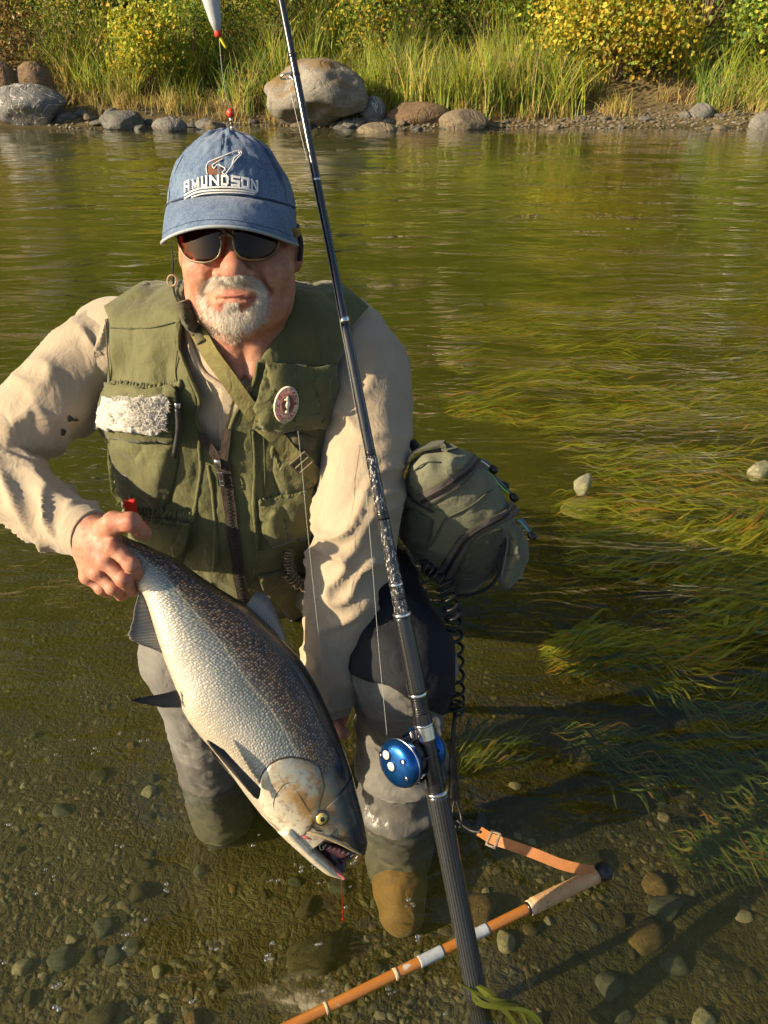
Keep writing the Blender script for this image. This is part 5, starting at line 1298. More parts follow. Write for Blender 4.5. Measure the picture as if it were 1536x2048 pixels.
# ------------------------------------------------------------------ salmon
TAIL, SNOUT = at(250, 1094, .990), at(732, 1702, .80)
FA = unit(SNOUT-TAIL); FM = (TAIL+SNOUT)/2
FN = unit(A3([0, 0, CAM_H])-FM); FN = unit(FN-FA*(FN@FA)); FD = np.cross(FA, FN)
if (proj(FM+FD*.05)[0]-proj(FM)[0]) < 0: FD = -FD                     # dorsal side: up and right in the picture
def fpl(px, py):
    d = rays(px, py); o = A3([0, 0, CAM_H]); t = ((FM-o)@FN)/(d@FN); P = o+d*t[..., None] if np.ndim(t) else o+d*t
    return (P-TAIL)@FA, (P-TAIL)@FD
def fw(q, e, w=0.0): return TAIL+np.multiply.outer(np.asarray(q, float), FA)+np.multiply.outer(np.asarray(e, float), FD)+np.multiply.outer(np.asarray(w, float)+0*np.asarray(q, float), FN)
dors = [(200, 1022), (242, 1071), (286, 1087), (358, 1120), (395, 1149), (453, 1186), (497, 1211), (559, 1273), (603, 1321), (632, 1368), (657, 1423), (683, 1488), (701, 1539), (719, 1609), (730, 1660), (735, 1690), (730, 1708)]
vent = [(190, 1060), (247, 1120), (260, 1153), (289, 1197), (311, 1266), (329, 1321), (351, 1375), (366, 1426), (395, 1467), (424, 1499), (453, 1536), (486, 1583), (523, 1631), (566, 1674), (614, 1718), (650, 1747), (690, 1762)]
uppr = [(612, 1672), (640, 1679), (670, 1685), (700, 1699), (722, 1712), (731, 1709)]
lowr = [(612, 1676), (628, 1692), (645, 1708), (668, 1732), (684, 1745), (692, 1757)]
dq, de = fpl(*np.array(dors, float).T); vq, ve = fpl(*np.array(vent, float).T); uq, ue = fpl(*np.array(uppr, float).T); lq, le = fpl(*np.array(lowr, float).T)
FL = float(dq[-1])
def smooth1(q, xs, ys, k=.012):
    """interpolate and round the corners of an outline"""
    a = 0
    for o, w in ((-1, .25), (0, .5), (1, .25)): a = a+w*np.interp(q+o*k, xs, ys)
    return a
wq = np.array([-.1, 0, .06, .16, .28, .40, .50, .57, .62, .66, .69])/.69*FL
ww = np.array([.013, .017, .026, .041, .051, .054, .051, .043, .034, .022, .010])
def ring_loft(qs, top, bot, wid, seg=64, flat=.0):
    th = np.linspace(0, 2*np.pi, seg, endpoint=False); c, s = np.cos(th), np.sin(th)
    mid, hh = (top+bot)/2, (top-bot)/2
    c2 = np.sign(c)*np.abs(c)**.92; s2 = np.sign(s)*np.abs(s)**.92
    E = mid[:, None]+hh[:, None]*c2; W = wid[:, None]*s2; Q = qs[:, None]+0*c
    V = TAIL+Q[..., None]*FA+E[..., None]*FD+W[..., None]*FN
    att = np.stack([Q, hh[:, None]*np.where(th > np.pi, 2*np.pi-th, th)[None], c[None]+0*Q], -1)
    n = len(qs); V = V.reshape(-1, 3); att = att.reshape(-1, 3); V = np.vstack([V, TAIL+qs[0]*FA+mid[0]*FD, TAIL+qs[-1]*FA+mid[-1]*FD]); att = np.vstack([att, att[0], att[-1]])
    k = np.arange(seg); k2 = (k+1) % seg
    F = [grid_faces(n, seg), np.stack([k2, k, np.full(seg, n*seg)], 1), np.stack([(n-1)*seg+k, (n-1)*seg+k2, np.full(seg, n*seg+1)], 1)]
    # make the faces point outwards
    nn = np.cross(V[F[0][:, 1]]-V[F[0][:, 0]], V[F[0][:, 2]]-V[F[0][:, 0]]); cen = V[F[0]].mean(1); mid3 = TAIL+((cen-TAIL)@FA)[:, None]*FA+np.interp((cen-TAIL)@FA, qs, mid)[:, None]*FD
    if ((cen-mid3)*nn).sum() < 0: F = [f[:, ::-1] for f in F]
    return V, F, att
qm = float(uq[0])
def mat_fish():
    t = NT('salmon_skin'); a = t.attr('fc').outputs['Vector']; sp = t.add('ShaderNodeSeparateXYZ', {0: a}); q, g, r = sp.outputs[0], sp.outputs[1], sp.outputs[2]
    c = t.coord()
    wob = t.math('MULTIPLY', t.math('SUBTRACT', t.noise(c, 30, 2), .5), .006)
    vv = t.add('ShaderNodeCombineXYZ', {0: t.math('MULTIPLY', t.math('ADD', q, wob), 1/.0046), 1: t.math('MULTIPLY', t.math('ADD', g, wob), 1/.0042)}).outputs[0]
    vo = t.add('ShaderNodeTexVoronoi', {'Vector': vv, 'Scale': 1.0, 'Randomness': .62}, voronoi_dimensions='2D', feature='F1')
    sc = t.math('MULTIPLY_ADD', vo.outputs['Distance'], -2.6, 1.0)
    cell = t.add('ShaderNodeSeparateColor', {0: vo.outputs['Color']}).outputs[0]
    head = t.ramp(t.math('ADD', t.math('DIVIDE', q, FL), t.math('MULTIPLY', t.math('ABSOLUTE', r), .02)), [(.735, 0.0), (.76, 1.0)])
    rn = t.math('ADD', r, t.math('MULTIPLY', t.math('SUBTRACT', t.noise(c, 16, 5, .6), .5), .22))
    r01 = t.math('MULTIPLY_ADD', rn, .5, .5)
    base = t.ramp(r01, [(0, (.62, .55, .43)), (.3, (.58, .55, .46)), (.5, (.40, .44, .39)), (.57, (.34, .32, .25)), (.67, (.19, .13, .09)), (.80, (.07, .05, .045)), (.87, (.012, .014, .02)), (1, (.008, .010, .016))])
    gold = t.ramp(t.noise(c, 24, 5, .65), [(.45, 0.0), (.68, .6)])
    base = t.mix(t.math('MULTIPLY', gold, t.ramp(r01, [(.52, 0.0), (.64, 1.0), (.84, 1.0), (.88, 0.0)])), base, (.42, .24, .09))
    spots = t.ramp(t.voro(c, 75).outputs[0], [(.16, 1.0), (.26, 0.0)])
    base = t.mix(t.math('MULTIPLY', t.math('MULTIPLY', spots, t.ramp(r01, [(.58, 0.0), (.7, .8)])), t.ramp(t.noise(c, 40, 2), [(.5, 0.0), (.6, 1.0)])), base, (.03, .025, .03))
    s01 = t.math('MULTIPLY', t.math('MULTIPLY_ADD', sc, .5, .5), t.math('MULTIPLY_ADD', cell, .55, .5))
    dk = t.mix(t.ramp(r01, [(.3, .22), (.52, .55), (.64, .95)]), base, t.mix(.8, base, (.016, .013, .012)))
    tn = t.ramp(t.noise(c, 120, 2, .6), [(.36, (.46, .22, .12)), (.5, (.62, .45, .24)), (.64, (.52, .44, .46))])
    lit = t.mix(t.ramp(r01, [(.45, .1), (.60, .55)]), base, tn)
    lit = t.mix(t.ramp(r01, [(.84, 0.0), (.88, 1.0)]), lit, base)
    scaled = t.mix(t.ramp(s01, [(.38, 0.0), (.72, 1.0)]), dk, lit)
    hb = t.ramp(r01, [(0, (.70, .64, .5)), (.35, (.66, .60, .44)), (.55, (.40, .42, .36)), (.66, (.16, .18, .17)), (.76, (.03, .036, .045)), (1, (.008, .010, .016))])
    hb = t.mix(t.math('MULTIPLY', t.ramp(t.noise(c, 26, 6, .72), [(.43, 0.0), (.56, .9)]), t.ramp(r01, [(.2, 0.0), (.35, 1.0), (.6, .8), (.7, 0.0)])), hb, (.48, .25, .065))
    hb = t.mix(t.math('MULTIPLY', t.ramp(t.noise(c, 75, 4, .7), [(.52, 0.0), (.62, .6)]), .8), hb, (.19, .10, .055))
    col = t.mix(head, scaled, hb)
    lat = t.ramp(t.math('ABSOLUTE', t.math('SUBTRACT', r, .09)), [(.0, 1.0), (.022, 0.0)])
    col = t.mix(t.math('MULTIPLY', lat, t.math('SUBTRACT', .6, t.math('MULTIPLY', head, .6))), col, (.66, .58, .42))
    hh = t.math('MULTIPLY', s01, t.math('SUBTRACT', 1.0, head))
    hh = t.math('MULTIPLY', hh, t.ramp(r01, [(.1, .35), (.5, .8), (.86, 1.0), (.9, .25)]))
    n1 = t.bump(hh, .75, .0022); n2 = t.bump(t.noise(c, 45, 4, .6), .3, .004, n1)
    n2 = t.bump(t.noise(c, 300, 3, .6), .12, .001, n2)
    met = t.math('MULTIPLY', t.ramp(r01, [(.1, .25), (.45, .62), (.8, .45), (.88, 0.0)]), 1.0)
    ro = t.ramp(r01, [(0, .42), (.5, .33), (.85, .30), (.92, .2)])
    return t.done(t.bsdf(base=col, rough=ro, metal=met, normal=n2, coat=.55, coatr=t.ramp(t.noise(c, 60, 4), [(.35, .05), (.65, .25)]), spec=.5))
M_FISH = mat_fish(); M_MOUTH = simple('mouth_lining', (.055, .018, .02), .25, var=.5, vs=120, bump=.4, bs=300, coat=.4)
fish = thing('salmon', fw(FL*.45, 0, -.05), 'large silver salmon with speckled bronze back held by the crouching man', 'fish')
mb = MB(); atts = []
qs = np.concatenate([np.linspace(-.034, qm-.012, 150), np.linspace(qm-.010, qm+.012, 12)])
top, bot = smooth1(qs, dq, de), smooth1(qs, vq, ve); wid = smooth1(qs, wq, ww, .02)
# gill cover: the cheek stands a little proud of the flank
V, F, at_ = ring_loft(qs, top, bot, wid); mb.add(V, F); atts.append(at_)
qs2 = np.concatenate([np.linspace(qm-.03, FL-.012, 44), FL-.012*(1-np.linspace(0, 1, 12)[1:])**1.6])
t2 = smooth1(qs2, dq, de, .006); b2 = np.interp(qs2, uq, ue); end = np.sqrt(np.clip(1-((qs2-(FL-.02))/.021).clip(0, 1)**2, .03, 1)); m2 = (t2+b2)/2*.35+np.interp(qs2, [qm, FL], [ (t2+b2)[0]/2, ue[-2]])*0+(t2+b2)/2*.65
V, F, at_ = ring_loft(qs2, m2+(t2-m2)*end, m2+(b2-m2)*end, np.interp(qs2, wq, ww)*end*1.0)
# keep the dark back and pale lip on the upper jaw
full = np.interp(at_[:, 0], vq, ve), np.interp(at_[:, 0], dq, de)
def rerange(V, at_, lo, hi):
    e = (V-TAIL)@FD; at_ = at_.copy(); at_[:, 2] = np.clip((e-lo)/(hi-lo)*2-1, -1, 1); return at_
at_ = rerange(V, at_, full[0]-.01, full[1]); mb.add(V, F); atts.append(at_)
QL = float(lq[-1]); qs3 = np.concatenate([np.linspace(qm-.04, QL-.012, 40), QL-.012*(1-np.linspace(0, 1, 10)[1:])**1.6])
t3 = np.interp(qs3, lq, le); t3 = np.where(qs3 < lq[0], le[0]+(qs3-lq[0])*0, t3); b3 = smooth1(qs3, vq, ve, .006); end = np.sqrt(np.clip(1-((qs3-(QL-.018))/.019).clip(0, 1)**2, .03, 1)); m3 = (t3+b3)/2
V, F, at_ = ring_loft(qs3, m3+(t3-m3)*end, m3+(b3-m3)*end, np.interp(qs3, wq, ww)*.84*end)
at_[:, 2] = -.75+.25*at_[:, 2]; mb.add(V, F); atts.append(at_)
fbody = mb.build('body', M_FISH, fish); attr_vec(fbody, 'fc', np.concatenate(atts))
def fish_sd(P):
    """approximate distance to the fish flank"""
    p = P-TAIL.astype(np.float32); q = p@FA.astype(np.float32); e = p@FD.astype(np.float32); w = p@FN.astype(np.float32)
    t_, b_ = np.interp(q, dq, de), np.interp(q, vq, ve); W = np.interp(q, wq, ww); r = np.clip((e-(t_+b_)/2)/((t_-b_)/2), -.999, .999)
    return ((w-W*np.sqrt(1-np.abs(r)**2.0))*.8).astype(np.float32)
# gill cover plates
t = NT('gill_plate'); c = t.coord()
gb = t.ramp(t.noise(c, 26, 6, .7), [(.3, (.66, .62, .50)), (.5, (.62, .50, .30)), (.62, (.50, .27, .08)), (.78, (.60, .55, .44))])
gb = t.mix(t.ramp(t.noise(c, 110, 4, .7), [(.55, 0.0), (.7, .45)]), gb, (.22, .13, .09))
M_GILL = t.done(t.bsdf(base=gb, rough=.3, metal=.4, normal=t.bump(t.noise(c, 90, 5, .6), .35, .002), coat=.4, coatr=.1))
M_GILL2 = M_FISH
def fish_patch(name, poly, off, th, mat, parent, step=5, bulge=.0, bw=12):
    P, Fc, d = tri_panel(poly, step); W, ok = march(P[:, 0], P[:, 1], fish_sd, steps=40); N = grad(fish_sd, W); W = W+N*(off+bulge*sstep(0, bw, d))[:, None]; Fc = orient(W, Fc)
    o = obj(name, W, Fc, mat, parent); 
    q = (W-TAIL)@FA; e = (W-TAIL)@FD; lo, hi = np.interp(q, vq, ve), np.interp(q, dq, de)
    attr_vec(o, 'fc', np.stack([np.maximum(q, .8*FL), e, (e-lo)/(hi-lo)*2-1], 1)); solid(o, th); return o
gp = fish_patch('gill_cover', [(612, 1519), (585, 1515), (560, 1519), (540, 1530), (526, 1548), (518, 1572), (518, 1598), (526, 1622), (545, 1645), (575, 1668), (600, 1678), (618, 1660), (632, 1640), (640, 1610), (650, 1570), (640, 1535)], .0016, .003, M_FISH, fish, 4, .0012, 10)
def fish_line(name, pts, r, mat, off=.001, n=40, taper=True, parent=None):
    p = np.array(pts, float); W, ok = march(p[:, 0], p[:, 1], fish_sd, steps=40); C = catmull(W+grad(fish_sd, W)*off, n)
    rr = r*np.sin(np.linspace(.15, np.pi-.15, n))**.6 if taper else r
    return obj(name, *tube(C, rr, 6), mat, parent or gp)
M_GILLD = simple('gill_slit', (.05, .042, .03), .4, var=.3)
fish_line('gill_slit', [(618, 1520), (585, 1514), (558, 1518), (538, 1529), (524, 1548), (516, 1573), (516, 1600)], .0016, M_GILLD, .0005)
fish_line('gill_slit', [(588, 1563), (570, 1567), (556, 1582), (548, 1602), (550, 1620)], .0009, M_GILLD, .0026)
fish_line('gill_slit', [(588, 1574), (600, 1592), (612, 1612), (624, 1630)], .0008, M_GILLD, .0026)
for k, off in enumerate((0, 5, 10)): fish_line('gill_slit', [(526+off*.6, 1626+off), (546+off, 1648+off*.8), (570+off, 1668+off*.7)], .0007, M_GILLD, .0006)
# upper jaw bone and its fold
fish_line('jaw_fold', [(594, 1668), (600, 1657), (612, 1652), (624, 1653), (634, 1660), (645, 1662)], .0012, M_GILLD, .0018)
M_JAW = simple('jaw_bone', (.60, .46, .24), .3, .2, var=.3, vs=90, bump=.2, coat=.4); M_PINK = simple('pink_flesh', (.5, .13, .11), .3, var=.5, vs=150, bump=.3, coat=.5)
fish_line('jaw_bone', [(600, 1668), (614, 1664), (632, 1668), (652, 1674), (680, 1686), (706, 1700), (724, 1710)], .0034, M_JAW, -.0005, parent=fish)
fish_line('jaw_flesh', [(602, 1672), (612, 1674), (624, 1678)], .003, M_PINK, .0, parent=fish)
# inside of the mouth
mp = [(606, 1670), (640, 1676), (672, 1684), (712, 1704), (706, 1718), (690, 1725), (692, 1748), (668, 1738), (640, 1710), (618, 1688)]
P, Fc, d = tri_panel(mp, 5); q, e = fpl(P[:, 0], P[:, 1]); W = fw(q, e, 0)+np.multiply.outer(-.004-.010*sstep(0, 14, d), FN); Fc = orient(W, Fc); mo = obj('mouth', W, Fc, M_MOUTH, fish); solid(mo, .008, -1)
q, e = fpl(np.array([650., 668, 680, 690]), np.array([1696., 1700, 1706, 1708])); obj('tongue', *tube(catmull(fw(q, e, .002), 14), .0075*np.sin(np.linspace(.4, 2.6, 14)), 10), M_PINK, fish)
q, e = fpl(np.array([652., 664, 672, 680, 686]), np.array([1722., 1734, 1741, 1746, 1752])); obj('gum', *tube(catmull(fw(q, e, .012), 14), .0026, 8), M_PINK, fish)
mbt = MB()
for k in range(9):
    x, y = 640+k*9, 1681+k*3.2; q, e = fpl(x, y); b = fw(q, e, .012); mbt.add(*tube(np.stack([b, b-FD*.003, b-FD*.0065]), [.0012, .0009, .0002], 6))
mbt.build('teeth', simple('tooth', (.7, .64, .5), .3), fish)
q, e = fpl(np.array([632., 634, 636, 642, 640]), np.array([1677., 1684, 1692, 1690, 1684])); obj('hook', *tube(catmull(fw(q, e, .018), 20), .0008, 6), simple('hook_metal', (.6, .5, .35), .25, 1.0), fish)
# eye
EO, _ = march(np.array([643.]), np.array([1636.]), fish_sd, steps=40); EN = unit(grad(fish_sd, EO)[0]*.8+FN*.4); EO = EO[0]
eye = obj('eye', *lathe([(-.004, .0125), (.0005, .0128), (.0022, .0112), (.0028, .0090)], EO, EN, 28), simple('eye_ring', (.05, .05, .045), .3, var=.4, coat=.5), fish)
obj('iris', *lathe([(.0018, .0098), (.0038, .0086), (.0052, .0062), (.0058, .0036), (.0058, .003)], EO, EN, 28), simple('iris_yellow', (.58, .47, .13), .12, .3, var=.3, vs=300, bump=.1, coat=1.0), eye)
obj('pupil', *lathe([(.0052, .0040), (.0063, .0036), (.0066, .002), (.0067, 0)], EO, EN, 20), simple('pupil', (.008, .008, .006), .06, coat=1.0), eye)
# fins
def mat_fin(name, c1, c2, edge):
    t = NT(name); f = t.attr('fin').outputs['Vector']; sp = t.add('ShaderNodeSeparateXYZ', {0: f}); u, v = sp.outputs[0], sp.outputs[1]
    w = t.math('MULTIPLY_ADD', t.math('COSINE', t.math('MULTIPLY', u, 2*math.pi*18)), .5, .5); n = t.noise(t.coord(), 60, 4)
    base = t.mix(t.math('MULTIPLY', w, .7), c1, c2); base = t.mix(t.ramp(t.math('ADD', v, t.math('MULTIPLY', n, .3)), [(.7, 0.0), (1.1, .8)]), base, edge)
    b = t.bsdf(base=base, rough=.35, normal=t.bump(w, .5, .0012), coat=.4); tr = t.add('ShaderNodeBsdfTranslucent', {'Color': base})
    return t.done(t.add('ShaderNodeMixShader', {0: .35, 1: b.outputs[0], 2: tr.outputs[0]}))
M_FIN = mat_fin('pale_fin', (.30, .29, .26), (.50, .46, .38), (.14, .13, .13)); M_FIND = mat_fin('dark_fin', (.09, .075, .065), (.22, .185, .15), (.05, .045, .045))
def fin(name, base, tip, w0, w1, mat, label=None, ragged=.0, bow=0.0, n=46, m=12):
    b = catmull(np.c_[np.array(base, float), np.zeros(len(base))], n)[:, :2]; tp = catmull(np.c_[np.array(tip, float), np.zeros(len(tip))], n)[:, :2]
    v = np.linspace(0, 1, m); u = np.linspace(0, 1, n); rg = 1-ragged*np.abs(noise3(np.stack([u*14, 0*u, 0*u], 1), 1, len(base)))
    PX = b[:, None, 0]+(tp-b)[:, None, 0]*v[None]*rg[:, None]; PY = b[:, None, 1]+(tp-b)[:, None, 1]*v[None]*rg[:, None]
    q, e = fpl(PX, PY); wv = w0+(w1-w0)*v[None]+bow*np.sin(v[None]*np.pi)+.0011*np.cos(u[:, None]*2*np.pi*18)*(.3+.7*v[None])+.003*np.sin(u[:, None]*5)*v[None]
    V = TAIL+q[..., None]*FA+e[..., None]*FD+wv[..., None]*FN; F = grid_faces(n, m, False); V = V.reshape(-1, 3); F = orient(V, F)
    o = obj(name, V, F, mat, fish); attr_vec(o, 'fin', np.stack([np.repeat(u, m), np.tile(v, n), 0*np.tile(v, n)], 1)); solid(o, .0012, 0); return o
fin('dorsal_fin', [(492, 1212), (520, 1236), (548, 1262), (572, 1290)], [(516, 1182), (534, 1190), (552, 1222), (572, 1272)], -.002, -.006, M_FIN, ragged=.12)
fin('anal_fin', [(290, 1192), (304, 1232), (316, 1272), (328, 1306)], [(276, 1180), (264, 1240), (258, 1276), (318, 1302)], .004, .010, M_FIN, ragged=.15)
fin('pelvic_fin', [(352, 1376), (358, 1388), (361, 1400), (362, 1410)], [(318, 1383), (262, 1391), (270, 1398), (322, 1408)], .020, .030, M_FIND)
fin('pectoral_fin', [(512, 1560), (511, 1570), (509, 1578), (505, 1580)], [(440, 1484), (408, 1466), (440, 1508), (486, 1562)], .048, .050, M_FIND, bow=.008)
fin('tail_fin', [(238, 1062), (234, 1072), (230, 1082), (226, 1092)], [(222, 1040), (208, 1050), (200, 1062), (200, 1078)], -.01, -.085, M_FIND, ragged=.1)
fin('pectoral_fin', [(500, 1572), (503, 1578), (506, 1584), (510, 1590)], [(430, 1510), (425, 1520), (440, 1535), (480, 1580)], -.03, -.05, M_FIND)

# ------------------------------------------------------------------ rod and reel
RB, RS = A3([.152, .69, 0.0]), at(690, 648, 1.135)
RA = unit(RS-RB)
def rod_t(py):
    ts = np.linspace(-.3, 2.2, 2000); y = proj(RB+ts[:, None]*RA)[1]; return float(np.interp(-py, -y, ts)) if y[0] > y[-1] else float(np.interp(py, y, ts))
def rp(py): return RB+RA*rod_t(py)
t = NT('black_blank'); c = t.coord(); M_BLANK = t.done(t.bsdf(base=t.mix(t.noise(c, 90, 3), (.010, .011, .014), (.022, .023, .027)), rough=.18, coat=.6, coatr=.06, spec=.6))
t = NT('flecked_blank'); c = t.coord(); fl = t.ramp(t.noise(t.coord((1, 1, .35)), 260, 4, .75), [(.56, 0.0), (.62, 1.0)])
M_FLECK = t.done(t.bsdf(base=t.mix(fl, (.012, .013, .018), (.55, .53, .5)), rough=.25, coat=.6, coatr=.08))
def mat_carbon(name, k, dark, light, m_=5.0, bs=.1):
    t = NT(name); a = t.attr('rod').outputs['Vector']; sp = t.add('ShaderNodeSeparateXYZ', {0: a})
    w = t.math('SINE', t.math('ADD', t.math('MULTIPLY', sp.outputs[0], k), t.math('MULTIPLY', sp.outputs[1], m_)))
    w2 = t.math('SINE', t.math('SUBTRACT', t.math('MULTIPLY', sp.outputs[0], k), t.math('MULTIPLY', sp.outputs[1], m_)))
    m = t.math('MULTIPLY_ADD', t.math('MULTIPLY', w, w2), .5, .5)
    col = t.mix(t.ramp(m, [(.4, 0.0), (.6, 1.0)]), dark, light)
    return t.done(t.bsdf(base=col, rough=t.ramp(m, [(.4, .22), (.6, .4)]), metal=.35, coat=.8, coatr=.08, normal=t.bump(m, bs, .0006)))
M_CARBON = mat_carbon('carbon_weave', 1500, (.012, .014, .018), (.05, .052, .058), 12.0, .04); M_CARBON2 = mat_carbon('dark_carbon_weave', 1400, (.010, .011, .013), (.018, .019, .022), 12.0, .03)
M_SILVER = simple('silver_ring', (.75, .74, .72), .2, 1.0, var=.06, bump=.02); M_BLACKM = simple('black_metal', (.014, .014, .017), .25, .3, var=.3, bump=.02, coat=.5)
rod = thing('fishing_rod', RB+RA*rod_t(1990), 'long black casting rod leaning on the man with its carbon butt in the water', 'fishing rod')
def rod_piece(name, y0, y1, r0, r1, mat, parent=None, n=24, seg=28):
    a, b = rod_t(y0), rod_t(y1); ts = np.linspace(a, b, n); C = RB+ts[:, None]*RA; V, F = tube(C, np.linspace(r0, r1, n), seg, ref=(1, 0, 0)); o = obj(name, V, F, mat, parent or rod)
    th = np.tile(np.linspace(0, 2*np.pi, seg, endpoint=False), n); s = np.repeat(ts, seg); A = np.stack([s, th, 0*s], 1); A = np.vstack([A, A[0], A[-1]]); attr_vec(o, 'rod', A); return o
rod_piece('blank', -90, 700, .0048, .0070, M_BLANK, n=40)
rod_piece('blank', 640, 1034, .0074, .0086, M_BLANK)
bl = rod_piece('blank', 1030, 1236, .0090, .0118, M_FLECK)
for y, w, r in ((112, 8, .0059), (150, 5, .0060), (360, 4, .0064), (640, 10, .0082), (1031, 16, .0098), (905, 10, .0085), (1168, 5, .0115), (1195, 4, .0118)): rod_piece('thread_wrap', y-w/2, y+w/2, r, r, M_SILVER if y in (360, 1168, 640) else M_BLACKM, n=4)
rod_piece('flecked_wrap', 912, 1026, .0091, .0092, M_FLECK)
rod_piece('foregrip', 1230, 1386, .0140, .0152, M_CARBON2)
for y, r in ((1228, .0148), (1387, .0156), (1583, .0188)): rod_piece('grip_ring', y-3, y+3, r, r, M_SILVER, n=4)
th = rod_piece('threaded_barrel', 1390, 1440, .0122, .0138, M_BLACKM)
for k in range(7): rod_piece('thread', 1394+k*4.5, 1396.5+k*4.5, .0136, .0136, M_BLACKM, th, 3)
rod_piece('lock_nut', 1424, 1446, .0148, .0152, M_BLACKM); rod_piece('seat_hood', 1448, 1476, .0158, .0160, M_SILVER); rod_piece('grip_ring', 1445, 1449, .0164, .0164, M_SILVER, n=4)
seat = rod_piece('reel_seat', 1474, 1584, .0135, .0150, M_BLACKM)
rod_piece('butt_grip', 1584, 2085, .0180, .0178, M_CARBON, n=60)
ts = np.linspace(rod_t(-85), 2.75, 30); tip = RB+RA*2.75; obj('blank', *tube(RB+ts[:, None]*RA, np.linspace(.0047, .0013, 30), 14, ref=(1, 0, 0)), M_BLANK, rod)
# guide ring
gc = rp(148); gs = unit(np.cross(RA, A3([0, 1, 0]))); gs = gs if gs[0] < 0 else -gs
a = np.linspace(0, 2*np.pi, 26); go = gc+gs*.014; g2 = unit(np.cross(RA, gs)); obj('line_guide', *tube(go+(np.cos(a)*.0085)[:, None]*gs+(np.sin(a)*.005)[:, None]*(RA*.3+g2*.9), .0013, 7, False), M_SILVER, rod)
obj('guide_foot', *tube(catmull([gc+RA*.014, gc+gs*.008, gc-RA*.014], 9), .0012, 6), M_SILVER, rod)
# reel
tc = rp(1515); view = unit(A3([0, 0, CAM_H])-tc); left = unit(np.cross(RA, view)); left = left if left[0] < 0 else -left
sa = R(42); RX = unit(view*math.cos(sa)+left*math.sin(sa)); RX = unit(RX-RA*(RX@RA)*.85); RY = unit(np.cross(RX, RA)); 
RC = rp(1502)+left*.022-view*.016
reel = thing('fishing_reel', RC, 'blue round baitcasting reel clamped on the black rod', 'fishing reel')
t = NT('blue_anodised'); c = t.coord(); M_BLUE = t.done(t.bsdf(base=t.mix(t.noise(c, 60, 3), (.006, .075, .30), (.012, .12, .42)), rough=.28, metal=.85, coat=.3, coatr=.1, normal=t.bump(t.noise(c, 900, 2), .04, .0005)))
M_EMBL = simple('cream_emblem', (.72, .66, .5), .4, .2, var=.15, vs=400, bump=.3); M_DARKB = simple('dark_blue_recess', (.004, .02, .10), .3, .6)
def rlat(name, prof, mat, parent=None, o=RC, ax=RX, seg=44): V, F = lathe(prof, o, ax, seg, ref=tuple(RA)); return obj(name, V, F, mat, parent or reel)
PR, PO = .0395, .014
lp = rlat('left_plate', [(PO+.014, .0), (PO+.014, PR), (PO+.022, PR+.0006), (PO+.030, PR-.001), (PO+.0345, PR-.004), (PO+.0385, PR-.011), (PO+.0405, PR-.020), (PO+.0412, PR-.030), (PO+.0414, 0.0)], M_BLUE)
rlat('plate_edge', [(PO+.0215, PR), (PO+.0218, PR+.0012), (PO+.0232, PR+.0012), (PO+.0235, PR)], M_SILVER, lp)
rlat('right_plate', [(-.034, 0.0), (-.0335, PR-.008), (-.031, PR-.002), (-.026, PR), (-.019, PR), (-.018, .0)], M_BLUE)
rlat('spool', [(-.018, .020), (-.015, .030), (-.013, .026), (.011+PO, .026), (.013+PO, .030), (.0145+PO, .020)], simple('spool_silver', (.5, .5, .5), .25, 1.0))
rlat('line_winding', [(-.0125, .0285), (.0, .0292), (.0115+PO, .0285)], simple('wound_line', (.09, .095, .085), .5, bump=.5, bs=1200))
for an in (20, 95, 165, 215, 275, 335):
    p = RC+(RA*math.cos(R(an))+RY*math.sin(R(an)))*(PR-.0055); V, F = tube(np.stack([p-RX*.019, p+RX*(.016+PO)]), .0030, 10); obj('frame_post', V, F, M_BLACKM if an not in (215, 165) else M_SILVER, reel)
def on_plate(rad, an):  # point on the domed plate
    h = np.interp(rad, [0, PR-.030, PR-.020, PR-.011, PR-.004, PR-.001], [.0414, .0412, .0405, .0385, .0345, .030])+PO; d = RA*math.cos(R(an))+RY*math.sin(R(an)); n = unit(RX+d*np.interp(rad, [0, .012, .022, .032, .038], [0, .05, .15, .5, 1.3])); return RC+RX*h+d*rad, n
sgn = 1 if (RY@left) > 0 else -1
for rad, an, kind in ((.0215, 28*sgn, 'e'), (.003, 60*sgn, 'e'), (.026, -62*sgn, 's'), (.028, -125*sgn, 's'), (.030, 178, 's'), (.031, 62*sgn, 's'), (.027, 118*sgn, 'd')):
    p, n = on_plate(rad, an)
    if kind == 'e':
        r1 = .0072; V, F = lathe([(-.003, r1*1.25), (.0004, r1*1.25), (.0006, r1)], p, n, 26, tuple(RA)); o = obj('emblem_recess', V, F, M_DARKB, lp); V, F = lathe([(0, r1), (.0012, r1), (.0016, r1*.85), (.0016, 0)], p, n, 26, tuple(RA)); e_ = obj('emblem', V, F, M_EMBL, o)
    else:
        r1 = .0050 if kind == 's' else .002; V, F = lathe([(-.003, r1), (.0005, r1), (.0006, r1*.7), (-.0005, r1*.6)], p, n, 18, tuple(RA)); o = obj('screw_recess', V, F, M_DARKB, lp); V, F = lathe([(-.001, r1*.62), (.0009, r1*.58), (.0011, r1*.3), (.0004, 0)], p, n, 14, tuple(RA)); obj('screw', V, F, M_SILVER, o)
obj('frame_foot', *box_mesh(RC+view*.012-left*.006, (.010, .040, .006), np.stack([left, RA, view], 1), .003), M_BLACKM, reel)
obj('thumb_bar', *box_mesh(RC-RA*.040+RX*.0, (.017, .008, .008), np.stack([RX, RA, RY], 1), .004), M_BLACKM, reel)
cr = RC-RX*.040; crank = obj('crank', *tube(catmull([cr-RA*.012, cr+RA*.014-RX*.003, cr+RA*.034-RX*.005], 10), .0035, 8), M_SILVER, reel)
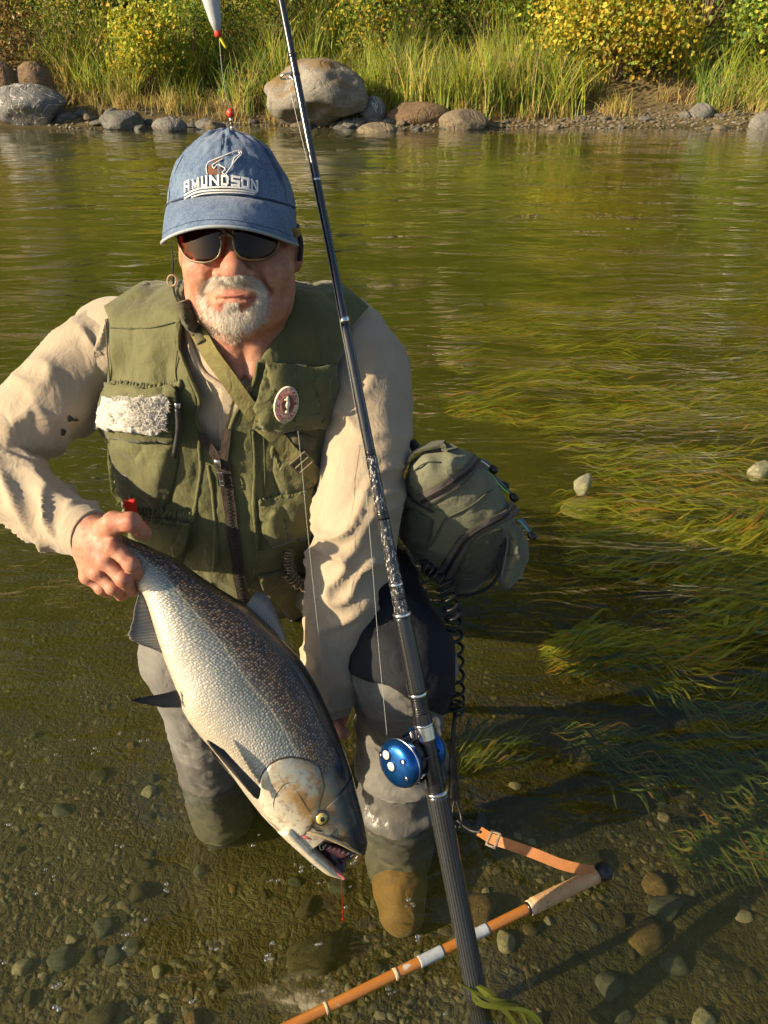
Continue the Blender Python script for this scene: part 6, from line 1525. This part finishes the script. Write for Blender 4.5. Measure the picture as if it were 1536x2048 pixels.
kp = at(874, 1452, cr[1]); obj('crank_knob', *tube(catmull([kp-RA*.018, kp-RA*.006, kp+RA*.006, kp+RA*.016], 16), np.array([.003, .0045, .005, .0048, .0042, .004, .0042, .005, .0062, .0068, .0068, .0066, .0062, .0055, .004, .002]), 12), simple('cream_knob', (.72, .52, .33), .3, coat=.5), crank)
V, F = lathe([(0, .012), (.004, .012), (.006, .009), (.006, 0)], cr, -RX, 6); obj('drag_star', V, F, M_SILVER, reel)
# line from the reel through the guide, and the slack end
M_LINE = simple('fishing_line', (.42, .44, .40), .25, var=.1, bump=0)
l0 = RC+RA*.030+RX*.002
pts = [at(772, 1468, 1.0), ]
C = catmull([at(774, 1470, float(l0[1]-.01)), at(757, 1290, .93), at(738, 1050, 1.0), at(716, 850, 1.06), at(672, 600, 1.12), at(628, 380, 1.20), go], 90)
ln = base_obj('fishing_line', *tube(C, .00036, 5), M_LINE, C[0], label='thin fishing line running from the blue reel up along the rod', cat='fishing line')
C = catmull([at(596, 862, 1.085), at(604, 940, 1.065), at(618, 1090, 1.02), at(634, 1240, .985), at(650, 1372, .96)], 60); base_obj('fishing_line', *tube(C, .00034, 5), M_LINE, C[-1], label='loose thin line hanging in front of the beige sleeve', cat='fishing line')

# ------------------------------------------------------------------ float and bead rig
FY = 1.30
flt = thing('fishing_float', at(437, 66, FY), 'slim grey fishing float with red collar and yellow tip hanging above the cap', 'float')
f0, f1 = at(410, -60, FY), at(436, 66, FY); ax = unit(f1-f0); L_ = np.linalg.norm(f1-f0)
V, F = lathe([(0, .004), (.01, .0115), (.03, .0130), (L_*.55, .0115), (L_*.8, .0085), (L_-.002, .0048), (L_, .0)], f0, ax, 24); obj('float_body', V, F, simple('grey_foam', (.42, .46, .50), .6, var=.06, bump=.2), flt)
V, F = lathe([(-.003, .0050), (.0, .0056), (.003, .0056), (.005, .004), (.005, 0)], f1, ax, 18); obj('float_collar', V, F, simple('red_collar', (.5, .03, .02), .5), flt)
obj('float_tip', *tube(catmull([at(438, 68, FY), at(444, 82, FY), at(453, 97, FY)], 8), [.0024, .0024, .0023, .0022, .0021, .002, .0019, .0016], 10), simple('yellow_tip', (.62, .55, .03), .5), flt)
C = catmull([at(438, 70, FY), at(444, 140, FY+.01), at(452, 190, FY+.015), at(460, 222, FY+.02)], 40); base_obj('leader_line', *tube(C, .0005, 5), M_LINE, C[0], label='short leader line between the float and the red bead', cat='fishing line')
C = catmull([tip, (tip+f0)/2+A3([0, .02, -.04]), f0], 40); base_obj('leader_line', *tube(C, .0005, 5), M_LINE, f0, label='thin line from the rod tip down to the grey float', cat='fishing line')
rig = thing('bead_rig', at(462, 250, FY+.02), 'red bead on a dark swivel chain above the cap', 'tackle')
V = ICO[3][0]*A3([.0062, .0062, .0068]); obj('bead', V+at(461, 226, FY+.02), ICO[3][1], simple('red_bead', (.60, .06, .02), .2, var=.1, coat=.8, bump=0), rig)
for k in range(5):
    p = at(462+k*.9, 240+k*8, FY+.02); V = ICO[2][0]*A3([.0028, .0028, .0034]); obj('swivel', V+p, ICO[2][1], M_BRONZE if k % 2 else M_SILVER, rig)
obj('wire', *tube(catmull([at(461, 228, FY+.02), at(463, 255, FY+.02), at(466, 290, FY+.02)], 12), .0009, 6), M_BRONZE, rig)

# ------------------------------------------------------------------ sling bag
M_BAG = cloth('sage_canvas', (.165, .172, .115), (.125, .13, .085), .8, 1200, .25, 12, .15, .45, dirt=(.19, .18, .125)); M_BAGD = cloth('dark_sage_canvas', (.075, .082, .05), (.05, .056, .034), .85, 1200, .3, 30)
M_BZIP = cloth('mauve_zip_tape', (.135, .115, .115), (.09, .075, .075), .8, 1500, .3); M_PIPE = simple('grey_piping', (.17, .18, .19), .7)
bag = thing('sling_bag', at(925, 1190, 1.22), 'sage green canvas sling bag with zips hanging at the man\'s hip', 'bag')
BAGP = [(800, 1075), (803, 985), (815, 925), (850, 902), (905, 893), (945, 905), (985, 950), (1008, 985), (1030, 1020), (1032, 1060), (1012, 1110), (985, 1160), (950, 1182), (895, 1190), (868, 1160), (830, 1118)]
BY = 1.225
def bag_sd(P):
    x, y, Z = proj(P.astype(np.float32)); k = (Z/FPX).astype(np.float32)
    yy = P[:, 1]+(P[:, 2]-.55)*.25
    d = smax(poly_sd(x, y, BAGP)*k, np.abs(yy-BY)-.07, .085)
    return (d+.004*noise3(P, 26, 51)+.0015*noise3(P, 70, 52)).astype(np.float32)
bc = at(915, 1045, BY); V, F = surface_nets(bag_sd, bc-A3([.17, .17, .22]), bc+A3([.17, .19, .22]), .0045); bb = obj('bag_body', V, F, M_BAG, bag)
def bstrip(name, px, py, w, off, mat, parent=bag, n=50, th=.0018): C, N = on(px, py, bag_sd, off); return strip(name, catmull(C, n), catmull(N, n), w, th, mat, parent)
for px, py in (([846, 862, 885, 910, 935, 955], [1002, 990, 976, 960, 940, 922]), ([885, 900, 915, 930, 955, 985, 1010, 1028], [1158, 1130, 1102, 1078, 1058, 1042, 1028, 1014])):
    z_ = bstrip('zip_tape', px, py, .023, .002, M_BZIP); bstrip('zip_coil', px, py, .0062, .0042, M_ZIPTOOTH, z_)
    for s in (-1, 1):
        C, N = on(px, py, bag_sd, .003); C = catmull(C, 50); N = catmull(N, 50); S = unit(np.cross(unit(np.gradient(C, axis=0)), N)); obj('zip_stitching', *tube(C+S*s*.0135, .0007, 5), M_STITCH, z_)
for px, py in (([1000, 975, 950, 925, 893, 880, 862, 842], [972, 985, 1005, 1020, 1036, 1055, 1090, 1125]), ([806, 830, 855, 880], [968, 940, 925, 925])):
    C, N = on(px, py, bag_sd, .0008); obj('panel_seam', *tube(catmull(C, 50), .0014, 6), M_BAGD, bag)
panel('side_pocket', [(800, 1020), (830, 1015), (868, 1040), (862, 1070), (848, 1120), (826, 1105), (802, 1075)], bag_sd, .003, .002, M_BAGD, bag, 6, bulge=.006, wr=.002)
panel('mesh_pocket', [(900, 1168), (925, 1120), (948, 1085), (985, 1062), (1004, 1055), (1005, 1090), (985, 1140), (955, 1172), (915, 1184)], bag_sd, .002, .002, M_BAGD, bag, 6, bulge=.004, wr=.004, wf=80)
FPO = [(998, 1050), (1022, 1040), (1042, 1055), (1056, 1085), (1056, 1120), (1044, 1150), (1018, 1178), (1002, 1172), (992, 1158), (1006, 1120), (1012, 1085)]
def fp_sd(P):
    x, y, Z = proj(P.astype(np.float32)); k = (Z/FPX).astype(np.float32); return smax(poly_sd(x, y, FPO)*k, np.abs(P[:, 1]-1.205)-.035, .035).astype(np.float32)+.002*noise3(P, 60, 53)
fc_ = at(1022, 1110, 1.205); V, F = surface_nets(fp_sd, fc_-A3([.05, .07, .09]), fc_+A3([.06, .07, .09]), .0035); fpk = obj('front_pouch', V, F, M_BAG, bag)
C, N = on([1002, 1014, 1016, 1010, 1004, 1012], [1052, 1068, 1090, 1125, 1160, 1178], fp_sd, .001); obj('pouch_piping', *tube(catmull(C, 40), .0028, 7), M_PIPE, fpk)
panel('pouch_label', [(1018, 1080), (1036, 1076), (1040, 1108), (1020, 1112)], fp_sd, .001, .0015, M_BAG, fpk, 5)
# handle loop, shoulder strap, cords
C, N = on([810, 818, 836, 862, 886, 904], [945, 928, 912, 902, 899, 906], bag_sd, .004); C = catmull(C, 36); C[6:30] += A3([0, -.004, .006]); strip('carry_handle', C, catmull(N, 36), .024, .004, M_BAGD, bag)
C = catmull([at(790, 838, 1.27), at(806, 860, 1.25), at(818, 880, 1.235), at(828, 896, 1.225)], 20); obj('shoulder_strap', *tube(C, .0055, 8, ry=.003), M_BLACKWEB, bag); obj('strap_slider', *tube(catmull([at(822, 884, 1.23), at(832, 896, 1.222)], 6), .009, 10), M_BLACK, bag)
C, N = on([802, 815, 830, 850, 868], [1000, 985, 1000, 1012, 1022], bag_sd, .004); obj('bungee_cord', *tube(catmull(C, 30), .0022, 7), M_BLACK, bag)
C, N = on([842, 852, 866, 872, 862], [1118, 1140, 1135, 1142, 1150], bag_sd, .004); obj('bungee_cord', *tube(catmull(C, 40), .002, 7), M_BLACK, bag)
C = catmull([at(905, 1190, 1.16), at(940, 1190, 1.16), at(980, 1172, 1.165), at(1000, 1140, 1.165), at(1004, 1090, 1.165)], 30); obj('bottom_strap', *tube(C, .004, 8, ry=.0022), M_BLACKWEB, bag)
M_GREEN = simple('green_clip', (.16, .42, .10), .3, .3, coat=.4); M_CYAN = simple('blue_clip', (.10, .35, .50), .3, .5, coat=.4); M_BEAD = simple('black_bead', (.008, .008, .009), .4)
def zip_pull(pts, bead, mat, Yd):
    C = catmull([at(x, y, Yd) for x, y in pts], 20); z_ = obj('zip_pull', *tube(C, .0024, 8), mat, bag); C2 = catmull([at(x+5, y-3, Yd+.004) for x, y in pts], 20); obj('zip_cord', *tube(C2, .0018, 6), M_PIPE, z_)
    p = at(*bead, Yd); d = unit(C[-1]-C[0]); V, F = lathe([(-.009, .003), (-.006, .0062), (.0, .0078), (.006, .0068), (.008, .003), (.0085, 0)], p, d, 14); obj('zip_bead', V, F, M_BEAD, z_)
zip_pull([(955, 925), (965, 938), (982, 950), (1000, 972), (1018, 988)], (1028, 995), M_GREEN, 1.18); zip_pull([(958, 920), (968, 926), (978, 934), (984, 938)], (987, 939), M_STEEL, 1.185); zip_pull([(990, 960), (1000, 966), (1006, 970)], (1010, 972), M_PIPE, 1.19)
zip_pull([(1035, 1040), (1042, 1044), (1050, 1054), (1058, 1064)], (1064, 1072), M_CYAN, 1.175); 

# ------------------------------------------------------------------ coil lanyard, leather strap, wading staff
lan = thing('coil_lanyard', at(908, 1600, .985), 'black coiled lanyard hanging beside the charcoal wader leg', 'lanyard')
H = helix([at(885, 1165, 1.12), at(898, 1200, 1.10), at(908, 1250, 1.09), at(912, 1320, 1.075), at(914, 1390, 1.06), at(912, 1425, 1.05)], .0135, 13.5, 520, (0, 1, 0)); obj('coil', *tube(H, .0029, 7), M_BLACK, lan)
H = helix([at(845, 1128, 1.13), at(862, 1142, 1.13), at(880, 1160, 1.125)], .010, 3.5, 120, (0, 1, 0)); obj('coil', *tube(H, .0026, 7), M_BLACK, lan)
C = catmull([at(911, 1424, 1.05), at(907, 1460, 1.03), at(905, 1520, 1.01), at(907, 1560, 1.0), at(908, 1596, .99)], 30); obj('grip_tube', *tube(C, np.interp(np.linspace(0, 1, 30), [0, .45, .5, 1], [.004, .0045, .0075, .0105]), 14), M_BLACK, lan)
for k, dx in enumerate((-1, 1)):
    C = catmull([at(910, 1594, .99), at(912+dx*6, 1618, .98), at(914+dx*9, 1640, .965), at(916+dx*3, 1656, .95)], 20); obj('cord_loop', *tube(C, .0022, 6), M_BLACK, lan)
C = catmull([at(914, 1640, .965), at(928, 1652, .955), at(945, 1662, .945), at(962, 1664, .935)], 16); obj('snap_cord', *tube(C, .0028, 7), M_BLACK, lan)
staff = thing('wading_staff', atz(1150, 1775, .02), 'orange wading staff with cork grip and black knob floating on the water', 'staff')
SE, S0 = atz(1196, 1748, .022), atz(560, 2062, .012); SA = unit(S0-SE); SL = np.linalg.norm(S0-SE)
def st_at(px): 
    x0, x1 = proj(SE)[0], proj(S0)[0]; ts = np.linspace(0, SL*1.5, 800); return float(np.interp(-px, -proj(SE+ts[:, None]*SA)[0], ts))
t = NT('orange_varnish'); c = t.coord(); ob = t.mix(t.noise(t.coord((1, 1, 1)), 25, 5), (.36, .12, .018), (.50, .21, .04)); ob = t.mix(t.ramp(t.noise(c, 34, 3), [(.62, 0.0), (.68, 1.0)]), ob, (.5, .46, .4)); M_ORANGE = t.done(t.bsdf(base=ob, rough=.3, coat=.5, coatr=.1, normal=t.bump(t.noise(c, 120, 3), .15, .001)))
t = NT('cork'); c = t.coord(); cb = t.mix(t.noise(c, 60, 5), (.36, .20, .085), (.58, .37, .18)); cb = t.mix(t.ramp(t.noise(c, 150, 4, .7), [(.6, 0.0), (.68, .8)]), cb, (.10, .055, .025)); M_CORK = t.done(t.bsdf(base=cb, rough=.7, normal=t.bump(t.noise(c, 150, 4), .6, .002)))
M_TAPE = simple('worn_grey_tape', (.38, .42, .46), .5, var=.5, vs=60, bump=.4); M_PALE = simple('pale_band', (.6, .45, .28), .6)
def st_piece(name, p0, p1, r0, r1, mat, prof=None, n=20):
    a, b = st_at(p0), st_at(p1); ts = np.linspace(a, b, n); rr = np.linspace(r0, r1, n)*(prof(np.linspace(0, 1, n)) if prof else 1); return obj(name, *tube(SE+ts[:, None]*SA, rr, 20), mat, staff)
st_piece('cork_grip', 1192, 1066, .0150, .0142, M_CORK, lambda t: 1-.10*np.exp(-((t-.35)/.2)**2)); st_piece('grip_collar', 1068, 1058, .0135, .013, M_PALE, n=6); st_piece('grip_collar', 1058, 1054, .0118, .0115, M_BLACKM, n=4)
st_piece('shaft', 1060, 480, .0092, .0088, M_ORANGE, n=60)
st_piece('tape_wrap', 975, 930, .0098, .0096, M_TAPE); st_piece('tape_wrap', 885, 838, .0099, .0097, M_TAPE); st_piece('shaft_band', 795, 788, .0098, .0098, M_PALE, n=4); st_piece('shaft_band', 655, 650, .0097, .0097, M_PALE, n=4)
kb = SE-SA*.012; V = ICO[4][0]*A3([.0185, .0175, .0165]); obj('knob', V+kb, ICO[4][1], M_BLACK, staff)
M_LEATHER = simple('orange_leather', (.36, .145, .045), .55, var=.3, vs=50, bump=.4, bs=250)
C = catmull([atz(958, 1662, .012), atz(985, 1678, .03), atz(1020, 1690, .042), atz(1070, 1708, .046), atz(1120, 1728, .042), atz(1160, 1738, .038), atz(1188, 1742, .036)], 60); Nn = np.tile(A3([.05, -.55, .8]), (60, 1)); ls = strip('leather_strap', C, Nn, .019, .003, M_LEATHER, staff)
bp = atz(987, 1679, .034); Tb = unit(atz(1005, 1685, .036)-atz(970, 1670, .02)); Nb = A3([.05, -.55, .8]); Nb = unit(Nb-Tb*(Nb@Tb)); Sb = np.cross(Tb, Nb); RT = np.stack([Tb, Sb, Nb], 1); mbb = MB()
for a_ in (-.011, .009): mbb.add(*box_mesh(bp+Tb*a_, (.0022, .015, .002), RT, .0008))
for a_ in (-.0135, .0135): mbb.add(*box_mesh(bp+Sb*a_, (.012, .002, .002), RT, .0008))
mbb.build('strap_buckle', simple('pale_metal', (.62, .52, .40), .3, .8), staff, False)

# ------------------------------------------------------------------ weed, drips, bubbles
def weed(name, polys, n, seed, label, L=(.05, .19), w=.0017, z=(-.18, -.07), pal=None, turn=1.1, patch=-9):
    g = np.random.default_rng(seed); pts = []; pal = np.array(pal or [(.12, .17, .03), (.17, .21, .035), (.08, .12, .022), (.25, .24, .05), (.36, .2, .05)])
    for poly, frac in polys:
        poly = np.array(poly, float); q = g.uniform(poly.min(0), poly.max(0), (int(n*frac*4)+50, 2)); q = q[poly_sd(q[:, 0], q[:, 1], poly) < 0]; pts.append(q[:int(n*frac)])
    q = np.concatenate(pts); w0 = atz(q[:, 0], q[:, 1], -.1); q = q[noise3(w0*A3([2.2, 4.5, 0]), 1, 5)+.4*g.random(len(q)) > patch]; m = 9; s = np.linspace(0, 1, m)[None]; k = len(q)
    c0 = atz(q[:, 0], q[:, 1], g.uniform(*z, k)); l = g.uniform(*L, k)[:, None]
    dr = (turn*noise3(c0*A3([3.5, 5, 0]), 1, 8)+g.normal(size=k)*.22)[:, None]
    wob = noise3(np.stack([c0[:, :1]*4+s*l*7, c0[:, 1:2]*6+0*s, 0*s+0*l], -1), 1, 3)*.05*np.minimum(1, l/.15)+.018*np.sin(s*7+g.uniform(0, 6.3, (k, 1)))*np.minimum(1, l/.15)
    C = np.stack([c0[:, :1]+s*l*np.cos(dr)+wob*.5, c0[:, 1:2]+s*l*np.sin(dr)+wob, c0[:, 2:]+np.sin(s*3)*.008], -1)
    C[..., 2] = np.clip(C[..., 2], ground_z(C[..., 0], C[..., 1])+.004, -.006)
    T = unit(np.gradient(C, axis=1)); S = np.stack([-T[..., 1], T[..., 0], 0*T[..., 0]], -1)*(w*g.uniform(.5, 1.4, (k, 1))*np.sin(np.pi*np.clip(s, .06, .94)))[..., None]
    V = np.stack([C-S, C+S], 2).reshape(-1, 3); i = (np.arange(k)[:, None]*m+np.arange(m-1)[None]).ravel()*2
    o = obj(name, V, np.stack([i, i+1, i+3, i+2], 1), M_BLADE, None, True, kind='stuff')
    col = pal[g.choice(len(pal), k, p=np.array([.3, .28, .2, .14, .08]))]*g.uniform(.6, 1.2, (k, 1)); attr_col(o.data, 'Col', np.clip(np.repeat(col, m-1, 0), 0, 1)); return set_props(o, label, 'water weed')
weed('water_weed', [([(1340, 1390), (1600, 1330), (1600, 1700), (1420, 1690), (1380, 1560)], .42), ([(1080, 1295), (1340, 1310), (1350, 1360), (1100, 1345)], .12), ([(1060, 1440), (1400, 1500), (1420, 1560), (1200, 1560)], .16), ([(1310, 1620), (1540, 1640), (1540, 1690), (1330, 1690)], .14), ([(900, 1480), (1010, 1490), (1010, 1530), (920, 1530)], .06)], 1700, 81, 'dark green streaming weed on the river bed beside the coiled lanyard', L=(.04, .15), w=.0026, turn=2.0)
weed('water_weed', [([(1080, 620), (1640, 560), (1640, 1290), (1150, 1240), (1090, 1000)], .72), ([(860, 640), (1090, 600), (1090, 860), (880, 840)], .18), ([(1080, 1270), (1380, 1290), (1370, 1330), (1100, 1325)], .1)], 9000, 82, 'yellow-green weed beds under the ripples beyond the sage bag, partly standing in for gold reflections', L=(.06, .26), w=.0045, z=(-.28, -.10), pal=[(.46, .45, .055), (.34, .38, .05), (.18, .22, .035), (.6, .46, .06), (.6, .28, .06)], turn=1.0, patch=.05)  # yellow strands added under water, partly to imitate gold reflections on the surface
g = np.random.default_rng(5); mbw = MB(); cc = []
for k in range(9):
    p = [atz(930+g.normal()*12, 1962+g.normal()*8, .012), atz(985+g.normal()*14, 1985+k*3, .022), atz(1010+k*6, 2020+g.normal()*10, .008), atz(1030+k*9, 2075, -.01)]
    C = catmull(p, 14); s = np.linspace(0, 1, 14); S = unit(np.cross(np.gradient(C, axis=0), A3([0, 0, 1])))*(.0034*np.sin(np.pi*np.clip(s, .05, .98)))[:, None]; V = np.stack([C-S, C+S], 1).reshape(-1, 3); i = np.arange(13)*2; mbw.add(V, np.stack([i, i+1, i+3, i+2], 1)); cc.append(np.tile(np.array([.17, .2, .03])*g.uniform(.5, 1.3), (13, 1)))
gw = mbw.build('grass_tuft', M_BLADE, None); attr_col(gw.data, 'Col', np.concatenate(cc)); set_props(gw, 'tuft of drowned grass blades caught around the rod butt', 'grass')
M_BLOOD = simple('blood', (.30, .012, .01), .12, var=.2, bump=0, coat=1.0)
p0 = at(683, 1760, .79); p1 = A3([p0[0]-.001, p0[1]+.002, .005]); C = np.linspace(p0, p1, 40); rr = .0007+.0006*np.clip(noise3(C, 90, 2), 0, 1)+.0016*np.exp(-((np.linspace(0, 1, 40)-.72)/.03)**2)+.0018*np.exp(-((np.linspace(0, 1, 40)-.88)/.025)**2)
base_obj('blood_drip', *tube(C, rr, 8), M_BLOOD, p1, label='thin red strand of blood dripping from the salmon jaw', cat='blood')
t = NT('clear_drop'); M_DROP = t.done(t.bsdf(base=(1, 1, 1), rough=.02, trans=1.0, ior=1.33))
p0 = fw(*fpl(584., 1692.), 0.0); C = np.linspace(p0, p0+A3([.002, 0, -.055]), 20); base_obj('water_drip', *tube(C, np.r_[np.full(16, .0004), .0012, .0026, .003, .0015], 8), M_DROP, C[-1], label='drip of water falling from the salmon throat', cat='drip')
# ripples standing round whatever breaks the surface
M_RIPPLE = mat_water(False)
def ripple(c, r0, waves, name='ripple', sx=1.0):
    rr, zz = [], []
    for a_, b_, h_ in waves:
        for u_ in np.linspace(0, 1, 7): rr.append(a_+(b_-a_)*u_); zz.append(-.0006+h_*math.sin(math.pi*u_)**2)
    th = np.linspace(0, 2*np.pi, 72, endpoint=False); V = []
    for r_, z_ in zip(rr, zz):
        q = r_*(1+.05*noise3(np.stack([np.cos(th)*1.5, np.sin(th)*1.5, 0*th+r_*20], 1), 1, 4)); zq = z_*(1+.7*noise3(np.stack([np.cos(th)*2, np.sin(th)*2, 0*th], 1), 1, 6))
        V.append(np.stack([c[0]+q*np.cos(th)*sx, c[1]+q*np.sin(th), np.where(z_ > 0, np.maximum(zq, .0001), z_)], 1))
    return obj(name, np.concatenate(V), grid_faces(len(rr), 72)[:, ::-1], M_RIPPLE, water)
for leg in (ANK_L, ANK_R): ripple(leg+(KNEE_L-ANK_L if leg is ANK_L else KNEE_R-ANK_R)*.3, 0, [(.066, .088, .005), (.10, .128, .0022), (.145, .175, .0012)])
ripple(RB, 0, [(.016, .026, .003), (.034, .05, .0016), (.06, .08, .0008)])
g = np.random.default_rng(9); mbw = MB(); V2, F2 = ICO[2]
spots = [(95, 1742), (105, 1757), (72, 1788), (190, 1500), (140, 1478), (235, 1690), (545, 1915), (640, 1885), (505, 1690), (520, 1672), (640, 1765), (700, 1770), (535, 1912), (250, 1870), (390, 2000), (815, 1812), (830, 1808), (600, 1740)]
for (x, y) in spots+[(g.uniform(0, 900), g.uniform(1350, 2040)) for _ in range(36)]:
    for j in range(int(g.integers(1, 4))):
        p = atz(x+g.normal()*5, y+g.normal()*3, 0); s = g.uniform(.0014, .0046); mbw.add(V2*A3([s, s, s*.8])+p, F2)
t = NT('bubble'); gl = t.add('ShaderNodeBsdfGlossy', {'Color': (1, 1, 1), 'Roughness': .03}); tr = t.add('ShaderNodeBsdfTransparent'); lw = t.add('ShaderNodeLayerWeight', {'Blend': .5}).outputs['Facing']
M_BUB = t.done(t.add('ShaderNodeMixShader', {0: t.math('ADD', t.math('MULTIPLY', lw, .6), .12), 1: tr.outputs[0], 2: gl.outputs[0]}))
bu = mbw.build('bubbles', M_BUB, None, kind='stuff'); set_props(bu, 'scattered clear bubbles floating on the water around the man', 'bubbles')
